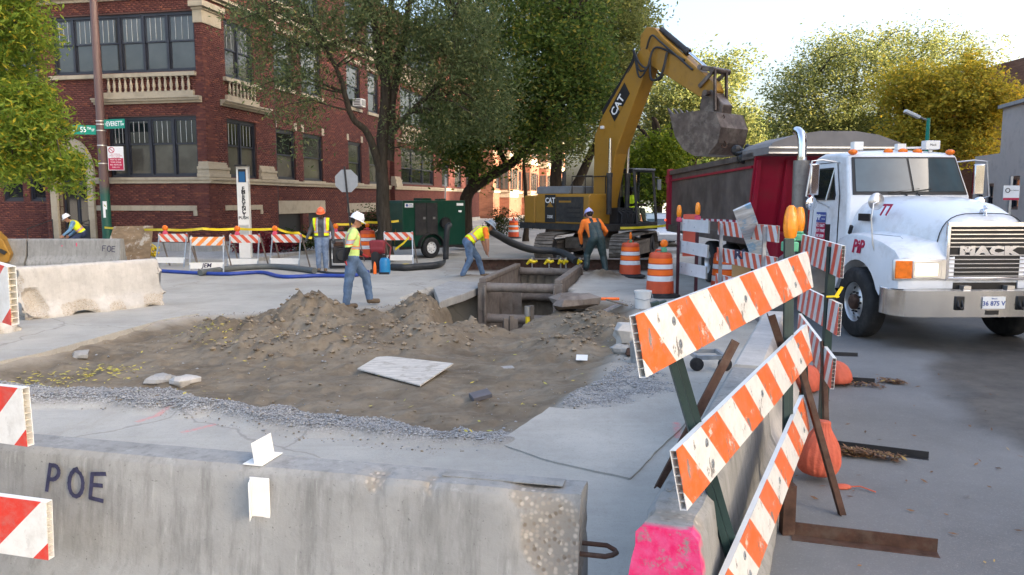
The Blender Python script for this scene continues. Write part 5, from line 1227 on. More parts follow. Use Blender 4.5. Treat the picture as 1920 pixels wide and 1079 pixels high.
# house: x right(viewer), -y forward
mb = MB(); hbox(mb, (0, .6, 1.14), (2.6, 3.9, .2)); mb.obj('deck', M['machine_dark'], EX, smooth=0)
def hloft(polyxz, y0, y1): return [[hp(x, y, z) for x, z in polyxz] for y in (y0, y1)]
mb = MB(); ring = []
cw = [(-1.32, 1.75), (-1.3, 2.3), (-1.0, 2.62), (-.4, 2.78), (.4, 2.78), (1.0, 2.62), (1.3, 2.3), (1.32, 1.75)]
mb.loft([[hp(x, y, z) for x, y in cw] for z in (1.22, 1.3, 2.05, 2.15)]); mb.obj('counterweight', M['cat_yellow'], EX, smooth=30, bevel=.05)
mb = MB(); mb.loft(hloft([(-1.3, 1.24), (-1.3, 2.12), (-1.22, 2.2), (-.3, 2.2), (-.3, 1.24)], -.75, 1.73)); mb.loft(hloft([(.3, 1.24), (.3, 2.2), (1.22, 2.2), (1.3, 2.12), (1.3, 1.24)], .35, 1.73)); mb.loft(hloft([(-.32, 1.24), (-.32, 2.2), (.32, 2.2), (.32, 1.24)], .2, 1.73)); mb.obj('engine_housing', M['cat_yellow'], EX, smooth=0, bevel=.03)
mb = MB(); mb.loft(hloft([(-1.15, 2.2), (-1.05, 2.45), (.9, 2.45), (1.0, 2.2)], .3, 1.9)); M['hood_grey'] = pm('hood_grey', (.16, .17, .18), .5, var=.15); mb.obj('engine_hood', M['hood_grey'], EX, smooth=0, bevel=.03)
mb = MB(); hbox(mb, (-1.308, .1, 1.7), (.012, 1.25, .8)); dk = mb.obj('side_panel', M['machine_dark'], EX, smooth=0)
mb = MB(); hbox(mb, (-1.308, 1.0, 1.72), (.012, .5, .9)); dk2 = mb.obj('decal_panel', M['black'], EX, smooth=0)
side = facing(hp(-1.318, 1.0, 1.98), hp(-1, 0, 0)); text('lettering', 'CAT', .24, side, M['white_print'], dk2, .002, bold=.006)
text('lettering', '320E', .14, facing(hp(-1.318, 1.0, 1.45), hp(-1, 0, 0)), M['white_print'], dk2, .002)
tr = [( -.16, -.07), (.16, -.07), (0, .1)]; mb = MB(); mb.prism(tr, 0, .002, facing(hp(-1.319, 1.0, 1.84), hp(-1, 0, 0))); mb.obj('decal', M['cat_yellow'], dk2, smooth=0)
for z in (1.45, 1.6, 1.75): mb = MB(); hbox(mb, (-1.317, -.1, z), (.01, .6, .05)); mb.obj('vent', M['black'], dk, smooth=0)
mb = MB(); mb.prism([(-.28, -.03), (.28, -.03), (.28, .03), (-.28, .03)], 0, .002, facing(hp(-1.317, .3, 1.95), hp(-1, 0, 0))); mb.obj('decal', M['cat_yellow'], dk, smooth=0)
for x_ in (-1.1, -.5):
    mb = MB(); mb.tube([hp(x_, -.7, 2.2), hp(x_, -.7, 2.75), hp(x_, .2, 2.75), hp(x_, .2, 2.2)], .02, 6); mb.obj('handrail', M['machine_dark'], EX)
mb = MB(); mb.cyl(hp(-.5, 1.2, 2.4), hp(-.5, 1.2, 2.95), .07); mb.obj('exhaust', M['machine_dark'], EX)
# cab, on the viewer's right
cx0, cx1, cy0, cy1, cz0, cz1 = .42, 1.36, -1.25, .3, 1.2, 2.95
def post(p, q, w_=.07): 
    mb.beam(hp(*p), hp(*q), w_, w_)
mb = MB(); f0 = -1.25
for (x, y, dx) in ((cx0, f0, 0), (cx1, f0, 0), (cx0, cy1, 0), (cx1, cy1, 0), (cx0, -.45, 0), (cx1, -.45, 0)):
    post((x, y + (.0 if y > f0 else 0), cz0), (x, y + (.18 if y == f0 else 0), cz1), .085)
for (p, q) in (((cx0, f0 + .18, cz1), (cx1, f0 + .18, cz1)), ((cx0, f0, cz0 + .05), (cx1, f0, cz0 + .05)), ((cx0, cy1, cz1), (cx1, cy1, cz1)), ((cx0, f0 + .18, cz1), (cx0, cy1, cz1)), ((cx1, f0 + .18, cz1), (cx1, cy1, cz1)), ((cx0, f0, cz0), (cx0, cy1, cz0)), ((cx1, f0, cz0), (cx1, cy1, cz0))): post(p, q, .09)
mb.obj('cab_frame', M['machine_dark'], EX, smooth=0, bevel=.015)
mb = MB(); hbox(mb, ((cx0 + cx1) / 2, -.4, cz1 + .03), (1.02, 1.5, .07)); mb.obj('cab_roof', M['hood_grey'], EX, smooth=0, bevel=.02)
mb = MB(); hbox(mb, ((cx0 + cx1) / 2, -.48, cz0 + .0), (.92, 1.5, .06)); hbox(mb, (cx1, -.1, cz0 + .35), (.05, .75, .65)); hbox(mb, (cx0, -.5, cz0 + .22), (.05, 1.4, .4)); mb.obj('cab_floor', M['machine_dark'], EX, smooth=0)
mb = MB(); mb.loft([[hp(cx0 + .05, f0 - .0, cz0 + .1), hp(cx1 - .05, f0, cz0 + .1), hp(cx1 - .05, f0 + .17, cz1 - .05), hp(cx0 + .05, f0 + .17, cz1 - .05)], [hp(cx0 + .05, f0 + .01, cz0 + .1), hp(cx1 - .05, f0 + .01, cz0 + .1), hp(cx1 - .05, f0 + .18, cz1 - .05), hp(cx0 + .05, f0 + .18, cz1 - .05)]]); mb.obj('windscreen', M['clear'], EX, smooth=0)
mb = MB(); hbox(mb, (cx0, -.85, 2.1), (.01, .65, 1.4)); hbox(mb, (cx0, -.08, 2.1), (.01, .65, 1.4)); mb.obj('side_glass', M['clear'], EX, smooth=0)
mb = MB(); hbox(mb, (.93, -.25, 1.75), (.5, .14, .75)); hbox(mb, (.93, -.5, 1.42), (.5, .5, .14)); mb.obj('seat', M['black'], EX, bevel=.04)
mb = MB(); hbox(mb, (cx1 + .22, f0 + .1, 2.5), (.17, .05, .34)); mb.tube([hp(cx1, f0 + .1, 2.75), hp(cx1 + .22, f0 + .1, 2.72)], .012, 6); mb.obj('mirror', M['hood_grey'], EX, bevel=.01)
mb = MB(); hbox(mb, (.0, -.85, 1.5), (.7, .5, .5)); 
for k in range(8): mb.tube([hp(-.3 + k * .08, -1.0, 1.7), hp(-.3 + k * .085, -1.25, 1.55 + .06 * (k % 3)), hp(-.3 + k * .08, -1.2, 1.2)], .022, 6)
mb.obj('hose_bundle', M['hose'], EX)
# boom, stick, linkage, bucket: in the vertical plane through the house heading; s = reach forward, z = height
def bp(s, z, x=0.0):
    k = 1.0 if s > 2.6 else min(1, max(0, (z - 1.75) / 4.85)); return hp(x, -(s - .8 * k), z - .3 * k)
BXo = -.18
def limb(poly, hw, name, mat, bevel=.02): 
    mb = MB(); mb.loft([[bp(s, z, BXo + x) for s, z in poly] for x in (-hw, hw)]); return mb.obj(name, mat, EX, smooth=0, bevel=bevel)
FOOT = (.35, 1.75); ELB = (2.95, 6.62)
boom = limb([(.2, 1.5), (.6, 1.55), (1.35, 3.55), (1.75, 4.2), (3.05, 6.2), (3.2, 6.55), (3.0, 6.85), (2.75, 6.75), (1.0, 4.85), (.55, 4.2), (.15, 2.0)], .27, 'boom', M['cat_yellow'])
bs = facing(bp(1.75, 5.25, BXo - .275), hp(-1, 0, 0), Hr @ Vector((0, .4, .55)))
def onboom(s, z): 
    n = hp(-1, 0, 0); xd = (bp(2.95, 6.6) - bp(1.0, 4.4)).normalized(); yd = n.cross(xd); m = Matrix((xd, yd, n)).transposed().to_4x4(); m.translation = bp(s, z, BXo - .275); return m
mb = MB(); mb.prism([(-.55, -.2), (.45, -.2), (.6, .2), (-.42, .2)], 0, .004, onboom(1.75, 5.2)); dcl = mb.obj('decal', M['black'], boom, smooth=0)
mm = onboom(1.68, 5.12); mm.translation += hp(-1, 0, 0) * .006; text('lettering', 'CAT', .34, mm, M['white_print'], dcl, .002, bold=.008)
mb = MB(); mb.prism([(-.09, -.11), (.09, -.11), (0, .09)], 0, .003, mm @ Matrix.Translation((0, -.09, .004))); mb.obj('decal', M['cat_yellow'], dcl, smooth=0)
mb = MB(); mb.box(bp(.95, 4.45, BXo - .3), (.1, .12, .1), 0, Hr); mb.obj('work_lamp', M['refl_white'], boom, bevel=.02)
stick = limb([(2.72, 6.72), (2.72, 7.2), (2.95, 7.42), (3.25, 7.35), (3.6, 7.0), (5.35, 5.55), (5.48, 5.3), (5.3, 5.1), (4.9, 5.2), (3.5, 6.05), (3.1, 6.3)], .2, 'stick', M['cat_yellow'])
def ram(p, q, split, r, name='hydraulic_ram', xo=0):
    a, b = bp(*p, BXo + xo), bp(*q, BXo + xo); c = a.lerp(b, split); mb = MB(); mb.cyl(a, c, r, n=14); mb.cyl(c - (c - a).normalized() * .14, c, r * 1.2, n=14); o = mb.obj(name, M['machine_dark'], EX)
    mb = MB(); mb.cyl(c, b, r * .55, n=12); mb.obj('ram_rod', M['rod'], o)
for xo in (-.42, .42): ram((.95, 1.55), (1.35, 4.05), .55, .085, xo=xo)
ram((1.3, 5.2), (2.78, 7.1), .72, .095); ram((3.35, 7.3), (5.0, 6.0), .62, .085)
def smooth(pts, n=6):
    P = [Vector(p) for p in pts]; Q = []
    for i in range(len(P) - 1):
        a, b, c, d_ = P[max(0, i - 1)], P[i], P[i + 1], P[min(len(P) - 1, i + 2)]
        for k in range(n): s_ = k / n; Q.append(.5 * ((2 * b) + (c - a) * s_ + (2 * a - 5 * b + 4 * c - d_) * s_ * s_ + (3 * b - a - 3 * c + d_) * s_ ** 3))
    return Q + [P[-1]]
mb = MB()
for xo in (-.25, .25):
    for k in range(3): mb.tube(smooth([bp(1.0 + .0, 4.9 + .05 * k, BXo + xo), bp(2.4, 6.3 + .06 * k, BXo + xo), bp(2.62, 6.75, BXo + xo * 1.5), bp(2.9, 6.35 - .2 * k, BXo + xo * 1.7), bp(3.2, 6.2, BXo + xo * 1.6), bp(3.4, 6.75, BXo + xo * 1.1), bp(4.4, 6.25, BXo + xo * .9)]), .03, 7)
mb.tube(smooth([bp(3.2, 6.45, BXo - .3), bp(3.3, 5.85, BXo - .35), bp(3.65, 5.9, BXo - .34), bp(3.8, 6.55, BXo - .26)]), .04, 7); mb.tube(smooth([bp(3.05, 6.75, BXo - .29), bp(3.25, 7.1, BXo - .31), bp(3.6, 6.85, BXo - .28), bp(4.7, 5.95, BXo - .24)]), .03, 7)
mb.obj('hydraulic_hose', M['hose'], EX)
# linkage
for (s_, z_, w_, r_) in ((5.0, 5.98, .34, .07), (5.25, 5.25, .4, .08), (5.45, 5.85, .4, .085)):
    mb = MB(); mb.cyl(bp(s_, z_, BXo - w_), bp(s_, z_, BXo + w_), r_, n=14); mb.obj('pin', M['bucket'], EX)
mb = MB()
for xo in (-.27, .27): mb.beam(bp(5.05, 5.95, BXo + xo), bp(5.5, 5.85, BXo + xo), .06, .13); mb.beam(bp(5.47, 5.85, BXo + xo), bp(5.52, 4.75, BXo + xo), .06, .17); mb.beam(bp(4.95, 5.45, BXo + xo), bp(5.45, 5.85, BXo + xo), .05, .12)
mb.obj('bucket_link', M['bucket'], EX, smooth=0, bevel=.02)
mb = MB(); mb.loft([[bp(s, z, BXo + x) for s, z in ((5.02, 5.3), (5.35, 5.35), (5.75, 4.9), (5.7, 4.55), (5.0, 4.55), (4.95, 4.9))] for x in (-.22, .22)]); mb.obj('quick_coupler', M['bucket'], EX, smooth=0, bevel=.03)
# bucket: curled, mouth up and towards the machine
bprof = [(4.25, 4.72), (4.45, 4.1), (4.75, 3.72), (5.15, 3.52), (5.6, 3.55), (5.9, 3.85), (5.98, 4.25), (5.8, 4.66), (5.35, 4.75)]
inner = [(s * .965 + .18, z * .975 + .11) for s, z in bprof]
mb = MB(); hw = .62
mb.loft([[bp(s, z, BXo + x) for s, z in bprof] + [bp(s, z, BXo + x) for s, z in reversed(inner)] for x in (-hw, hw)])
for x in (-hw, hw): mb.loft([[bp(s, z, BXo + x + o) for s, z in bprof] for o in (-.025, .025)])
bk = mb.obj('bucket', M['bucket'], EX, smooth=30)
for i in range(5):
    x = -hw + .06 + (2 * hw - .12) * i / 4; mb = MB(); mb.loft([[bp(4.36, 4.55, BXo + x - .06), bp(4.36, 4.55, BXo + x + .06), bp(4.42, 4.62, BXo + x + .06), bp(4.42, 4.62, BXo + x - .06)], [bp(4.1, 4.9, BXo + x - .03), bp(4.1, 4.9, BXo + x + .03), bp(4.13, 4.92, BXo + x + .03), bp(4.13, 4.92, BXo + x - .03)]]); mb.obj('tooth', M['bucket'], bk, smooth=0)
mb = MB(); 
for k in range(7):
    c = bp(5.86, 4.55 - k * .1, BXo - .35 ); a = k % 2; mb.tube([c + hp(*(( .03, 0, .0) if a else (0, .03, 0))) * 1, c + Vector((0, 0, .06)), c - hp(*((.03, 0, 0) if a else (0, .03, 0))), c - Vector((0, 0, .06)), c + hp(*((.03, 0, 0) if a else (0, .03, 0)))], .013, 6)
c = bp(5.9, 3.8, BXo - .35); mb.tube([c + Vector((.0, 0, .1)), c + Vector((.05, 0, .05)), c + Vector((.07, 0, -.03)), c + Vector((.02, 0, -.09)), c + Vector((-.05, 0, -.06)), c + Vector((-.06, 0, .0))], .02, 8)
mb.obj('chain_and_hook', M['rust'], bk)
# ------------------------------------------------------------------ green pump trailer
M['pump_green'] = pm('pump_green', (.004, .043, .026), .35, var=.15, sc=2, bump=.02, dirt=(.02, .05, .035), dsc=2)
p0, p1 = G(752, 486), G(893, 478); PT0 = Vector((p0.x + .12, p0.y - .3, 0)); u_ = (p1 - p0); PL = u_.length
PT = thing('pump_trailer', 'dark green towable pump housing with a white spoked wheel', 'pump trailer', PT0, math.atan2(u_.y, u_.x) + R(4))
PH = 1.98; PL = 2.72
mb = MB(); mb.loft([[Vector((x0_, y, z)) for x0_, z in ((0, .42), (PL, .42), (PL, PH - .06), (PL - .02, PH), (.02, PH), (0, PH - .06))] for y in (0, 1.5)]); mb.obj('housing', M['pump_green'], PT, smooth=0, bevel=.015)
for (x0_, x1_) in ((.5, .98), (1.0, 1.46)):
    mb = MB(); mb.box(((x0_ + x1_) / 2, -.008, 1.35), (x1_ - x0_, .02, 1.1)); dr = mb.obj('door', M['machine_dark'], PT, smooth=0)
    mb = MB(); mb.box((x1_ - .1 if x0_ < .9 else x0_ + .3, -.025, 1.38), (.1, .02, .08)); mb.obj('handle', M['alu'], dr, smooth=0)
mb = MB(); mb.box((.26, -.008, 1.82), (.34, .012, .14)); sg = mb.obj('badge', M['white_print'], PT, smooth=0)
mb = MB(); mb.ell((.17, -.016, 1.82), (.05, .004, .05)); mb.obj('emblem', M['blue_sign'], sg); text('lettering', 'PUMP', .06, facing((.32, -.016, 1.84), (0, -1, 0)), M['blue_sign'], sg, .001); text('lettering', 'POWER', .06, facing((.32, -.016, 1.79), (0, -1, 0)), M['blue_sign'], sg, .001)
mb = MB(); mb.box((PL - .25, -.008, 1.84), (.3, .012, .09)); mb.box((PL - .25, -.008, 1.6), (.14, .012, .07)); mb.obj('label_plate', M['white_print'], PT, smooth=0)
mb = MB(); mb.box((1.35, .7, PH + .04), (.4, .5, .08)); mb.box((.35 + 1.8, .7, PH + .03), (.25, .3, .06)); mb.obj('roof_vent', M['pump_green'], PT, smooth=0)
mb = MB(); mb.cyl((1.72, .1, 1.2), (1.72, -.12, 1.2), .17, n=18); mb.cyl((1.72, -.1, 1.2), (1.72, -.16, 1.2), .21, n=18)
for i in range(8): mb.cyl((1.72 + .17 * math.cos(i * .785), -.16, 1.2 + .17 * math.sin(i * .785)), (1.72 + .17 * math.cos(i * .785), -.19, 1.2 + .17 * math.sin(i * .785)), .022, n=6)
mb.obj('outlet_flange', M['steel_dark'], PT)
Mx = Matrix.Translation((1.12, -.02, .36)) @ Matrix.Rotation(R(90), 4, 'X'); mb = MB(); mb.lathe([(.2, -.1), (.32, -.11), (.36, -.07), (.36, .07), (.32, .11), (.21, .1), (.2, .05)], 30, 0, Mx, cap=False); wh = mb.obj('wheel', M['rubber'], PT, smooth=40)
mb = MB(); mb.lathe([(.205, .08), (.19, .09), (.17, .06), (.1, .05), (.09, .075), (.05, .08), (.045, .11), (0, .11)], 30, 0, Mx, cap=False); rm = mb.obj('rim', M['white_plastic'], wh, smooth=40)
for i in range(8): mb = MB(); c = Vector((.14 * math.cos(i * .785), .14 * math.sin(i * .785), .055)); mb.cyl(Mx @ (c - Vector((0, 0, .01))), Mx @ (c + Vector((0, 0, .006))), .016, n=8); mb.obj('rim_hole', M['black'], rm, smooth=0)
mb = MB(); mb.loft([[Vector((1.12 + (.5 + o) * math.cos(R(a)), y, .4 + (.44 + o) * math.sin(R(a)))) for a in range(0, 181, 20)] for o, y in ((0, 0), (0, -.16), (.03, -.16), (.03, 0))], closed=False, cap=False); mb.obj('mudguard', M['machine_dark'], PT)
mb = MB(); mb.box((PL / 2, .1, .38), (PL + .1, .1, .1)); mb.beam((PL, .75, .4), (PL + .9, .75, .45), .1, .1); mb.beam((PL + .8, .75, .02), (PL + .8, .75, .5), .06, .06); mb.obj('chassis', M['machine_dark'], PT, smooth=0)
# ------------------------------------------------------------------ trench box
T0b = Vector((T0.x, T0.y, 0)); RT = Matrix((AC, BX, UP)).transposed()
TB = thing('trench_box', 'weathered steel trench box with pipe struts set in the dug hole', 'trench box', T0b)
TBx = lambda c, l, z: AC * c + BX * l + UP * z
ZT, ZB = .2, -1.7
for c in (0, TW):
    mb = MB(); mb.box(TBx(c, TL / 2, (ZT + ZB) / 2), (.1, TL, ZT - ZB), 0, RT); mb.obj('side_panel', M['rust_grey'], TB, smooth=0, bevel=.01)
    mb = MB(); mb.box(TBx(c, TL / 2, ZT + .01), (.16, TL + .04, .1), 0, RT); mb.obj('top_rail', M['rust_grey'], TB, smooth=0, bevel=.015)
    for l in (0, TL):
        mb = MB(); mb.box(TBx(c, l, (ZT + ZB) / 2 - .03), (.2, .14, ZT - ZB - .02), 0, RT); mb.box(TBx(c + (.07 if c == 0 else -.07), l - .02, (ZT + ZB) / 2 - .05), (.05, .2, ZT - ZB - .08), 0, RT); mb.obj('end_post', M['rust_grey'], TB, smooth=0, bevel=.01)
for l in (.06, TL - .06):
    for z in (.05, -.66, -1.35):
        mb = MB(); mb.cyl(TBx(.1, l, z), TBx(TW - .1, l, z), .105, n=20)
        for c in (.14, TW - .14, TW * .55): mb.cyl(TBx(c - .04, l, z), TBx(c + .04, l, z), .116, n=20)
        mb.obj('strut', M['rust_grey'], TB, smooth=40)
mb = MB()
for c in (.1, .25): mb.box(TBx(c + .15, 1.2 + c * 3, -.9), (.25, .03, 1.3), 0, RT)
mb.obj('liner_plate', M['rust_grey'], TB, smooth=0)
# timber uprights and yellow strap in the hole in front
p = G(957, 640, -.5); p = Z(957, 600, 15.0)
t = thing('timber_posts', 'pair of rough timber uprights in the hole before the trench box', 'timber', Vector((p.x, 15.0, -1.4)))
for dx, hgt in ((-.09, 1.12), (.02, 1.17), (.1, 1.1)):
    mb = MB(); mb.box((dx, dx * .3, hgt / 2), (.085, .06, hgt), 0, R(15)); mb.obj('post', M['wood_grey'], t, smooth=0)
p = Z(990, 600, 15.3)
t = thing('shoring_jack', 'yellow shoring jack with silver cap standing in the dug hole', 'shoring jack', Vector((p.x, 15.3, -1.5)))
mb = MB(); mb.beam((.07, .05, 0), (.07, .05, 1.42), .1, .06); mb.obj('timber', M['wood_grey'], t, smooth=0)
mb = MB(); mb.tube([(-.02, -.04, 0), (-.03, -.04, .7), (0, -.04, .75), (-.01, -.04, 1.28)], [.05, .09, .06, .04], 10); mb.obj('strap', M['tape'], t)
mb = MB(); mb.cyl((-.01, -.04, 1.22), (-.01, -.04, 1.42), .06, n=14); mb.obj('cap', M['alu'], t)
# yellow jacks slung along the far wall of the box
for i, (u, wdt) in enumerate(((998, .3), (1030, .26), (1052, .14), (1062, .12), (1088, .12))):
    p = Z(u, 491, T0.y + TL * .98 - .15 * i); t = thing('shoring_jack', ('yellow wrapped jack leftmost on the far end of the trench box', 'second yellow wrapped jack on the far end of the trench box', 'third slim yellow jack on the far end of the trench box', 'yellow jack beside the boot of the worker in waders', 'yellow jack right of the waders on the box rim')[i], 'shoring jack', p + Vector((0, .12, -.02)), 0, 'yellow jacks on the trench box')
    mb = MB(); mb.tube([(-wdt / 2, 0, -.06), (-wdt * .2, -.02, .04), (wdt * .15, .01, .0), (wdt / 2, 0, .03)], [.03, .055, .05, .03], 8); mb.obj('strap', M['tape'], t)
    mb = MB(); mb.cyl((0, .02, -.7), (0, .02, .09), .02, n=8); mb.cyl((0, .02, .06), (0, .02, .12), .035, n=10); mb.obj('rod', M['alu'], t)
# long steel beam behind the hole
pa, pb = G(872, 508), G(1216, 508)
t = thing('steel_beam', 'long rusty steel beam lying across the street behind the trench box', 'steel beam', (pa + pb) / 2)
u_ = (pb - pa) / 2; mb = MB(); mb.beam(-u_ + UP * .17, u_ + UP * .17, .03, .3); mb.obj('web', M['rust'], t, smooth=0)
for z_ in (.012, .334):
    mb = MB(); mb.beam(-u_ + UP * z_, u_ + UP * z_, .3, .024); mb.obj('flange', M['rust_grey'], t, smooth=0)
pa, pb = G(640, 484), G(900, 502)
# undermined slab on the left of the hole
mb = MB(); rngp = []
ptsl = [(826, 568), (842, 560), (868, 552), (897, 540), (897, 528), (860, 520), (815, 540)]
P = [G(u, v) for u, v in ptsl]; c0 = sum(P, Vector()) / len(P)
mb.prism([((p - c0).x + random.uniform(-.03, .03), (p - c0).y) for p in P], -.16, .012); o = mb.obj('concrete_slab', M['concrete'], smooth=0, bevel=.015); o.location = (c0.x, c0.y, 0); tag(o, 'broken edge of road slab overhanging the hollow left of the trench box', 'slab')
# slabs and chunks
def chunk(name, label, cat, p, size, mat, seed, n=9, flat=1.0, group=None, rz=0):
    mb = MB(); mb.ell((0, 0, 0), (1, 1, 1), None, 8, 5); r_ = random.Random(seed)
    V = []
    for v in mb.v:
        v = Vector(v); q = max(abs(v.x), abs(v.y), abs(v.z)) ** .55; v = v / q if q else v
        v *= 1 + .5 * mnoise.noise(v * 1.9 + Vector((seed * 3.1, 0, 0)))
        V.append((v.x * size[0] / 2, v.y * size[1] / 2, v.z * size[2] / 2 * flat))
    mb.v = V; o = mb.obj(name, M[mat], smooth=12, bevel=.006); o.location = p; o.rotation_euler = (0, 0, rz); return tag(o, label, cat, group)
def gz(u, v, dz=0.0):
    p = G(u, v); 
    for k in range(4): p = G(u, v, ground_z(p.x, p.y) if Y0 < p.y < Y1 else 0)
    return p + UP * dz
chunk('asphalt_chunk', 'dark broken slab of asphalt leaning by the right side of the trench box', 'rubble', gz(1078, 572, .08), (.95, .5, .3), 'rust_grey', 3, rz=.5)
chunk('asphalt_chunk', 'small black lump of asphalt beside the leaning broken slab', 'rubble', gz(1060, 580, .06), (.4, .35, .25), 'black', 5)
pl4 = [gz(668, 692), gz(712, 669), gz(852, 686), gz(795, 724)]; zz = -.055; c0 = sum(pl4, Vector()) / 4
mb = MB(); mb.prism([((G(u, v, zz) - c0).x, (G(u, v, zz) - c0).y) for u, v in ((670, 692), (788, 722), (850, 686), (712, 670))], -.008, .008)
M['ply_pale'] = wood('pale_sheet', (.56, .52, .46), (.36, .32, .27)); o = mb.obj('board_sheet', M['ply_pale'], smooth=0); o.location = (c0.x, c0.y, zz + .01); o.rotation_euler = (R(1.5), R(-1), 0); tag(o, 'pale sandy board sheet lying flat in the dug sand', 'board')
mb = MB(); mb.box((0, 0, 0), (.22, .14, .05)); M['slate'] = pm('slate_paver', (.11, .105, .115), .8); o = mb.obj('paver', M['slate'], smooth=0, bevel=.006); o.location = gz(901, 750, .05); o.rotation_euler = (R(12), R(-8), R(25)); tag(o, 'single dark grey paver lying in the sand', 'paver')
mb = MB(); mb.box((0, 0, 0), (.15, .1, .004), 0); o = mb.obj('paper', M['white_plastic'], smooth=0); o.location = gz(1091, 675, .03); o.rotation_euler = (R(35), 0, R(-10)); tag(o, 'scrap of white paper on the sand right of the board', 'paper')
mb = MB(); mb.box((0, 0, 0), (.2, .1, .02), 0); o = mb.obj('stone', M['concrete'], smooth=0, bevel=.005); o.location = gz(949, 692, .015); o.rotation_euler = (R(5), 0, R(20)); tag(o, 'small flat grey stone on the raked sand', 'stone')
mb = MB(); mb.box((0, 0, 0), (.62, .1, .09)); M['red_wood'] = wood('reddish_timber', (.22, .09, .045)); o = mb.obj('timber_block', M['red_wood'], smooth=0, bevel=.008); o.location = gz(552, 578, .03); o.rotation_euler = (R(8), R(-13), R(18)); tag(o, 'reddish timber offcut stuck in the top of the sand heap', 'timber')
def stones_stuff(name, label, cat, n, region, sz, mats, seed, zoff=0.0, flat=.6):
    r_ = random.Random(seed); V = []; F = []; mi = []
    ico = [(0, 0, 1), (.9, 0, .2), (.28, .86, .25), (-.73, .53, .2), (-.73, -.53, .3), (.28, -.86, .2), (.5, .4, -.6), (-.5, .3, -.6), (0, -.6, -.6)]
    fc = [(0, 1, 2, 2), (0, 2, 3, 3), (0, 3, 4, 4), (0, 4, 5, 5), (0, 5, 1, 1), (1, 6, 2, 2), (2, 6, 7, 3), (3, 7, 4, 4), (4, 7, 8, 5), (5, 8, 6, 1)]
    mb = MB()
    for k in range(n):
        x, y = region(r_); z = ground_z(x, y) if (X0 < x < X1 and Y0 < y < Y1) else .006
        s = sz[0] * (sz[1] / sz[0]) ** (r_.random() ** 2.2); a = r_.random() * 6.3; ca_, sa = math.cos(a), math.sin(a)
        mb.add([(x + s * (p[0] * ca_ - p[1] * sa) * r_.uniform(.7, 1.2), y + s * (p[0] * sa + p[1] * ca_), z + zoff + s * flat * (p[2] + .3)) for p in ico], [tuple(dict.fromkeys(q)) for q in fc], r_.randrange(len(mats)))
    return tag(mb.obj(name, [M[m] for m in mats], smooth=0), label, cat, kind='stuff')
pxl = [(x, y) for x, y in zip(gx.ravel()[soil.ravel() > .6], gy.ravel()[soil.ravel() > .6]) if y < 17]
M['clod'] = pm('clod', (.25, .2, .14), .95, var=.35, sc=9); M['clod_dark'] = pm('clod_dark', (.17, .13, .09), .95, var=.35, sc=9); M['grit'] = pm('grit', (.3, .3, .3), .9, var=.3, sc=20)
def reg(pts): return lambda r_: tuple(np.array(r_.choice(pts)) + np.array((r_.uniform(-.03, .03), r_.uniform(-.03, .03))))
stones_stuff('soil_clods', 'loose clods and pebbles scattered over the dug sand', 'clods', 2600, reg(pxl), (.004, .026), ('clod', 'clod', 'clod_dark', 'grit'), 1)
pxm = [(x, y) for x, y in zip(gx.ravel()[mound.ravel() > .1], gy.ravel()[mound.ravel() > .1]) if y < 17]
stones_stuff('heap_clods', 'lumps of soil and stone on the sand heaps', 'clods', 3200, reg(pxm), (.006, .06), ('clod', 'clod_dark', 'clod', 'clod', 'clod_dark', 'clod'), 12)
pxg = [(x, y) for x, y in zip(gx.ravel()[gm.ravel() > .35], gy.ravel()[gm.ravel() > .35])]
stones_stuff('gravel', 'crushed grey gravel along the edge of the dug area', 'gravel', 9000, reg(pxg), (.007, .02), ('grit', 'grit', 'concrete'), 2)
pxd = [(x, y) for x, y in zip(gx.ravel()[(dust.ravel() > .25) & (soil.ravel() < .3)], gy.ravel()[(dust.ravel() > .25) & (soil.ravel() < .3)]) if y < 17]
stones_stuff('spilled_grit', 'sand crumbs spilled on the concrete round the dug area', 'grit', 2600, reg(pxd), (.004, .018), ('clod', 'grit', 'clod_dark'), 3)
# leaves
M['leaf_litter'] = None
t = NT('leaf_litter'); k = t.island(); x = t.mix(k, (.2, .1, .04), (.07, .035, .02)); t.col(t.mix(t.math('GREATER_THAN', k, .9), x, (.36, .24, .07))); t.set(.7); M['leaf_litter'] = t.m
t = NT('leaf_yellow'); k = t.island(); t.col(t.mix(k, (.55, .42, .05), (.4, .38, .06))); t.set(.6); M['leaf_yellow'] = t.m
def litter(label, n, region, size, mat, seed, thick=.02, narrow=.3):
    r_ = random.Random(seed); V = []; F = []
    for k in range(n):
        x, y = region(r_); z = (ground_z(x, y) if (X0 < x < X1 and Y0 < y < Y1) else .0) + .012 + r_.random() * thick
        if x > 1.2 and z < .02: z = .02 + r_.random() * thick
        s = size * r_.uniform(.5, 1.2); a = r_.random() * 6.28; d1 = Vector((math.cos(a), math.sin(a), r_.uniform(-.3, .4))) * s; d2 = Vector((-math.sin(a), math.cos(a), r_.uniform(-.6, .6))) * s * narrow; c = Vector((x, y, z)); n0 = len(V)
        V += [tuple(c - d1), tuple(c + d2), tuple(c + d1), tuple(c - d2)]; F.append((n0, n0 + 1, n0 + 2, n0 + 3))
    return tag(npmesh('fallen_leaves', np.array(V), np.array(F), M[mat]), label, 'leaves', kind='stuff')
def seg_region(pts, wdt): return lambda r_: (lambda a, b, k: (a.x + (b.x - a.x) * k + r_.gauss(0, wdt), a.y + (b.y - a.y) * k + r_.gauss(0, wdt)))(*[G(*q) for q in r_.choice(pts)], r_.random())
litter('brown leaves drifted against the angle irons on the asphalt', 900, seg_region([((1580, 855), (1690, 868)), ((1560, 850), (1640, 862)), ((1500, 842), (1600, 858))], .035), .03, 'leaf_litter', 1, .05)
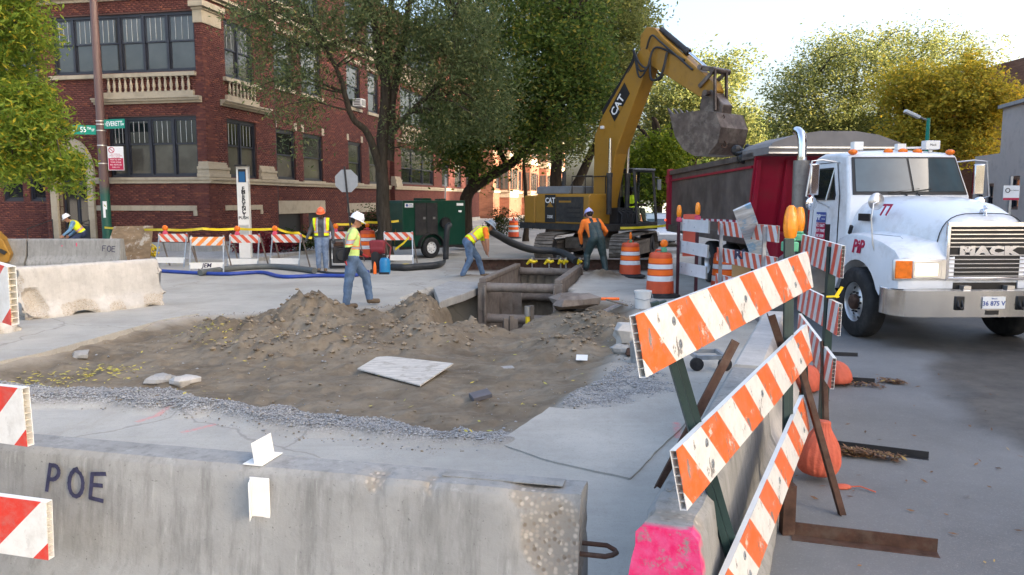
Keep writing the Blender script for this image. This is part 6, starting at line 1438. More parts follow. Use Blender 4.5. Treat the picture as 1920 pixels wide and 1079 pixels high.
litter('brown leaves drifted by the far angle irons and sandbags', 420, seg_region([((1570, 722), (1650, 728)), ((1660, 718), (1690, 722))], .05), .03, 'leaf_litter', 2, .03)
litter('stray leaves scattered over the asphalt lane', 150, lambda r_: (r_.uniform(1.6, 5.5), r_.uniform(3.6, 9)), .028, 'leaf_litter', 3, .003)
litter('yellow leaves lying by the left edge of the dug area', 420, seg_region([((60, 690), (220, 680)), ((180, 672), (230, 690)), ((20, 700), (120, 705)), ((370, 620), (420, 640))], .16), .035, 'leaf_yellow', 4, .02)
litter('yellow leaves sprinkled over the sand', 170, reg(pxl), .035, 'leaf_yellow', 5, .02)
litter('yellow leaves along the kerb before the brick building', 700, lambda r_: tuple((lambda p: (p.x, p.y))(W(r_.uniform(-2, 14), r_.gauss(-3.6, .5)))), .05, 'leaf_yellow', 6, .01)
# sandbags
M['sandbag'] = pm('orange_sandbag', (.5, .1, .055), .7, var=.16, sc=7, bump=.5, bsc=22, dirt=(.4, .13, .07), dsc=5, bdist=.02)
def sandbag(label, p, rad, hgt, rz=0, hang=True):
    mb = MB(); n = 54; rings = []
    prof = [(.15, 0), (.75, .03), (.98, .16), (1.0, .32), (.9, .5), (.66, .68), (.42, .82), (.34, .93), (.4, 1.0)] if hang else [(.3, 0), (.95, .1), (1.0, .4), (.8, .8), (.4, .97), (.0, 1.0)]
    for r_, z in prof: rings.append([Vector(((r_ * rad * (1 + (.004 + .05 * z ** 1.8) * (math.sin(j / n * 6.2832 * 7 + z * 3) + .8 * math.sin(j / n * 6.2832 * 11 + 1)) + .17 * mnoise.noise(Vector((math.cos(j / n * 6.28) * 3.4 + rz, math.sin(j / n * 6.28) * 2, z * 4))))) * math.cos(2 * math.pi * j / n), r_ * rad * .78 * math.sin(2 * math.pi * j / n) * (1 + .06 * math.cos(j * 4.0)), z * hgt)) for j in range(n)])
    mb.loft(rings); o = mb.obj('sandbag', M['sandbag'], smooth=60); o.location = p; o.rotation_euler = (0, R(4), rz); ss_ = o.modifiers.new('s', 'SUBSURF'); ss_.levels = ss_.render_levels = 1
    return tag(o, label, 'sandbag', 'orange sandbags')
p = G(1542, 912); sandbag('orange sandbag tied up on the brace of the right barricade', p + Vector((0, .1, .04)), .155, .42)
mb = MB(); mb.ell((0, 0, .02), (.07, .035, .02)); mb.tube([(.05, 0, .02), (.12, -.02, .03), (.2, -.09, .015)], .005, 5); o = mb.obj('torn_bag', M['sandbag']); o.location = G(1578, 918); tag(o, 'torn scrap of orange bag with a cord on the asphalt', 'bag scrap')
sandbag('orange sandbag slumped left behind the middle board ends', G(1512, 738) + Vector((0, .05, 0)), .21, .3, 1, False)
sandbag('orange sandbag slumped right by the lowest board of the far barricade', G(1550, 725) + Vector((.1, .12, 0)), .25, .27, 2, False)
# tools and tubs by the hole
p = gz(1205, 578, .0); t = thing('bucket', 'white plastic bucket beside the largest orange drum', 'bucket', p); mb = MB(); mb.lathe([(.0, .0), (.14, 0), (.16, .3), (.168, .3), (.168, .33), (.15, .33), (.135, .02), (0, .02)], 24, 0, cap=False); mb.obj('tub', M['white_plastic'], t)
mb = MB(); mb.tube([(-.16, 0, .29), (-.17, -.12, .2), (0, -.18, .17), (.17, -.12, .2), (.16, 0, .29)], .006, 6); mb.obj('bail', M['steel'], t)
t = thing('shovel', 'shovel with an orange handle lying on the sand right of the trench', 'shovel', gz(1145, 575, .05)); mb = MB(); mb.tube([(-.05, .25, .05), (.25, -.45, .03)], .017, 8); mb.obj('shaft', M['wood'], t); mb = MB(); mb.tube([(-.3, .27, .06), (.2, .27, .06)], .03, 8); mb.obj('handle', M['drum_bright'], t)
mb = MB(); q0, q1 = gz(1120, 598, .06), gz(1166, 574, .06); mb.beam(-(q1 - q0) / 2, (q1 - q0) / 2, .09, .03); o = mb.obj('straightedge', M['alu'], smooth=0); o.location = (q0 + q1) / 2; tag(o, 'aluminium straightedge lying on the sand beside the shovel', 'straightedge')
chunk('concrete_block', 'pale lump of broken concrete left of the near board end', 'rubble', gz(1178, 640, .12), (.42, .35, .3), 'barrier_light', 7)
chunk('stone', 'round grey stone by the pail behind the near board end', 'stone', gz(1162, 662, .05), (.26, .2, .14), 'concrete', 11)
chunk('stone', 'dark stone beside the small pail near the board end', 'stone', gz(1182, 668, .05), (.13, .12, .12), 'rust', 13)
t = thing('pail', 'grey pail with a tool handle behind the near board end', 'pail', gz(1196, 680, .0)); mb = MB(); mb.lathe([(0, 0), (.09, 0), (.11, .26), (.1, .26), (.085, .02), (0, .02)], 18, 0, cap=False); mb.obj('tub', M['steel'], t); mb = MB(); mb.tube([(0, 0, .05), (-.04, 0, .42)], .012, 6); mb.obj('handle', M['green_plastic'], t)
for i, (u, v, sx, sy, lab) in enumerate(((300, 715, .34, .22, 'flat broken slab of concrete at the gravel edge'), (345, 717, .3, .22, 'grey rubble piece right of the flat broken slab'), (150, 668, .35, .2, 'broken road edge piece below the chewed barrier'))): chunk('rubble', lab, 'rubble', gz(u, v, .02), (sx, sy, .12), 'barrier_light' if i % 2 else 'concrete', 20 + i, rz=i)
mb = MB(); q0, q1 = G(1300, 690), G(1352, 690); t = thing('trolley_frame', 'low steel trolley frame on wheels behind the first board', 'trolley', (q0 + q1) / 2)
hw_ = (q1 - q0).length / 2
for y in (-.15, .25): mb = MB(); mb.beam((-hw_, y, .16), (hw_, y, .16), .04, .05); mb.obj('rail', M['steel'], t, smooth=0)
for x in (-hw_, hw_):
    mb = MB(); mb.beam((x, -.15, .16), (x, .25, .16), .04, .05); mb.obj('rail', M['steel'], t, smooth=0)
    mb = MB(); mb.cyl((x, -.19, .08), (x, -.14, .08), .08, n=16); mb.obj('wheel', M['rubber'], t)
# ------------------------------------------------------------------ street furniture on the left
POLE0 = G(203, 467); POLE0 = Vector((POLE0.x, POLE0.y, 0)) * (28.6 / POLE0.y); POLE0.z = .1
t = NT('pole_paint'); o_ = t.xyz(); t.col(t.mix(t.ramp(t.math('ADD', o_[2], t.math('MULTIPLY', t.noise(5), .5)), 2.3, 2.75), (.012, .085, .06), (.105, .062, .058))); t.set(.5); M['pole'] = t.m
M['street_green'] = pm('street_green', (.0, .24, .165), .4, var=.06, bump=0)
PO = thing('lamp_post', 'tall green and brown steel post carrying the street name signs', 'lamp post', POLE0, 0)
mb = MB(); mb.lathe([(.2, 0), (.2, .06), (.17, .1), (.165, 2.4), (.15, 4.6), (.125, 9.5), (.11, 11)], 20); mb.obj('post', M['pole'], PO)
for z in (4.72, 4.6, 4.38, 3.85, 3.2):
    mb = MB(); mb.lathe([(.162, 0), (.166, .0), (.166, .035), (.162, .035)], 20, 0, Matrix.Translation((0, 0, z)), cap=False); mb.obj('band', M['alu'], PO)
def name_blade(label, x0_, x1_, z, rz, words):
    mb = MB(); mb.box(((x0_ + x1_) / 2, 0, z), (x1_ - x0_, .02, .33)); b = mb.obj('street_sign', M['street_green'], PO, smooth=0, label=label); b.rotation_euler = (0, 0, rz)
    for (tx, sz, x, dz) in words: text('lettering', tx, sz, facing((x, -.013, z + dz), (0, -1, 0)), M['white_print'], b, .001, bold=.003, sx=.8)
name_blade('green street sign reading E 55TH ST', -1.0, -.17, 4.42, R(10), (('55', .27, -.6, 0), ('E', .13, -.9, -.02), ('TH', .13, -.4, .05), ('ST', .12, -.27, -.01)))
name_blade('green street sign reading S EVERETT AV', .16, 1.12, 4.62, R(-20), (('EVERETT', .24, .65, 0), ('S', .12, .23, 0), ('AV', .11, 1.05, -.03)))
mb = MB(); mb.box((.5, -.05, 3.4), (.58, .015, .86)); sg = mb.obj('parking_sign', M['refl_white'], PO, smooth=0)
mb = MB(); mb.box((.5, -.06, 3.2), (.54, .006, .42)); mb.obj('red_field', M['crimson'], sg, smooth=0)
mb = MB(); mb.lathe([(.085, 0), (.11, 0), (.11, .004), (.085, .004)], 24, 0, facing((.36, -.06, 3.7), (0, -1, 0)), cap=False); mb.box((.36, -.062, 3.7), (.19, .004, .022), 0, Matrix.Rotation(R(45), 3, 'Y')); mb.obj('emblem', M['crimson'], sg)
for i in range(3): text('lettering', ('NO PARKING', 'STREET CLEANING', 'TOW ZONE')[i], .055, facing((.5, -.061, 3.55 - i * .06), (0, -1, 0)), M['crimson'], sg, .001)
for i in range(4): text('lettering', ('9AM TO 3PM', 'TOW ZONE', 'ALL VEHICLES', 'CALL 311')[i], .07, facing((.5, -.066, 3.35 - i * .09), (0, -1, 0)), M['white_print'], sg, .001)
for (z, w_, hh) in ((1.55, .16, .3), (1.25, .1, .3)): mb = MB(); mb.loft([[Vector((.172 * math.sin(a), -.172 * math.cos(a), zz)) for zz in (z, z + hh)] for a in np.linspace(-.1, w_ * 5 - .1, 6)], closed=False); mb.obj('poster', M['refl_white'], PO)
# emergency pylon
p = G(462, 490); p = Vector((p.x, p.y, 0)); PY = thing('emergency_pylon', 'white emergency call pylon with a blue lamp window', 'pylon', p + UP * .0, R(8))
mb = MB(); mb.box((0, 0, 1.55), (.36, .34, 3.1)); mb.obj('column', M['white_plastic'], PY, smooth=0, bevel=.012)
mb = MB(); mb.box((0, -.175, 2.78), (.24, .02, .42)); mb.box((0, -.17, 3.1), (.38, .36, .05)); w_ = mb.obj('window_frame', M['black'], PY, smooth=0)
t = NT('blue_glass'); t.col((.03, .12, .28)); t.set(.08); M['blue_glass'] = t.m
mb = MB(); mb.box((0, -.187, 2.74), (.19, .01, .34)); mb.obj('lamp_window', M['blue_glass'], w_, smooth=0)
for i, ch in enumerate('EMERGENCY'): text('lettering', ch, .17, facing((.02, -.175, 2.36 - i * .105), (0, -1, 0)) @ Matrix.Rotation(R(0), 4, 'Z'), M['black_print'], PY, .002, bold=.006)
text('lettering', 'PUSH', .13, facing((.0, -.175, 1.42), (0, -1, 0)), M['black_print'], PY, .002, bold=.004)
mb = MB(); mb.box((0, -.174, .95), (.3, .014, .5)); pn = mb.obj('call_panel', M['alu'], PY, smooth=0); mb = MB(); mb.cyl((.06, -.19, 1.05), (.06, -.18, 1.05), .03); mb.obj('button', M['crimson'], pn)
# stop sign seen from the back
p = Z(652, 440, 24.6); SP = thing('stop_sign', 'octagonal stop sign seen from its bare grey back', 'stop sign', (p.x + .1, 24.6, 0), R(6))
oc = [(.38 * math.cos(R(22.5 + 45 * i)), .38 * math.sin(R(22.5 + 45 * i))) for i in range(8)]
mb = MB(); mb.prism(oc, 0, .008, Matrix.Translation((-.1, .03, 2.6)) @ Matrix.Rotation(R(90), 4, 'X')); M['sign_back'] = pm('sign_back', (.3, .32, .35), .45, .5, var=.1, bump=0); mb.obj('plate', M['sign_back'], SP, smooth=0)
mb = MB(); mb.beam((.08, 0, 0), (-.15, 0, 3.05), .055, .05); mb.obj('post', M['steel_dark'], SP, smooth=0)
p = Z(831, 330, 29.5); t = thing('parking_sign', 'narrow parking sign seen edge on behind the pump trailer', 'sign', (p.x, 29.5, 0)); mb = MB(); mb.beam((-.05, 0, 0), (.12, 0, 3.0), .05, .05); mb.obj('post', M['steel'], t, smooth=0); mb = MB(); mb.box((.1, 0, 2.75), (.06, .3, .5)); mb.obj('plate', M['refl_white'], t, smooth=0)
p = Z(1896, 362, 16); t = thing('parking_sign', 'white no parking sign with a red lower edge before the grey building', 'sign', (p.x, 16, 0)); mb = MB(); mb.beam((0, .03, 0), (0, .03, 2.5), .05, .05); mb.obj('post', M['steel'], t, smooth=0)
mb = MB(); mb.box((0, 0, p.z), (.33, .012, .3)); sg = mb.obj('plate', M['refl_white'], t, smooth=0); mb = MB(); mb.box((0, -.008, p.z - .125), (.33, .006, .045)); mb.obj('red_field', M['crimson'], sg, smooth=0); mb = MB(); mb.lathe([(.035, 0), (.05, 0), (.05, .004), (.035, .004)], 18, 0, facing((-.08, -.008, p.z + .05), (0, -1, 0)), cap=False); mb.obj('emblem', M['black_print'], sg); text('lettering', 'NO PARKING', .03, facing((.06, -.008, p.z + .05), (0, -1, 0)), M['black_print'], sg, .001)
# street light on the right
p = Z(1741, 222, 36); t = thing('street_light', 'green street light with a pale flat head above the truck cab', 'street light', (p.x, 36, 0)); mb = MB(); mb.cyl((0, 0, 0), (0, 0, p.z), .11, .08, 14); mb.obj('post', M['street_green'], t)
mb = MB(); mb.tube([(0, 0, p.z - .1), (-.25, 0, p.z - .02), (-.55, -.05, p.z + .12)], .04, 8); mb.obj('arm', M['steel'], t); mb = MB(); mb.box((-.8, -.08, p.z + .17), (.75, .25, .14), 0, Matrix.Rotation(R(24), 3, 'Y')); mb.obj('lamp_head', M['white_plastic'], t, bevel=.03)
# plywood sheet propped on the back barrier
q0, q1 = G(195, 490), G(288, 490); Yp = q0.y - .35; a, b, c, d = Z(192, 490, Yp - .1), Z(281, 490, Yp - .1), Z(287, 424, Yp + .25), Z(214, 425, Yp + .25)
c0 = (a + b + c + d) / 4; mb = MB(); nn = (b - a).cross(d - a).normalized() * .02; mb.loft([[p - c0 - nn for p in (a, b, c, d)], [p - c0 + nn for p in (a, b, c, d)]]); o = mb.obj('plywood_sheet', M['ply'], smooth=0); o.location = c0; tag(o, 'weathered plywood sheet propped against the back barrier', 'plywood')
mb = MB(); r_ = random.Random(4); pts = [(.22 * math.cos(i * 1.3) * r_.uniform(.4, 1), .12 * math.sin(i * 1.7), .05 + .03 * i % .35 + r_.random() * .2) for i in range(26)]; mb.tube(pts, .025, 6); o = mb.obj('rope_bundle', M['tape'], smooth=60); o.location = G(288, 489) ; tag(o, 'tangled yellow rope bundle beside the plywood sheet', 'rope')
# edge of a yellow loader, cut off at the left
LD = thing('loader', 'yellow loader bucket and arm cut off by the left edge', 'loader', G(-60, 500), R(20)); mb = MB()
mb.loft([[Vector((x, y, z)) for x, z in ((-.3, .25), (.55, .12), (1.12, .1), (1.22, .35), (1.05, .8), (.75, 1.15), (.3, 1.3), (-.2, 1.25))] for y in (-.35, .35)]); mb.obj('arm', M['cat_yellow'], LD, smooth=0, bevel=.04)
mb = MB(); mb.cyl((.5, -.42, .3), (.5, .42, .3), .3, n=20); mb.obj('wheel', M['rubber'], LD)
mb = MB(); mb.beam((.2, -.4, 1.0), (1.1, -.4, .4), .12, .1); mb.obj('ram', M['machine_dark'], LD, smooth=0)
# hoses
M['blue_hose'] = pm('blue_layflat_hose', (.02, .05, .27), .5, var=.2); M['grey_hose'] = pm('grey_hose', (.09, .1, .1), .6, var=.2); M['ribbed'] = pm('suction_hose', (.028, .03, .032), .55, var=.2)
def groundtube(name, label, cat, pts, r, mat, z=None, flat=1.0):
    P = [G(u, v, (z or r)) if not isinstance(u, Vector) else u for u, v in pts]; Q = []
    for i in range(len(P) - 1):
        p_1 = P[max(0, i - 1)]; p0_, p1_, p2_ = P[i], P[i + 1], P[min(len(P) - 1, i + 2)]
        for k in range(6):
            s = k / 6; Q.append(.5 * ((2 * p0_) + (p1_ - p_1) * s + (2 * p_1 - 5 * p0_ + 4 * p1_ - p2_) * s * s + (3 * p0_ - p_1 - 3 * p1_ + p2_) * s ** 3))
    Q.append(P[-1]); c = sum(Q, Vector()) / len(Q); mb = MB(); mb.tube([q - c for q in Q], r, 10)
    o = mb.obj(name, M[mat], smooth=60); o.location = c
    return tag(o, label, cat)
groundtube('blue_hose', 'blue layflat hose running along the road before the barricades', 'hose', [(225, 503), (330, 510), (420, 514), (490, 511), (530, 519), (600, 517), (660, 517), (690, 510)], .05, 'blue_hose')
groundtube('grey_hose', 'thick grey hose swelling behind the blue hose', 'hose', [(375, 512), (440, 503), (510, 500), (560, 504), (590, 508)], .085, 'grey_hose')
groundtube('thin_cable', 'thin dark cable trailing from the engine pump', 'cable', [(590, 508), (620, 512), (660, 513)], .03, 'ribbed')
P = lambda u, v, Y: (Z(u, v, Y), 0)
groundtube('suction_hose', 'ribbed black suction hose sagging from the bending worker to the trench', 'hose', [P(915, 430, 20.3), P(935, 442, 20.6), P(965, 458, 21.2), P(1000, 469, 21.6), P(1040, 471, 21.7), P(1062, 478, 21.3), P(1080, 490, 20.9)], .1, 'ribbed')
groundtube('discharge_hose', 'black discharge hose dropping from the pump trailer flange to the road', 'hose', [P(843, 422, 26.4), P(839, 428, 26.2), P(837, 450, 26.2), P(836, 480, 26.2), P(834, 492, 26.0), (820, 497), (790, 500), (760, 502), (735, 501)], .1, 'ribbed')
groundtube('power_cord', 'yellow cord tangled on the road by the last barricade', 'cord', [(722, 494), (740, 500), (760, 496), (790, 499), (770, 502), (735, 503)], .025, 'tape')
# caution tape
def tape(label, pts, w_=.075, sag=.03):
    Q = []
    for i in range(len(pts) - 1):
        a, b = pts[i], pts[i + 1]
        for k in range(8): s = k / 8; Q.append(a.lerp(b, s) - UP * sag * 4 * s * (1 - s))
    Q.append(pts[-1]); c = sum(Q, Vector()) / len(Q); V = []
    for i, q in enumerate(Q):
        tw = .35 * math.sin(i * .9); d_ = Vector((0, math.sin(tw), math.cos(tw))) * w_ / 2; V += [q - c - d_, q - c + d_]
    mb = MB(); mb.add(V, [(2 * i, 2 * i + 2, 2 * i + 3, 2 * i + 1) for i in range(len(Q) - 1)]); o = mb.obj('caution_tape', M['tape'], smooth=60); o.location = c
    return tag(o, label, 'tape', 'yellow caution tapes')
tape('yellow caution tape strung from the lamp post along the row of barricades', [Z(196, 427, 28.4), Z(313, 431, 23.7), Z(380, 429, 23), Z(445, 429, 23.6), Z(520, 429, 23.5)])
tape('yellow caution tape sagging from the last barricade towards the worker in orange hat', [Z(520, 429, 23.5), Z(560, 437, 23.5), Z(585, 446, 23.6)], sag=.05)
tape('yellow caution tape behind the tree between barricades and pump trailer', [Z(630, 421, 25.2), Z(690, 417, 25.8), Z(752, 414, 26.2)])
tape('yellow caution tape stretched before the excavator cab towards the truck', [Z(1163, 428, 24.2), Z(1215, 426, 24.0), Z(1250, 423, 23.6)], sag=.01)
tape('yellow tape tail hanging over the barricade by the pump trailer', [Z(742, 430, 24.5), Z(740, 455, 24.4), Z(741, 468, 24.4), Z(757, 456, 24.3), Z(767, 445, 24.3)], sag=.0)
# engine pump, red pump, water jug
EP = thing('engine_pump', 'dark engine driven pump on a frame beside the worker in orange hat', 'pump', G(640, 505) + Vector((0, .2, 0)), R(10)); mb = MB()
for s_ in (-1, 1): mb.tube([(-.35, s_ * .25, .05), (-.35, s_ * .25, .85), (.35, s_ * .25, .85), (.35, s_ * .25, .05), (-.35, s_ * .25, .05)], .025, 6)
mb.obj('frame', M['steel_dark'], EP); mb = MB(); mb.box((0, 0, .4), (.55, .4, .45)); mb.cyl((.0, -.28, .4), (0, -.2, .4), .17, n=18); mb.obj('engine', M['machine_dark'], EP, bevel=.03); mb = MB(); mb.box((0, 0, .72), (.45, .3, .14)); mb.obj('fuel_tank', M['rust'], EP, bevel=.03)
mb = MB(); mb.tube([(.05, -.3, .9), (.1, -.35, .6), (.08, -.36, .2), (.2, -.4, .02), (.28, -.42, .0)], .02, 6); mb.obj('hose', M['grey_hose'], EP)
RP = thing('trash_pump', 'red rammer engine standing behind the worker in the white hat', 'pump', G(708, 512) + Vector((0, .1, 0))); M['red_enamel'] = pm('dull_red_enamel', (.2, .02, .028), .5, var=.2)
mb = MB(); mb.box((0, 0, .78), (.42, .3, .24)); mb.cyl((-.2, 0, .66), (.2, 0, .66), .16, n=16); mb.obj('engine', M['red_enamel'], RP, bevel=.04); mb = MB(); mb.cyl((-.05, 0, .1), (-.05, 0, .6), .12, .15, 16); mb.box((-.02, 0, .05), (.36, .3, .1)); mb.obj('foot', M['machine_dark'], RP, bevel=.02); mb = MB(); mb.tube([(.2, .1, .85), (.35, .1, .7), (.3, .0, .3)], .02, 6); mb.obj('handle', M['red_enamel'], RP)
WJ = thing('water_jug', 'blue water jug with an orange bottle on the road by the red pump', 'jug', G(722, 514)); M['blue_plastic'] = pm('blue_plastic', (.02, .2, .42), .35, var=.15); mb = MB(); mb.lathe([(0, 0), (.14, 0), (.15, .05), (.15, .34), (.12, .42), (.05, .45), (0, .45)], 20, 0, cap=False); mb.obj('body', M['blue_plastic'], WJ); mb = MB(); mb.cyl((0, 0, .45), (0, 0, .52), .06, n=14); mb.tube([(-.1, 0, .42), (-.08, 0, .55), (.08, 0, .55), (.1, 0, .42)], .012, 6); mb.obj('lid', M['black'], WJ); mb = MB(); mb.box((0, -.15, .03), (.28, .02, .06)); mb.obj('base_band', M['black'], WJ, bevel=.01)
mb = MB(); mb.lathe([(0, 0), (.05, 0), (.045, .2), (.02, .32), (0, .34)], 14, 0, cap=False); o = mb.obj('marking_cone', M['drum_bright']); o.location = G(703, 514); tag(o, 'little orange cone standing left of the blue water jug', 'cone')
# car far behind the excavator
t = thing('parked_car', 'silver sedan parked far behind the excavator', 'car', Vector((6.3, 33, 0)), R(0)); M['car_silver'] = pm('car_silver', (.6, .61, .63), .25, .4, var=.04, bump=0)
prof_ = [(-2.2, .35), (-2.25, .7), (-2.0, .85), (-1.0, .95), (-.45, 1.4), (.8, 1.43), (1.5, 1.0), (2.1, .95), (2.2, .6), (2.15, .35)]
mb = MB(); mb.loft([[Vector((x * (1 if z < .98 else .82), y, z)) for y, z in prof_] for x in (-.88, .88)]); mb.obj('body', M['car_silver'], t, smooth=0, bevel=.08)
mb = MB(); mb.loft([[Vector((x, y, z)) for y, z in ((-.98, .97), (-.5, 1.35), (-.48, 1.37), (-.96, .99))] for x in (-.68, .68)]); mb.obj('windscreen', M['pane_car'], t, smooth=0)
for s_ in (-1, 1):
    mb = MB(); mb.loft([[Vector((s_ * (.88 - (.16 if z > 1.2 else .03)) + s_ * o, y, z)) for y, z in ((-.75, 1.0), (-.4, 1.34), (.75, 1.36), (1.2, 1.02))] for o in (.0, .02)]); mb.obj('side_glass', M['pane_dark'], t, smooth=0)
    for y in (-1.4, 1.4): mb = MB(); mb.cyl((s_ * .72, y, .32), (s_ * .9, y, .32), .32, n=20); mb.obj('wheel', M['rubber'], t)
    mb = MB(); mb.box((s_ * .62, -2.22, .68), (.35, .05, .14)); mb.obj('headlight', M['refl_white'], t, bevel=.02)
# ------------------------------------------------------------------ people
def cloth(name, c, var=.22, sc=9, rough=.85): return pm(name, c, rough, 0, var, sc, .4, 60, bdist=.006)
M['denim'] = cloth('denim', (.085, .135, .22), .4, 6); M['denim_pale'] = cloth('pale_denim', (.15, .2, .29), .4, 6); M['denim_dark'] = cloth('dark_denim', (.025, .035, .075), .3)
M['lime'] = cloth('lime_fabric', (.56, .72, .22), .08, 6); M['hivis'] = cloth('hivis_yellow', (.72, .86, .02), .06, 6); M['hiv_orange'] = cloth('hivis_orange', (.88, .2, .025), .08, 6)
M['silver_tape'] = cloth('silver_tape', (.36, .35, .37), .1, 6, .4); M['grey_knit'] = cloth('grey_sweatshirt', (.075, .078, .085)); M['black_knit'] = cloth('black_sleeves', (.012, .012, .016)); M['waders'] = cloth('dark_green_waders', (.022, .042, .042), .35, 5, .5)
M['sky_shirt'] = cloth('pale_blue_shirt', (.16, .3, .46)); M['khaki'] = cloth('khaki_cloth', (.25, .2, .13)); M['boot'] = cloth('work_boot', (.12, .085, .055)); M['boot_dark'] = cloth('dark_boot', (.025, .023, .022)); M['glove_red'] = cloth('red_glove', (.45, .035, .04)); M['glove_dark'] = cloth('dark_glove', (.03, .03, .032))
M['skin_tan'] = pm('skin_tan', (.38, .19, .12), .55, var=.08, bump=.02); M['skin_dark'] = pm('skin_dark', (.085, .042, .028), .5, var=.1, bump=.02); M['hair'] = pm('hair_dark', (.015, .012, .01), .7)
M['hat_white'] = pm('hat_white', (.78, .78, .8), .3, var=.04, bump=0); M['hat_orange'] = pm('hat_orange', (.82, .16, .06), .35, var=.05, bump=0); M['hat_grey'] = pm('hat_grey', (.2, .24, .28), .7, var=.15); M['hat_violet'] = pm('hat_violet', (.42, .42, .72), .35, var=.25, sc=14, bump=0)
V3 = Vector
def person(label, loc, rz, J, mats, hat, vest=None, shirt_fn=None, head_dir=(0, -1, -.1), open_front=False, grip=.5, bulk=1.1):
    """J: joints in local metres, the person facing -Y. mats: tag -> material."""
    t = thing('person', label, 'person', loc, rz); PR = []
    def cap(a, r0, b, r1, tg):
        k = bulk if tg in ('torso', 'leg', 'arm_up', 'arm_lo', 'boot') else 1; PR.append((V3(a), r0 * k, V3(b), r1 * k, tg))
    j = {k: V3(v) for k, v in J.items()}
    side = (j['shb'] - j['sha']).normalized(); spine = (j['neck'] - j['pel']).normalized(); fwd = side.cross(spine).normalized()
    if fwd.y > 0 and abs(fwd.y) > .3: fwd = -fwd
    ab = j['pel'].lerp(j['neck'], .38); ch = j['pel'].lerp(j['neck'], .72)
    hs = (j['hipb'] - j['hipa']).normalized()
    for s_, w0, w1 in ((-1, .075, .085), (1, .075, .085)):
        cap(j['pel'] + hs * s_ * w0, .112, ab + side * s_ * .07, .108, 'torso'); cap(ab + side * s_ * .07, .108, ch + side * s_ * w1, .118, 'torso')
    cap(ch, .125, j['neck'] - spine * .06, .085, 'torso'); cap(j['sha'].lerp(j['shb'], .08), .07, j['neck'] - spine * .02, .062, 'torso'); cap(j['shb'].lerp(j['sha'], .08), .07, j['neck'] - spine * .02, .062, 'torso')
    hd = V3(head_dir).normalized(); hc = j['head']; hz = (hc - j['neck']).normalized(); hx = hd.cross(hz).normalized() * -1; hz = (hz * .5 + hx.cross(-hd) * -1 * .0 + UP * .5); hx = (-hd).cross(hz).normalized() * -1; hz = hx.cross(-hd) ; 
    if hz.z < 0: hz = -hz
    hz.normalize(); hx = (-hd).cross(hz); HR = Matrix((hx, -hd, hz)).transposed()
    hp_ = lambda x, y, z: hc + HR @ V3((x, y, z))
    cap(j['neck'] - spine * .02, .058, hc - hz * .05, .052, 'skin')
    cap(hp_(0, .012, .035), .092, hp_(0, -.01, .0), .083, 'skin'); cap(hp_(0, -.035, -.05), .058, hp_(0, -.045, -.085), .04, 'skin')
    cap(hp_(0, -.088, .01), .012, hp_(0, -.108, -.025), .016, 'skin'); cap(hp_(-.03, -.085, -.06), .012, hp_(.03, -.085, -.06), .012, 'skin')
    for s_ in (-1, 1): cap(hp_(s_ * .086, .01, .015), .016, hp_(s_ * .084, .012, -.03), .012, 'skin')
    for q in 'ab':
        cap(j['sh' + q], .069, j['el' + q], .052, 'arm_up'); cap(j['el' + q], .052, j['wr' + q], .037, 'arm_lo')
        fd = (j['wr' + q] - j['el' + q]).normalized(); hn = j.get('hd' + q); fd = ((V3(hn) - j['wr' + q]).normalized() if hn else fd)
        sd = fd.cross(fwd).normalized(); pn = sd.cross(fd).normalized(); w_ = j['wr' + q]
        pc = w_ + fd * .05
        for k in (-1, -.33, .33, 1): cap(w_ + fd * .012 + sd * k * .014, .018, w_ + fd * .085 + sd * k * .028, .0145, 'hand')
        for n_, k in enumerate((-1, -.33, .33, 1)):
            b0 = w_ + fd * .09 + sd * k * .029; L = (.030, .038, .040, .033)[n_]; b1 = b0 + (fd + pn * grip * .5).normalized() * L; b2 = b1 + (fd + pn * grip * 1.8).normalized() * L * .8
            cap(b0, .0115, b1, .0105, 'hand'); cap(b1, .0105, b2, .009, 'hand')
        tb0 = w_ + fd * .03 - sd * .03; tb1 = tb0 + (fd * .7 - sd * .6 + pn * .3).normalized() * .045; cap(tb0, .015, tb1, .0125, 'hand'); cap(tb1, .0125, tb1 + (fd + pn * .5).normalized() * .032, .0105, 'hand')
        cap(j['hip' + q], .108, j['kn' + q], .075, 'leg'); cap(j['kn' + q], .076, j['an' + q] + V3((0, 0, .03)), .062, 'leg')
        fdv = V3(j.get('toe' + q, j['an' + q] + V3((0, -.17, -.045)))); cap(j['an' + q], .05, j['an' + q] - V3((0, 0, .045)), .046, 'boot'); cap(j['an' + q] - V3((0, 0, .045)), .045, fdv, .04, 'boot')
    mb = MB()
    for a, r0, b, r1, tg in PR:
        L = (b - a).length
        mb.ell(a, r0, None, 14, 8); mb.ell(b, r1, None, 14, 8)
        if L > 1e-4:
            sn = (r0 - r1) / L; cs = math.sqrt(max(.05, 1 - sn * sn)); u_ = (b - a) / L; mb.cyl(a + u_ * r0 * sn, b + u_ * r1 * sn, r0 * cs, r1 * cs, 14)
    tmp = bpy.data.objects.new('tmp', bpy.data.meshes.new('tmp')); tmp.data.from_pydata(mb.v, [], mb.f); COL.objects.link(tmp)
    m = tmp.modifiers.new('r', 'REMESH'); m.mode = 'VOXEL'; m.voxel_size = .0095; sm_ = tmp.modifiers.new('s', 'SMOOTH'); sm_.factor = .5; sm_.iterations = 4
    me = bpy.data.meshes.new_from_object(tmp.evaluated_get(bpy.context.evaluated_depsgraph_get())); d0 = tmp.data; bpy.data.objects.remove(tmp); bpy.data.meshes.remove(d0)
    nv = len(me.vertices); co = np.empty(nv * 3, np.float32); me.vertices.foreach_get('co', co); co = co.reshape(-1, 3).astype(float)
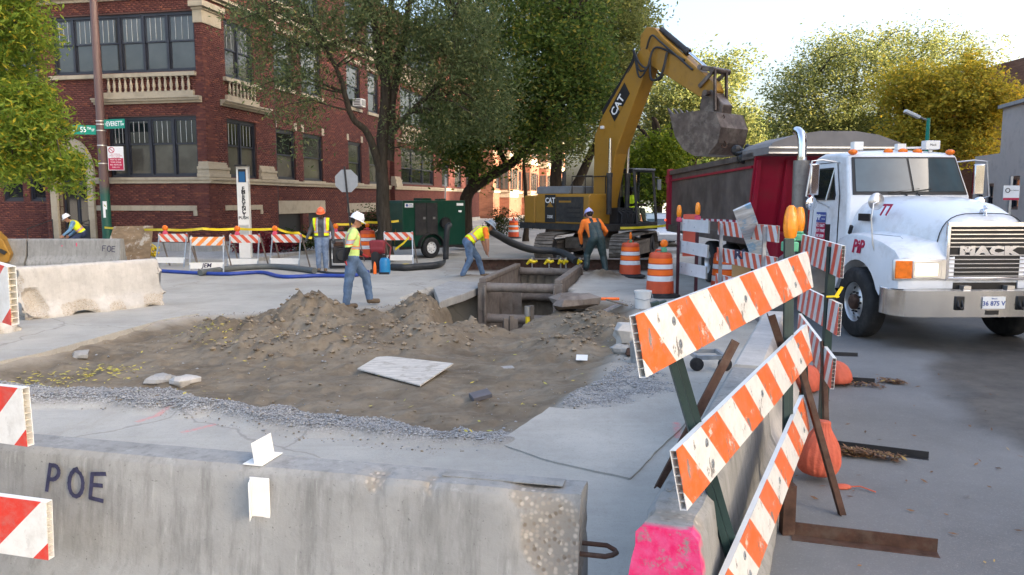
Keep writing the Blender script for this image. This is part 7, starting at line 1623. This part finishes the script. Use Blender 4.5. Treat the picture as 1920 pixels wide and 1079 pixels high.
    nf = len(me.polygons); fc = np.empty(nf * 3, np.float32); me.polygons.foreach_get('center', fc); fc = fc.reshape(-1, 3).astype(float)
    def classify(P):
        best = np.full(len(P), 9.0); idx = np.zeros(len(P), int)
        for i, (a, r0, b, r1, tg) in enumerate(PR):
            a_ = np.array(a); ba = np.array(b) - a_; l2 = max(1e-9, ba @ ba); k = np.clip((P - a_) @ ba / l2, 0, 1); d_ = np.linalg.norm(P - a_ - k[:, None] * ba, axis=1) - (r0 + (r1 - r0) * k)
            bt = d_ < best; best[bt] = d_[bt]; idx[bt] = i
        return idx
    tags = ['torso', 'skin', 'arm_up', 'arm_lo', 'hand', 'leg', 'boot']; lut = np.array([tags.index(p[4]) for p in PR]); ft = lut[classify(fc)]
    names = []; 
    def mi(n):
        if n not in names: names.append(n)
        return names.index(n)
    out = np.array([mi(mats[tags[k]]) for k in range(7)])[ft]
    pel = np.array(j['pel']); sp = np.array(j['neck'] - j['pel']); sl = np.linalg.norm(sp); sp /= sl
    tt = (fc - pel) @ sp / sl; lat = (fc - pel) @ np.array(side); dep = (fc - pel - np.outer((fc - pel) @ sp, sp)) @ np.array(fwd)
    if 'belt' in mats: out[(ft == 0) & (tt < mats['belt'])] = mi(mats['leg'])
    if shirt_fn: out = shirt_fn(ft, tt, lat, dep, out, mi, fc)
    # folds in the cloth
    nrm_ = np.empty(nv * 3, np.float32); me.vertices.foreach_get('normal', nrm_); nrm_ = nrm_.reshape(-1, 3)
    vt = lut[classify(co)]; amp = np.where(vt == 1, .0005, np.where(vt == 4, .0003, .0075)); nz = np.array([mnoise.noise(V3((p[0] * 9, p[1] * 9, p[2] * 13))) + .5 * mnoise.noise(V3((p[0] * 22, p[1] * 22, p[2] * 26))) for p in co])
    co2 = co + nrm_ * (nz * amp)[:, None]; co2[:, 2] = np.maximum(co2[:, 2], co2[:, 2].min())
    me.vertices.foreach_set('co', co2.astype(np.float32).ravel())
    me.materials.clear()
    for n in names: me.materials.append(M[n])
    me.polygons.foreach_set('material_index', out.astype(np.int32)); me.shade_smooth(); me.update()
    link(bpy.data.objects.new('body', me), t)
    if vest:
        vn, base_m, trim = vest
        keep = ((ft == 0) & (tt > .1) & (np.abs(lat) < .235)) | ((ft == 2) & (np.abs(lat) < .22))
        keep &= ~((tt > .93) & (np.abs(lat) < .075))
        if open_front: keep &= ~((dep > .0) & (np.abs(lat) < .085))
        sel = np.nonzero(keep)[0]; vm = {}; V = []; F = []; mm = []
        for k in sel:
            q = []
            for vi in me.polygons[k].vertices:
                if vi not in vm: vm[vi] = len(V); p = V3(co2[vi]) + V3(nrm_[vi]) * .016; V.append(tuple(p))
                q.append(vm[vi])
            F.append(tuple(q)); a, l = tt[k], abs(lat[k])
            st = 0
            if .27 < a < .36 or (.075 < l < .125 and a >= .36): st = 1
            elif .235 < a < .395 or (.055 < l < .145 and a >= .36): st = 2
            mm.append(st)
        vme = bpy.data.meshes.new('vest'); vme.from_pydata(V, [], F)
        for x in (base_m, 'silver_tape', trim): vme.materials.append(M[x])
        vme.polygons.foreach_set('material_index', mm); vme.shade_smooth(); vo_ = link(bpy.data.objects.new(vn, vme), t)
        so = vo_.modifiers.new('s', 'SOLIDIFY'); so.thickness = .006
    Hm = HR.to_4x4(); Hm.translation = hp_(0, .005, .045)
    mb = MB()
    if hat[0] == 'hard':
        mb.lathe([(.118, .0), (.12, .03), (.112, .075), (.085, .115), (.045, .138), (0, .145)], 24, 0, Hm @ Matrix.Diagonal((.92, 1.08, 1.0, 1)), cap=False)
        mb.lathe([(.116, .0), (.142, -.006), (.143, .0), (.117, .012)], 24, 0, Hm @ Matrix.Translation((0, -.018, 0)) @ Matrix.Diagonal((.92, 1.16, 1, 1)), cap=False)
        mb.box(Hm @ V3((0, .0, .135)), (.03, .16, .02), 0, HR)
    else:
        mb.lathe([(.2, -.035), (.16, .0), (.118, .02), (.112, .075), (.09, .105), (0, .115)], 24, 0, Hm, cap=False)
    mb.obj('hard_hat' if hat[0] == 'hard' else 'bucket_hat', M[hat[1]], t, smooth=50)
    for s_ in (-1, 1): mb = MB(); mb.ell(hp_(s_ * .034, -.082, .018), (.013, .009, .009), HR, 10, 6); mb.obj('eye', M['black'], t)
    mb = MB(); mb.ell(hp_(0, .03, .02), (.088, .085, .085), HR, 16, 10); mb.obj('hair', M['hair'], t)
    return t
STD = dict(pel=(0, 0, .95), neck=(0, .0, 1.47), head=(0, -.03, 1.62), sha=(-.19, 0, 1.42), shb=(.19, 0, 1.42), ela=(-.26, .03, 1.13), elb=(.26, .03, 1.13), wra=(-.28, -.05, .88), wrb=(.28, -.05, .88), hipa=(-.09, 0, .92), hipb=(.09, 0, .92), kna=(-.11, -.02, .5), knb=(.11, -.02, .5), ana=(-.12, .02, .09), anb=(.12, .02, .09))
def pose(**k): d_ = dict(STD); d_.update(k); return d_
# white hat and jeans, back three quarters to the viewer, one foot up on the heap
def shirtA(ft, tt, lat, dep, out, mi, fc):
    L, S_, O = mi('lime'), mi('silver_tape'), mi('hiv_orange'); bs = mi('blue_hem') if 'blue_hem' in M else mi('sky_shirt')
    body = (ft == 0) & (tt > .06); out[body] = L
    out[(ft == 2)] = L; out[(ft == 0) & (tt <= .06)] = bs
    band = body & (tt > .30) & (tt < .42); out[band] = O; out[body & (tt > .325) & (tt < .395)] = S_
    st = body & (tt > .42) & (np.abs(lat) > .055) & (np.abs(lat) < .15); out[st] = O; out[body & (tt > .42) & (np.abs(lat) > .075) & (np.abs(lat) < .13)] = S_
    z = fc[:, 2]; lo = (ft == 2) & (z < 1.30) & (z > 1.2); out[lo] = O; out[(ft == 2) & (z < 1.285) & (z > 1.22)] = S_
    out[(ft == 2) & (z < 1.16)] = mi('black_knit'); out[(ft == 1) & (tt < 1.08)] = mi('black_knit'); return out
M['blue_hem'] = cloth('blue_undershirt', (.02, .16, .5))
pA = G(661, 576); pA = V3((pA.x - .02, pA.y - .1, 0)); zA = ground_z(pA.x, pA.y)
person('worker in white hard hat and lime shirt with one foot on the sand heap', pA + UP * (zA - .0), R(118),
       pose(pel=(.02, -.06, .95), neck=(.03, -.1, 1.46), head=(.03, -.16, 1.61), sha=(-.16, -.06, 1.42), shb=(.2, -.12, 1.42), ela=(-.3, .1, 1.17), wra=(-.17, .13, .94), hda=(-.12, .1, .86), elb=(.31, -.12, 1.15), wrb=(.2, -.3, 1.0), hipa=(-.08, -.04, .92), hipb=(.11, -.08, .92), kna=(-.1, .05, .5), ana=(-.1, .1, .09), knb=(.14, -.36, .56), anb=(.15, -.42, .13), toeb=(.17, -.6, .07)),
       dict(torso='lime', skin='skin_tan', arm_up='lime', arm_lo='black_knit', hand='glove_red', leg='denim', boot='boot', belt=.02), ('hard', 'hat_white'), None, shirtA, (-.25, -.9, -.45), bulk=1.16)
# orange hat, facing us, open vest
person('worker in an orange hard hat and open yellow vest facing the street', G(605, 509), R(6),
       pose(pel=(0, 0, .96), head=(0, -.06, 1.62), ela=(-.31, .05, 1.17), wra=(-.4, -.06, .95), elb=(.3, .05, 1.15), wrb=(.33, -.1, .9), kna=(-.1, -.02, .5), ana=(-.1, 0, .09), knb=(.09, -.02, .5), anb=(.09, 0, .09)),
       dict(torso='grey_knit', skin='skin_dark', arm_up='grey_knit', arm_lo='grey_knit', hand='glove_dark', leg='denim_pale', boot='boot', belt=.0), ('hard', 'hat_orange'), ('safety_vest', 'hivis', 'hiv_orange'), None, (0, -1, -.35), True)
# bending, grey hat
pC = G(885, 523); zc_ = .02
def shirtC(ft, tt, lat, dep, out, mi, fc):
    out[(ft == 2) & (fc[:, 2] < 1.02)] = mi('skin_tan'); return out
person('worker bending forward in a grey brimmed hat, yellow vest and orange shirt', V3((pC.x, pC.y, zc_)), R(108),
       pose(pel=(0, .12, .93), neck=(0, -.34, 1.27), head=(0, -.49, 1.32), sha=(-.19, -.3, 1.24), shb=(.19, -.3, 1.24), ela=(-.24, -.34, .96), elb=(.24, -.36, .95), wra=(-.2, -.36, .7), wrb=(.2, -.42, .7), hipa=(-.1, .12, .9), hipb=(.1, .1, .9), kna=(-.12, .08, .48), ana=(-.14, .28, .09), knb=(.13, -.2, .5), anb=(.16, -.32, .09)),
       dict(torso='hiv_orange', skin='skin_tan', arm_up='hiv_orange', arm_lo='skin_tan', hand='skin_tan', leg='denim', boot='boot', belt=.05), ('bucket', 'hat_grey'), ('safety_vest', 'hivis', 'hiv_orange'), shirtC, (0, -.75, -.65))
# waders
def shirtD(ft, tt, lat, dep, out, mi, fc):
    w_ = mi('waders'); out[(ft == 0) & (tt < .74) & (np.abs(lat) < .19)] = w_; out[(ft == 0) & (tt >= .74) & (np.abs(lat) > .05) & (np.abs(lat) < .13)] = w_; out[(ft == 1) & (tt < 1.04)] = mi('hiv_orange'); return out
pD = V3((2.18, 20.3, .05))
person('worker in dark green waders and orange sleeves seen from behind at the trench', pD, R(188),
       pose(pel=(-.02, .1, .96), neck=(.08, -.18, 1.43), head=(.1, -.27, 1.56), sha=(-.12, -.14, 1.4), shb=(.27, -.14, 1.38), ela=(-.32, -.12, 1.14), wra=(-.3, -.33, .98), elb=(.36, -.18, 1.1), wrb=(.3, -.28, .83), hipa=(-.11, .1, .92), hipb=(.08, .1, .92), kna=(-.2, .1, .5), ana=(-.24, .22, .09), knb=(.2, -.02, .55), anb=(.24, .08, .2), toeb=(.25, -.1, .19)),
       dict(torso='hiv_orange', skin='skin_tan', arm_up='hiv_orange', arm_lo='hiv_orange', hand='glove_dark', leg='waders', boot='boot_dark', belt=.1), ('hard', 'hat_violet'), None, shirtD, (.2, -.8, -.5), bulk=1.22)
# far left, leaning down behind the barrier
def shirtE(ft, tt, lat, dep, out, mi, fc): return out
pE = Z(148, 440, 27.6)
person('worker in white hard hat and orange yellow vest leaning down behind the back barrier', V3((pE.x, 27.6, .0)), R(-62),
       pose(pel=(.0, .14, .82), neck=(0, -.2, 1.24), head=(0, -.33, 1.34), sha=(-.19, -.14, 1.2), shb=(.19, -.16, 1.2), ela=(-.25, -.08, .93), elb=(.25, -.26, .95), wra=(-.22, -.3, .74), wrb=(.2, -.46, .78), hipa=(-.1, .14, .79), hipb=(.1, .12, .79), kna=(-.13, -.22, .52), knb=(.13, -.3, .54), ana=(-.13, -.02, .09), anb=(.14, -.06, .09)),
       dict(torso='sky_shirt', skin='skin_tan', arm_up='sky_shirt', arm_lo='sky_shirt', hand='skin_tan', leg='denim_dark', boot='boot_dark', belt=.05), ('hard', 'hat_white'), ('safety_vest', 'hivis', 'hiv_orange'), None, (0, -.85, -.5), True)
# operator
sp_ = EX0 + hp(.95, -.45, 0)
person('excavator operator in a bright yellow shirt seated in the cab', V3((sp_.x, sp_.y, 1.02)), FW,
       pose(pel=(0, 0, .62), neck=(0, .02, 1.12), head=(0, -.01, 1.27), sha=(-.19, .02, 1.07), shb=(.19, .02, 1.07), ela=(-.27, -.08, .82), elb=(.27, -.08, .82), wra=(-.24, -.33, .82), wrb=(.24, -.33, .82), hipa=(-.1, -.02, .6), hipb=(.1, -.02, .6), kna=(-.14, -.44, .66), knb=(.14, -.44, .64), ana=(-.14, -.5, .3), anb=(.14, -.52, .3)),
       dict(torso='hivis', skin='skin_dark', arm_up='hivis', arm_lo='skin_dark', hand='skin_dark', leg='khaki', boot='boot_dark', belt=.06), ('bucket', 'hair'), None, None)
# ------------------------------------------------------------------ trees, shrubs
def leafmat(name, ca, cb, cc=None, trans=.5):
    m = bpy.data.materials.new(name); m.use_nodes = True; t_ = m.node_tree; t_.nodes.clear()
    g = t_.nodes.new('ShaderNodeNewGeometry'); cr = t_.nodes.new('ShaderNodeValToRGB'); t_.links.new(g.outputs['Random Per Island'], cr.inputs[0])
    e = cr.color_ramp.elements; e[0].color = (*ca, 1); e[1].color = (*cb, 1)
    if cc: q = e.new(.82); q.color = (*cb, 1); e[-1].color = (*cc, 1)
    d_ = t_.nodes.new('ShaderNodeBsdfPrincipled'); d_.inputs['Roughness'].default_value = .6; d_.inputs['Specular IOR Level'].default_value = .25; tr_ = t_.nodes.new('ShaderNodeBsdfTranslucent'); mx = t_.nodes.new('ShaderNodeMixShader'); mx.inputs[0].default_value = trans; o = t_.nodes.new('ShaderNodeOutputMaterial')
    t_.links.new(cr.outputs[0], d_.inputs['Base Color']); t_.links.new(cr.outputs[0], tr_.inputs[0]); t_.links.new(d_.outputs[0], mx.inputs[1]); t_.links.new(tr_.outputs[0], mx.inputs[2]); t_.links.new(mx.outputs[0], o.inputs[0]); return m
M['bark_elm'] = bark('bark_elm', (.055, .046, .036))
M['leaf_ash'] = leafmat('leaf_ash', (.10, .18, .022), (.26, .33, .04), (.5, .38, .03)); M['leaf_elm'] = leafmat('leaf_elm', (.055, .085, .03), (.15, .19, .08), (.25, .24, .08)); M['leaf_deep'] = leafmat('leaf_deep', (.04, .075, .016), (.13, .19, .035), (.3, .25, .04))
M['leaf_gold'] = leafmat('leaf_gold', (.24, .24, .03), (.6, .46, .05), (.65, .4, .04)); M['leaf_olive'] = leafmat('leaf_olive', (.1, .13, .035), (.27, .29, .09), (.4, .36, .09)); M['leaf_lime'] = leafmat('leaf_lime', (.09, .15, .01), (.22, .27, .02), (.32, .32, .03)); M['leaf_red'] = leafmat('leaf_red', (.12, .015, .03), (.25, .04, .05)); M['leaf_shrub'] = leafmat('leaf_shrub', (.015, .035, .01), (.06, .09, .02), (.18, .07, .03))
def leaves(name, centers, spread, per, size, mat, parent, rg, droop=0.0, narrow=.45, flat=.8):
    n = len(centers) * per; c = np.repeat(np.array(centers), per, 0) + rg.normal(0, 1, (n, 3)) * np.repeat(rg.uniform(.55, 1.35, len(centers)), per)[:, None] * np.array([spread, spread, spread * flat])
    d1 = rg.normal(0, 1, (n, 3)); d1[:, 2] = d1[:, 2] * .5 - droop; d1 /= np.linalg.norm(d1, axis=1)[:, None]
    q = rg.normal(0, 1, (n, 3)); d2 = np.cross(d1, q); d2 /= np.linalg.norm(d2, axis=1)[:, None]
    s = (size * rg.uniform(.6, 1.3, n))[:, None]
    V = np.stack([c - d1 * s, c + d2 * s * narrow, c + d1 * s, c - d2 * s * narrow], 1).reshape(-1, 3); F = np.arange(n * 4).reshape(n, 4)
    return npmesh(name, V, F, mat, parent)
def tree(name, label, base, stems, blobs, leaf, nclump, per, spread, size, bk='bark', droop=.3, seed=1, twig=.012, narrow=.45, limbs=26, group=None, cat='tree', shell=.55):
    """stems: list of ([points], r0, r1) in world space; blobs: (centre, radii, weight) that make up the crown."""
    rg = np.random.default_rng(seed); base = Vector(base); t = thing(name, label, cat, base, 0, group)
    mb = MB(); tips = []
    for pts, r0, r1 in stems:
        P = [Vector(p) for p in pts]; Q = []
        for i in range(len(P) - 1):
            a, b, c, d_ = P[max(0, i - 1)], P[i], P[i + 1], P[min(len(P) - 1, i + 2)]
            for k in range(5):
                s = k / 5; q = .5 * ((2 * b) + (c - a) * s + (2 * a - 5 * b + 4 * c - d_) * s * s + (3 * b - a - 3 * c + d_) * s ** 3); Q.append(q + Vector(rg.normal(0, .012, 3)))
        Q.append(P[-1]); n = len(Q); mb.tube([q - base for q in Q], [r0 + (r1 - r0) * (i / (n - 1)) ** .8 + (.35 * r0 * max(0, 1 - i / 3) if pts is stems[0][0] else 0) for i in range(n)], 9)
        tips += [(q, r1) for q in Q[n // 3:]]
    W_ = np.array([b[2] for b in blobs], float); W_ /= W_.sum(); cen = []
    for k in range(nclump):
        c, r, _ = blobs[rg.choice(len(blobs), p=W_)]; v = rg.normal(0, 1, 3); v /= np.linalg.norm(v); v *= (shell + (1 - shell) * rg.random()) if rg.random() < .75 else rg.random() ** .5
        cen.append(np.array(c) + v * np.array(r) * math.exp(float(rg.normal(-.03, .13))) + rg.normal(0, spread * .5, 3))
    cen = np.array(cen); tp = np.array([tuple(q) for q, _ in tips])
    for k in rg.choice(nclump, min(limbs, nclump), False):
        p = cen[k]; d_ = np.linalg.norm(tp - p, axis=1) + np.maximum(0, tp[:, 2] - p[2]) * .8; q = tp[np.argmin(d_)]; mid = (p + q) / 2 + np.array([0, 0, .12 * np.linalg.norm(p - q)]) + rg.normal(0, .1, 3)
        L = np.linalg.norm(p - q); r_ = min(.06, .014 + .012 * L); A_ = [q, (q * .55 + mid * .45) + rg.normal(0, .04, 3), mid, (mid * .4 + p * .6) + rg.normal(0, .06, 3), p]
        mb.tube([Vector(x) - base for x in A_], [r_, r_ * .8, r_ * .62, r_ * .42, twig * .6], 5, cap=False)
        for s_ in range(3):
            b0 = Vector(A_[2]).lerp(Vector(A_[4]), rg.random()) - base; mb.tube([b0, b0 + Vector(rg.normal(0, .22, 3)), b0 + Vector(rg.normal(0, .4, 3)) - UP * droop * .3], [twig * .8, twig * .6, twig * .3], 4, cap=False)
    mb.obj('trunk', M[bk], t, smooth=60)
    leaves('crown', cen - np.array(base), spread, per, size, M[leaf], t, rg, droop, narrow)
    return t
def blob(u, v, Y, ru, rv, rd, wgt): c = Z(u, v, Y); k = Y / FPX; return (tuple(c), (ru * k, rd, rv * k), wgt)
# ash at the left edge, near
tree('ash_tree', 'green and yellow ash tree hanging in from the left edge', G(-120, 560) * 1.0, [([G(-120, 560), Z(-130, 300, 17), Z(-110, 100, 17), Z(-60, -100, 17)], .2, .1), ([Z(-128, 320, 17), Z(-40, 220, 16.6), Z(60, 190, 16.2)], .09, .03), ([Z(-115, 150, 17), Z(0, 60, 16.4), Z(70, 30, 16.2)], .09, .03)],
     [blob(-5, 60, 16, 70, 110, 1.3, 3.2), blob(40, 200, 16, 60, 60, 1.0, 1.8), blob(75, 235, 16, 42, 60, .7, 1.4), blob(118, 318, 16, 40, 28, .5, .8), blob(30, 300, 16, 60, 45, .7, 1.0), blob(-60, 180, 17, 90, 180, 1.3, 3), blob(-30, -120, 17, 150, 120, 1.6, 2.5), blob(35, 25, 15.6, 45, 60, .8, 1), blob(120, 340, 16, 30, 20, .4, .25)],
     'leaf_ash', 560, 62, .15, .066, droop=.6, seed=2, narrow=.3)
# elm with the forked trunk in front of the brick facade
eb = G(722, 478); eb = Vector((eb.x, 25.3, 0)); eb.x = Z(722, 470, 25.3).x
def s(*q): return [Z(u, v, Y) for u, v, Y in q]
tree('elm_tree', 'forked dark trunked elm standing before the brick facade', eb, [([eb] + s((718, 380, 25.3), (716, 300, 25.3), (722, 200, 25.2), (724, 130, 25.2)), .25, .15), (s((730, 300, 25.4), (735, 200, 25.4), (752, 100, 25.4), (765, 20, 25.4), (790, -100, 25.4)), .16, .07), (s((722, 150, 25.2), (705, 60, 25), (690, -10, 25), (660, -120, 25)), .15, .06), (s((722, 160, 25.2), (728, 60, 25.4), (735, -30, 25.6), (740, -140, 25.6)), .13, .06),
    (s((716, 330, 25.3), (690, 250, 24.8), (660, 220, 24.5), (635, 140, 24.2), (600, 70, 24), (560, 0, 24)), .14, .04), (s((716, 140, 25.2), (690, 90, 24.6), (650, 75, 24.2), (600, 90, 24)), .08, .03), (s((735, 250, 25.4), (770, 210, 25.2), (820, 160, 25.0), (860, 90, 25)), .1, .04), (s((735, 120, 25.3), (770, 60, 25.2), (800, 62, 25.1), (850, 30, 25)), .1, .04)],
    [blob(620, 20, 24.5, 160, 70, 2.2, 1.6), blob(560, 60, 24, 90, 60, 1.5, .9), blob(565, 190, 23.8, 60, 90, 1.0, .55), blob(480, 40, 24, 50, 50, 1.0, .4), blob(760, 20, 25.4, 120, 60, 2.2, 1.7), blob(700, 130, 24.5, 90, 60, 1.4, .35), blob(860, 60, 25.2, 90, 80, 2, 2.0), blob(840, 170, 25.2, 70, 70, 1.5, .9), blob(690, -120, 25, 260, 110, 3.2, 4), blob(900, 180, 25.5, 80, 100, 1.6, 2.2), blob(800, 240, 25, 60, 50, 1, .8), blob(780, 110, 25, 90, 70, 1.5, 1.4), blob(520, 130, 24, 60, 60, 1, .5)],
    'leaf_elm', 1150, 56, .3, .068, 'bark_elm', droop=.8, seed=3, narrow=.3, limbs=120, twig=.009)
# leaning maple and the ones behind it
mb_ = Vector((Z(872, 430, 31).x, 31, .1))
tree('maple_tree', 'broad green maple leaning over the pavement behind the pump trailer', mb_, [([mb_] + s((875, 370, 31), (905, 340, 30.8), (960, 305, 30.4), (1000, 260, 30), (1035, 210, 30), (1045, 120, 30)), .3, .09), (s((885, 360, 31), (892, 290, 31), (900, 210, 31), (905, 100, 31)), .22, .08), (s((950, 312, 30.5), (930, 270, 30.4), (900, 210, 30.2), (880, 150, 30)), .12, .05), (s((1000, 262, 30), (1030, 150, 30.4), (1055, 90, 30.4), (1075, 40, 30)), .1, .04)],
    [blob(960, 110, 30, 130, 110, 3, 3.2), blob(1050, 180, 30, 90, 80, 2.2, 2.2), blob(930, 240, 30, 80, 45, 1.6, 1.4), blob(1050, 60, 31, 100, 90, 3, 2.2), blob(900, 60, 31, 110, 100, 3, 2.2), blob(1000, -60, 31, 190, 90, 3.5, 2.5), blob(1010, 270, 29.5, 45, 30, 1, .35), blob(870, 290, 30.2, 50, 45, 1.2, 1.0), blob(850, 240, 30, 60, 50, 1.2, 1.3), blob(1090, 120, 30.5, 60, 80, 2, 1.5)],
    'leaf_deep', 900, 66, .36, .085, 'bark_dark', .35, 5, limbs=110, narrow=.5)
b2 = Vector((Z(985, 450, 36).x, 36, .1))
tree('young_tree', 'slim young trunk on the pavement beside the far orange drum', b2, [([b2] + s((988, 400, 36), (985, 350, 36), (982, 300, 36), (990, 250, 36)), .13, .05)], [blob(985, 250, 36, 40, 40, 1.2, 1), blob(1000, 220, 36, 50, 40, 1.4, 1)], 'leaf_deep', 90, 40, .3, .075, 'bark_dark', .35, 6, limbs=20)
b3 = Vector((Z(1040, 420, 42).x, 42, .1))
tree('locust_tree', 'tall twin trunked tree with pale lit leaves behind the excavator boom', b3, [([b3] + s((1042, 350, 42), (1045, 260, 42), (1050, 150, 42), (1080, 50, 42)), .42, .16), (s((1050, 400, 42), (1085, 340, 42), (1112, 280, 42), (1150, 200, 42), (1180, 100, 42)), .34, .1)],
    [blob(1150, 60, 42, 75, 100, 3, 3), blob(1100, 140, 42, 80, 80, 3, 2), blob(1140, 200, 42, 50, 60, 2, 1.2), blob(1080, 0, 42, 120, 100, 4, 3), blob(1170, 140, 42, 40, 50, 2, .6), blob(1060, 260, 42, 60, 40, 2, .9), blob(1190, 40, 42, 30, 50, 2, .6)], 'leaf_olive', 1300, 44, .42, .1, 'bark_dark', .3, 7, limbs=70, narrow=.42)
G4 = 'trees beyond the crossing'
def bt(name, label, u, v0, Y, blobs, leaf, n, per, sp, size, seed, **k):
    b = Vector((Z(u, 380, Y).x, Y, 0)); tops = [Z(u + 12, 300, Y), Z(u - 5, 220, Y), Z(u + 5, v0, Y)]
    return tree(name, label, b, [([b] + tops, .28, .08), ([tops[0], Z(u + 45, 220, Y), Z(u + 70, v0 + 20, Y)], .16, .05), ([tops[0], Z(u - 50, 230, Y), Z(u - 80, v0 + 30, Y)], .15, .05), ([tops[1], Z(u + 30, v0, Y), Z(u + 40, v0 - 40, Y)], .1, .04)], [blob(*q) for q in blobs], leaf, n, per, sp, size, 'bark_dark', .3, seed, limbs=60, group=G4, **k)
bt('locust_tree', 'broad pale green tree left of the golden maple above the truck', 1600, 130, 52, [(1590, 130, 52, 85, 60, 4, 3), (1500, 170, 52, 55, 55, 3, 2), (1690, 100, 52, 70, 45, 3, 2), (1560, 225, 52, 90, 45, 3.5, 2.4), (1790, 110, 54, 80, 40, 3, 1.6), (1470, 230, 52, 30, 25, 2, .5), (1640, 215, 52, 70, 50, 3, 1.4), (1560, 95, 52, 45, 30, 2, .8)], 'leaf_olive', 720, 52, .5, .11, 11, narrow=.4)
bt('golden_maple', 'golden yellow maple beside the grey building at the right', 1770, 170, 44, [(1770, 190, 44, 90, 60, 3, 3), (1850, 200, 43, 45, 60, 2, 2), (1700, 170, 44, 50, 40, 2, 1.2), (1730, 255, 44, 80, 35, 2.5, 1.6), (1820, 265, 43, 40, 35, 2, 1.2), (1800, 140, 44, 40, 25, 2, .7), (1700, 260, 44, 40, 20, 1.5, .5)], 'leaf_gold', 560, 62, .38, .105, 12, narrow=.55)
bt('dark_tree', 'dark green tree low behind the cab shield of the truck', 1520, 260, 56, [(1520, 260, 56, 70, 40, 3, 2), (1620, 255, 58, 90, 40, 3, 2), (1690, 290, 50, 60, 30, 2, 1)], 'leaf_deep', 420, 40, .45, .13, 13)
bt('street_tree', 'pale hazy tree seen between the boom and the bucket', 1290, 190, 62, [(1280, 190, 62, 90, 60, 4, 3), (1250, 260, 62, 70, 40, 3, 2), (1350, 240, 62, 55, 60, 4, 2), (1340, 140, 64, 60, 40, 4, 1.2), (1400, 250, 66, 30, 40, 3, 1)], 'leaf_olive', 900, 40, .55, .15, 14)
bt('street_tree', 'yellow green tree low behind the excavator cab', 1230, 330, 48, [(1225, 330, 48, 40, 60, 2, 2), (1245, 290, 48, 40, 40, 2, 1.3), (1180, 320, 50, 40, 40, 2, .8)], 'leaf_lime', 420, 44, .32, .12, 15)
bt('street_tree', 'small blue green tree at the end of the street behind the bucket', 1400, 260, 85, [(1400, 255, 85, 35, 35, 4, 1), (1370, 300, 85, 60, 25, 4, 1), (1290, 320, 85, 60, 30, 4, 1), (1200, 330, 90, 60, 30, 4, 1)], 'leaf_deep', 420, 40, .7, .2, 16)
# shrubs along the foot of the facade
def shrub(label, p, r, leaf, seed, n=60, per=46, size=.05):
    rg = np.random.default_rng(seed); t = thing('shrub', label, 'shrub', p, 0, 'shrubs along the facade'); v = rg.normal(0, 1, (n, 3)); v /= np.linalg.norm(v, axis=1)[:, None]; v *= rg.uniform(.5, 1, n)[:, None]; c = v * np.array(r); c[:, 2] = np.abs(c[:, 2]) + .1
    mb = MB()
    for k in range(14): mb.tube([(0, 0, 0), tuple(c[k] * .5 + rg.normal(0, .04, 3)), tuple(c[k])], [.014, .01, .004], 5, cap=False)
    mb.obj('stem', M['bark_dark'], t); leaves('foliage', c, .12, per, size, M[leaf], t, rg, 0, .5)
for i, (u, Yv, r, lf, lab) in enumerate(((470, 27.6, (.6, .5, .75), 'leaf_red', 'dark red shrub right of the emergency pylon'), (520, 28.2, (.6, .5, .7), 'leaf_red', 'dark red shrub behind the leaning barricade'), (560, 28.8, (.7, .5, .8), 'leaf_shrub', 'green shrub under the cellar windows'), (690, 31.5, (1.0, .6, 1.6), 'leaf_shrub', 'tall dark shrub left of the elm trunk'), (755, 33.5, (1.0, .7, 1.7), 'leaf_shrub', 'dark shrub between elm trunk and pump trailer'), (820, 36, (1.3, .7, 1.9), 'leaf_shrub', 'bushy shrub above the pump trailer roof'), (940, 42, (1.0, .8, 1.4), 'leaf_shrub', 'dark shrub left of the slim young trunk'), (1000, 52, (1.6, 1, 1.5), 'leaf_shrub', 'shrub far down the pavement behind the counterweight'))):
    shrub(lab, Vector((Z(u, 400, Yv).x, Yv, .1)), r, lf, 40 + i, 70 if r[2] > 1 else 45)
# low planter kerb before the facade
mb = MB(); a, b = W(-1.9, .5, .2), W(-1.9, 14, .2); c0 = (a + b) / 2; mb.beam(a - c0, b - c0, .16, .2); o = mb.obj('planter_kerb', M['concrete'], smooth=0, bevel=.015); o.location = c0; tag(o, 'low concrete kerb edging the planting strip along the facade', 'kerb')
